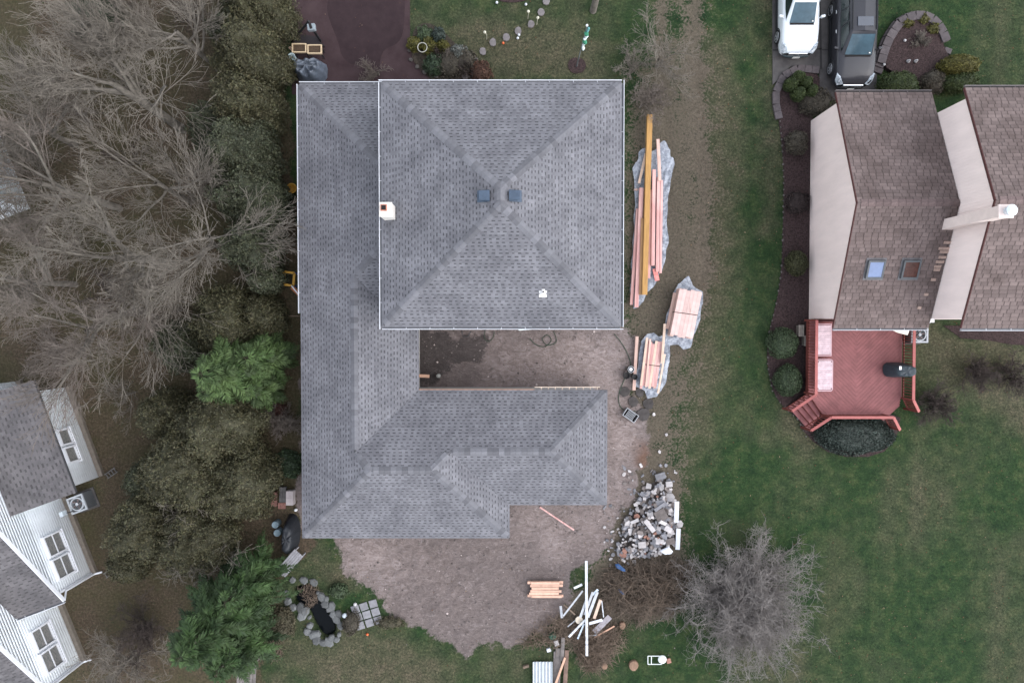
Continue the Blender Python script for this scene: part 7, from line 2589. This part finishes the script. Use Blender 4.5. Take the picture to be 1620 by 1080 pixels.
clipped(618, 985, 0.7, 0.3, 0.25, 763, 'stony weeds along the soil edge below the pavers', MATS['weed_leaf'], 900, lump=0.5, name='weed_clump', cat='plant', size=(0.02, 0.05))
# black covered grill and grey tables by the lower left roof corner
t = thing('covered_furniture', P(456, 848), 'garden furniture under a black folded cover at the roof corner', 'furniture')
V, F = dome_mesh([(q.x, q.y) for q in smooth_closed(PX([(448, 818), (462, 817), (470, 835), (469, 860), (462, 878), (446, 884), (443, 860)], 0.6), 1)], 0.0, 0.95, 9, 0.06, 21, 2.6, 0.8)
from_np('cover', V, F, mat('black_cover', (0.014, 0.016, 0.020), 0.45, 0.2, 5, 0.3, 12), t, smooth=True)
t = thing('grey_table', P(459, 893), 'weathered grey plank table below the black cover', 'table')
a0, a1, b0 = P(466, 868, 0.7), P(480, 880, 0.7), P(438, 900, 0.7)
al_, ac2 = (b0 - a0), (a1 - a0)
for k in range(5):
    mb = MB()
    p = a0 + ac2 * ((k + 0.5) / 5)
    q = p + al_ * (1.0 + RR.uniform(-0.06, 0.06))
    mb.bar(p, q, ac2.length / 5 - 0.012, 0.035)
    mb.build('plank', mat('table_grey', (0.23, 0.225, 0.24), 0.8, 0.15, 4, objrand=0.1), t)
for f1 in (0.1, 0.9):
    for f2 in (0.1, 0.9):
        q = a0 + al_ * f1 + ac2 * f2
        mb = MB()
        mb.box((q.x, q.y, 0.33), (0.06, 0.06, 0.68))
        mb.build('leg', MATS['table_grey'], t)
mb = MB()
mb.bar(a0 + al_ * 0.12 + Vector((0, 0, 0.03)), a1 + al_ * 0.12 + Vector((0, 0, 0.03)), 0.05, 0.03)
mb.build('end_batten', MATS['table_grey'], t)
for a, b_, lab in ((435, 830, 'upper of two blue grey drums under the conifer'), (438, 843, 'lower of two blue grey drums under the conifer')):
    p = P(a, b_, 0.5)
    mb = MB()
    mb.lathe([(0.15, 0), (0.17, 0.05), (0.17, 0.48), (0.15, 0.52), (0.13, 0.50)], (p.x, p.y, 0), 14)
    tag(mb.build('drum', mat('blue_grey_drum', (0.14, 0.19, 0.22), 0.5, 0.1), origin=(p.x, p.y, 0), smooth=True), lab, 'drum')
BRK = mat('old_red_brick', (0.20, 0.10, 0.085), 0.9, 0.2, 7, objrand=0.2)
def brick_stack(px_, py_, nx2, ny2, nl, m, label, bs=(0.10, 0.21, 0.065), rz=0.0):
    p = P(px_, py_, 0.3)
    t = thing('brick_stack', (p.x, p.y, 0), label, 'brick stack')
    for l in range(nl):
        for i in range(nx2):
            for j in range(ny2):
                mb = MB()
                mb.box((p.x + (i - (nx2 - 1) / 2) * (bs[0] + 0.008), p.y + (j - (ny2 - 1) / 2) * (bs[1] + 0.008), 0.03 + bs[2] * (l + 0.5) + 0.003 * l), bs, rz=RR.uniform(-0.04, 0.04))
                mb.build('brick', m, t)
brick_stack(430, 790, 3, 3, 3, BRK, 'red brick stack nearest the evergreen thicket', (0.12, 0.22, 0.07))
brick_stack(444, 801, 3, 2, 2, BRK, 'low red brick stack between the thicket and the roof', (0.11, 0.14, 0.07))
brick_stack(459, 787, 1, 2, 4, mat('pale_block', (0.34, 0.30, 0.30), 0.9, 0.12, 5, objrand=0.08), 'stack of pale concrete blocks beside the roof edge', (0.34, 0.34, 0.09))
brick_stack(446, 783, 2, 3, 2, mat('dark_grey_block', (0.10, 0.095, 0.095), 0.9, 0.15, 5, objrand=0.15), 'stack of dark grey blocks between red bricks and pale blocks', (0.16, 0.24, 0.09))
p = P(467, 807, 0.2)
mb = MB()
mb.lathe([(0.04, 0), (0.07, 0.04), (0.07, 0.16), (0.02, 0.18)], (p.x, p.y, 0), 10)
tag(mb.build('white_pot', mat('white_pot', (0.62, 0.62, 0.63), 0.5), origin=(p.x, p.y, 0), smooth=True), 'small white pot beside the lower left roof edge', 'pot')
# plank fence piece at the bottom
t = thing('plank_fence', P(392, 1062), 'short grey plank fence panel at the bottom left', 'fence')
for k in range(6):
    p, q = P(378 + k * 5.2, 1040 + k * 0.4, 1.1), P(376 + k * 5.0, 1100, 1.1)
    mb = MB()
    mb.bar(p, q, 0.13, 0.03)
    mb.build('plank', OLDG, t)
for yy in (1046, 1082):
    mb = MB()
    mb.bar(P(376, yy, 1.05), P(406, yy, 1.05), 0.07, 0.05)
    mb.build('rail', OLDG, t)
for xx in (377, 405):
    p = P(xx, 1046, 0.5)
    mb = MB()
    mb.box((p.x, p.y, 0.5), (0.09, 0.09, 1.05))
    mb.build('post', OLDG, t)
# yellow bin, toy frame and pipe in the gap beside the house
p = P(462, 298, 0.5)
t = thing('yellow_bin', (p.x, p.y, 0), 'round yellow bin in the dark gap beside the house', 'bin')
mb = MB()
mb.lathe([(0.17, 0), (0.20, 0.5), (0.24, 0.52), (0.24, 0.56), (0.20, 0.56), (0.17, 0.30)], (p.x, p.y, 0), 18)
mb.build('shell', mat('yellow_plastic', (0.36, 0.20, 0.03), 0.5, 0.15), t, smooth=True)
t = thing('toy_slide', P(459, 440), 'yellow and blue toy climbing frame half hidden by the hedge', 'toy')
YEL, BLU = MATS['yellow_plastic'], mat('blue_plastic', (0.03, 0.06, 0.20), 0.5)
pts = [P(450, 430, 0.9), P(466, 432, 0.9), P(464, 452, 0.9), P(450, 450, 0.9)]
for i in range(4):
    mb = MB()
    mb.bar(pts[i], pts[(i + 1) % 4], 0.10, 0.08)
    mb.build('frame_bar', YEL, t)
    mb = MB()
    mb.box((pts[i].x, pts[i].y, 0.43), (0.08, 0.08, 0.86))
    mb.build('post', BLU, t)
mb = MB()
mb.bar(P(462, 454, 0.75), P(474, 466, 0.35), 0.20, 0.04)
mb.build('slide', mat('orange_slide', (0.35, 0.13, 0.06), 0.5), t)
board('white_pole', (461, 452), (474, 468), 1.0, 1.0, 0.05, 0.05, WPAINT, 'white rod leaning on the house beside the toy frame', 'pole')
board('grey_stick', (450, 499), (474, 500), 0.3, 0.3, 0.05, 0.05, BR2, 'pale forked stick in the dark gap below the toy frame', 'stick')
# ---------------------------------------------------------------- driveway clutter and front garden
t = thing('planter_trays', P(485, 77), 'pair of cream framed planter trays filled with brown soil', 'planter')
CRM = mat('cream_plastic', (0.52, 0.40, 0.26), 0.6, 0.1)
for a in (473, 497.5):
    c = P(a, 76 + (a - 473) * 0.08, 0.75)
    mb = MB()
    for s_ in (-1, 1):
        mb.box((c.x + s_ * 0.31, c.y, 0.70), (0.05, 0.42, 0.12))
        mb.box((c.x, c.y + s_ * 0.19, 0.70), (0.57, 0.05, 0.12))
    tr = mb.build('tray', CRM, t)
    mb = MB()
    mb.box((c.x, c.y, 0.68), (0.57, 0.33, 0.05))
    mb.build('soil', mat('tray_soil', (0.075, 0.050, 0.032), 0.95, 0.35, 25, 1, 40), tr)
    for sx in (-1, 1):
        for sy in (-1, 1):
            mb = MB()
            mb.box((c.x + sx * 0.27, c.y + sy * 0.15, 0.32), (0.04, 0.04, 0.64))
            mb.build('leg', MATS['black_plastic_trim'], t)
t = thing('tarp_heap', P(488, 107), 'heap under a wrinkled blue grey tarp at the roof corner', 'tarp')
V, F = dome_mesh([(q.x, q.y) for q in smooth_closed(PX([(460, 98), (472, 92), (490, 90), (510, 92), (514, 104), (512, 120), (500, 128), (480, 129), (464, 118)], 0.6), 1)], 0.0, 0.95, 16, 0.26, 33, 2.4, 0.6)
from_np('cover', V, F, mat('blue_grey_tarp', (0.085, 0.100, 0.125), 0.35, 0.3, 4, 0.4, 10, spec=0.5), t)
for a, b_, w_, l_, h_, m_, nm, lab, cat in ((461, 90, 0.34, 0.34, 0.8, mat('pale_blue_plastic', (0.34, 0.42, 0.44), 0.4, 0.2, 9), 'plastic_tub', 'pale blue grey plastic tub between planter trays and tarp', 'tub'),
                                             (459, 76, 0.12, 0.30, 0.5, PINE_P, 'wood_offcut', 'pale wood offcut left of the planter trays', 'wood'), (453, 103, 0.10, 0.16, 0.5, MATS['yellow_plastic'], 'yellow_can', 'small yellow can left of the tarp heap', 'can')):
    p = P(a, b_, h_)
    mb = MB()
    mb.lathe([(w_ * 0.42, 0), (w_ * 0.5, h_ * 0.9), (w_ * 0.55, h_), (w_ * 0.42, h_ - 0.02), (w_ * 0.3, h_ * 0.7)], (p.x, p.y, 0), 12)
    tag(mb.build(nm, m_, origin=(p.x, p.y, 0), smooth=True), lab, cat)
t = thing('basketball_stand', P(490, 44), 'black pole stand with a grey box head on the red driveway', 'stand')
mb = MB()
mb.tube([P(462, 66, 0.1), P(480, 44, 1.2), P(489, 34, 1.6)], [0.05, 0.05, 0.06], 8)
mb.build('pole', MATS['black_plastic_trim'], t)
c = P(493, 44, 1.5)
mb = MB()
mb.box(c, (0.36, 0.30, 0.22), rz=0.1)
hd = mb.build('head', mat('grey_plastic_box', (0.20, 0.23, 0.25), 0.5, 0.15, 6), t, bevel=0.03)
mb = MB()
mb.box(c + Vector((-0.02, 0.02, 0.115)), (0.12, 0.24, 0.02), rz=0.3)
mb.build('slot', MATS['soot_black'], hd)
mb = MB()
mb.box(c + Vector((0, 0, -0.75)), (0.08, 0.08, 1.45))
mb.build('column', MATS['black_plastic_trim'], t)
mb = MB()
q = PX([(478, 56), (500, 58), (514, 74), (464, 68)], 0.05)
mb.prism([(a.x, a.y) for a in q], 0.012, 0.09)
mb.build('base', mat('dark_base', (0.020, 0.016, 0.018), 0.7), t)
# stepping stones, lights and the flag pole
STEPS = mat('stepping_stone', (0.150, 0.135, 0.135), 0.9, 0.15, 6, 0.3, 20, objrand=0.08)
RR = random.Random(9)
for si, (a, b_) in enumerate(((736, 121), (744, 109), (752, 98), (764, 82), (780, 68), (801, 60), (820, 50), (840, 39), (856, 20), (864, 3))):
    p = P(a, b_)
    z = ground_z(p.x, p.y)
    mb = MB()
    k = 8
    mb.prism([(p.x + 0.17 * RR.uniform(0.85, 1.1) * math.cos(j * 6.283 / k), p.y + 0.20 * RR.uniform(0.85, 1.1) * math.sin(j * 6.283 / k)) for j in range(k)], z - 0.03, z + 0.07)
    tag(mb.build('stepping_stone', STEPS, origin=(p.x, p.y, z)), ['grey stepping stone nearest the upper grey roof', 'second grey stepping stone counted from the upper roof', 'third grey stepping stone counted from the upper roof', 'fourth grey stepping stone counted from the upper roof', 'fifth grey stepping stone counted from the upper roof', 'sixth grey stepping stone counted from the upper roof', 'seventh grey stepping stone counted from the upper roof', 'eighth grey stepping stone counted from the upper roof', 'second grey stepping stone counted from the top edge', 'grey stepping stone at the very top edge of the lawn'][si], 'stepping stone', 'stepping stones on the front lawn')
for i, (a, b_, a2, b2, lab) in enumerate(((770, 63, 767, 51, 'thin white path lamp left of the stepping stones'), (835, 30, 836, 18, 'thin white path lamp near the top of the stones'), (849, 40, 851, 28, 'thin white path lamp right of the top stones'))):
    p, q = P(a, b_), P(a2, b2, 0.7)
    t = thing('path_lamp', (p.x, p.y, 0), lab, 'lamp', 'path lamps on the front lawn')
    mb = MB()
    mb.tube([(p.x, p.y, 0), (p.x + 0.02, p.y + 0.02, 0.5), (q.x, q.y, 0.68)], 0.014, 5)
    mb.build('stem', mat('ivory_metal', (0.52, 0.50, 0.40), 0.5), t)
    mb = MB()
    mb.lathe([(0.03, 0), (0.07, 0.03), (0.02, 0.08)], (q.x, q.y, 0.66), 9)
    mb.build('shade', MATS['ivory_metal'], t)
for a, b_, lab, m_ in ((819, 61, 'white ball near the middle stepping stones', WPAINT), (821, 56, 'white pebble touching a stepping stone', WPAINT), (796, 69, 'red brown ball beside the stepping stones', MATS['orange_toy']), (832, 8, 'white ball near the top edge of the lawn', WPAINT), (786, 5, 'white stone in the mulch at the top edge', WPAINT)):
    p = P(a, b_)
    mb = MB()
    mb.lathe([(0.03, 0), (0.065, 0.04), (0.05, 0.09), (0.01, 0.11)], (p.x, p.y, ground_z(p.x, p.y)), 9)
    tag(mb.build('small_ball', m_, origin=(p.x, p.y, 0), smooth=True), lab, 'ornament')
fp, ft = P(912, 106), P(928.5, 41, 4.65)
t = thing('flag_pole', (fp.x, fp.y, 0), 'thin pole with furled green and white flag on the front lawn', 'flag')
mb = MB()
mb.tube([(fp.x, fp.y, 0), (fp.x + (ft.x - fp.x) * 0.5, fp.y + (ft.y - fp.y) * 0.5, 2.3), (ft.x, ft.y, 4.65)], [0.03, 0.026, 0.02], 8)
mb.build('pole', mat('grey_pole', (0.22, 0.24, 0.25), 0.4, 0.1, metal=0.5), t)
FG = [mat('flag_green', (0.04, 0.20, 0.12), 0.7, 0.2, 6), mat('flag_white', (0.66, 0.74, 0.76), 0.7, 0.1, 6), mat('flag_teal', (0.10, 0.26, 0.26), 0.7, 0.2, 6)]
prev = None
segs = [(2.2, 2.9, 0.10, 1), (2.9, 3.3, 0.12, 0), (3.3, 3.7, 0.11, 1), (3.7, 4.15, 0.12, 0), (4.15, 4.45, 0.08, 2)]
for z0_, z1_, w_, mi in segs:
    mb = MB()
    pts = []
    for z in np.linspace(z0_, z1_, 5):
        f = z / 4.65
        pts.append((fp.x + (ft.x - fp.x) * f + 0.07 + 0.03 * math.sin(z * 9), fp.y + (ft.y - fp.y) * f - 0.02 + 0.03 * math.cos(z * 7), z))
    mb.tube(pts, [w_ * 0.4, w_ * 0.75, w_ * 0.5, w_ * 0.8, w_ * 0.4], 7)
    mb.build('flag_fold', FG[mi], t)
mb = MB()
mb.lathe([(0.02, 0), (0.05, 0.03), (0.05, 0.07), (0.01, 0.10)], (ft.x, ft.y, 4.63), 10)
mb.build('finial', WPAINT, t)
# flower bed hoop and edging
p = P(669, 78, 0.35)
mb = MB()
mb.tube([(p.x + 0.22 * math.cos(a), p.y + 0.22 * math.sin(a), 0.55) for a in np.linspace(0, 6.283, 25)], 0.022, 6, caps=False)
tag(mb.build('wire_hoop', mat('pale_hoop', (0.34, 0.33, 0.29), 0.6), origin=(p.x, p.y, 0.35), smooth=True), 'pale ring shaped hoop among the flower bed plants', 'hoop')
fe = thing('bed_edging', P(652, 95), 'low grey stone edging between red driveway and flower bed', 'edging')
for q in resample(PX([(648, 80), (650, 95), (660, 106), (672, 114), (690, 122), (705, 127)], 0.05), 0.24, closed=False):
    scatter_stone(q, fe, RS.uniform(0.8, 1.2))
# ---------------------------------------------------------------- fallen leaves and grass
rr = np.random.default_rng(4)
n = 2600
px_ = rr.uniform(480, 1630, n)
py_ = rr.uniform(-20, 1100, n)
k = (px_ > 1100) | (rr.random(n) < 0.45)
px_, py_ = px_[k], py_[k]
pts = np.array([[*P(a, b_)[:2]] for a, b_ in zip(px_, py_)])
C = np.array([[x, y, ground_z(x, y) + 0.035] for x, y in pts])
up = np.tile(np.array([0, 0, 1.0]), (len(C), 1))
tt = rr.choice(3, len(C), p=[0.5, 0.3, 0.2])
cols = np.array([[0.9, 0.55, 0.35], [1.3, 1.1, 0.85], [2.0, 1.9, 1.75]])[tt] * rr.uniform(0.6, 1.2, (len(C), 1))
V, F, T = leaf_mesh(C, up, rr.uniform(0.018, 0.045, len(C)), 0.6, rr, cols, 0.25)
o = from_np('fallen_leaves', V, F, mat('dry_leaf', (0.10, 0.075, 0.053), 0.85, 0.2, 8, tint=True), None, T)
tag(o, 'dry leaves strewn over lawn and soil', kind='stuff')
# loose clods and pebbles on the bare soil
n = 9000
cxs, cys = rr.uniform(-9, 9.5, n), rr.uniform(-17, 1, n)
ci = ((cxs + 31) / STEP).round().astype(int)
cj = ((cys + 22) / STEP).round().astype(int)
ok = (rr.random(n) < m_dirt[cj, ci] * (0.25 + 0.75 * fbm(cxs * 0.8, cys * 0.8, 77, 2))) & ~((cys > YS) & (cys < YC) & (cxs < XS))
cxs, cys, ci, cj = cxs[ok], cys[ok], ci[ok], cj[ok]
n = len(cxs)
s2 = (0.012 + 0.05 * rr.random(n) ** 3)[:, None]
cc = np.stack([cxs, cys, hz[cj, ci] + s2[:, 0] * 0.3], 1)
oct_ = np.array([[1, 0, 0], [0, 1, 0], [-1, 0, 0], [0, -1, 0], [0, 0, 0.8]])
V = (cc[:, None, :] + oct_[None] * s2[:, None] * rr.uniform(0.6, 1.3, (n, 5, 1))).reshape(-1, 3)
F = (np.array([[0, 1, 4], [1, 2, 4], [2, 3, 4], [3, 0, 4]])[None] + (np.arange(n) * 5)[:, None, None]).reshape(-1, 3)
T = np.repeat(rr.uniform(0.5, 1.5, n) * np.where(rr.random(n) < 0.08, 2.6, 1.0), 4)
o = from_np('soil_clods', V, F, mat('soil_clod', (0.125, 0.105, 0.098), 0.95, 0.2, 8, tint=True), None, T)
tag(o, 'loose clods and pebbles on the graded soil', kind='stuff')
n = 230000
gxs = rr.uniform(-27, 27, n)
gys = rr.uniform(-19, 19, n)
ii = np.clip(((gxs + 31) / STEP).round().astype(int), 0, nx - 1)
jj = np.clip(((gys + 22) / STEP).round().astype(int), 0, ny - 1)
dens = (1 - m_dirt[jj, ii]) * (1 - 0.75 * m_worn[jj, ii]) * (1 - 0.6 * m_lit[jj, ii]) * (1 - flat[jj, ii])
for blk in (bed_w, bed_f):
    dens = dens * (poly_sd(gxs, gys, [(p.x, p.y) for p in blk]) < 0)
keep = rr.random(n) < dens
inh = ((gxs > XW) & (gxs < XE) & (gys > YS) & (gys < YN)) | ((gxs > 14) & (gys > -3.8) & (gys < 9.8))
keep &= ~inh
gxs, gys, ii, jj = gxs[keep], gys[keep], ii[keep], jj[keep]
n = len(gxs)
az = rr.uniform(0, 2 * np.pi, n)
hgt = rr.uniform(0.03, 0.085, n) * (1 + 0.5 * m_dry[jj, ii])
wd = rr.uniform(0.008, 0.018, n)
z = hz[jj, ii] - 0.01
B = np.stack([gxs, gys, z], 1)
s2 = np.stack([np.cos(az), np.sin(az), np.zeros(n)], 1) * wd[:, None]
tipo = np.stack([np.cos(az + 1.3) * hgt * 0.9, np.sin(az + 1.3) * hgt * 0.9, hgt], 1)
V = np.stack([B - s2, B + s2, B + tipo], 1).reshape(-1, 3)
F = np.arange(3 * n).reshape(-1, 3)
dry = np.clip(m_dry[jj, ii] * 0.8 + m_worn[jj, ii] * 0.5 + rr.normal(0, 0.12, n), 0, 1)[:, None]
T = (np.array([[0.017, 0.046, 0.013]]) * (1 - dry) + np.array([[0.065, 0.056, 0.035]]) * dry) * rr.uniform(0.55, 1.5, (n, 1))
o = from_np('grass', V, F, mat('grass_blade', (0.9, 0.9, 0.9), 0.8, 0.1, 2, tint=True), None, T)
tag(o, 'short winter grass over the lawns', kind='stuff')
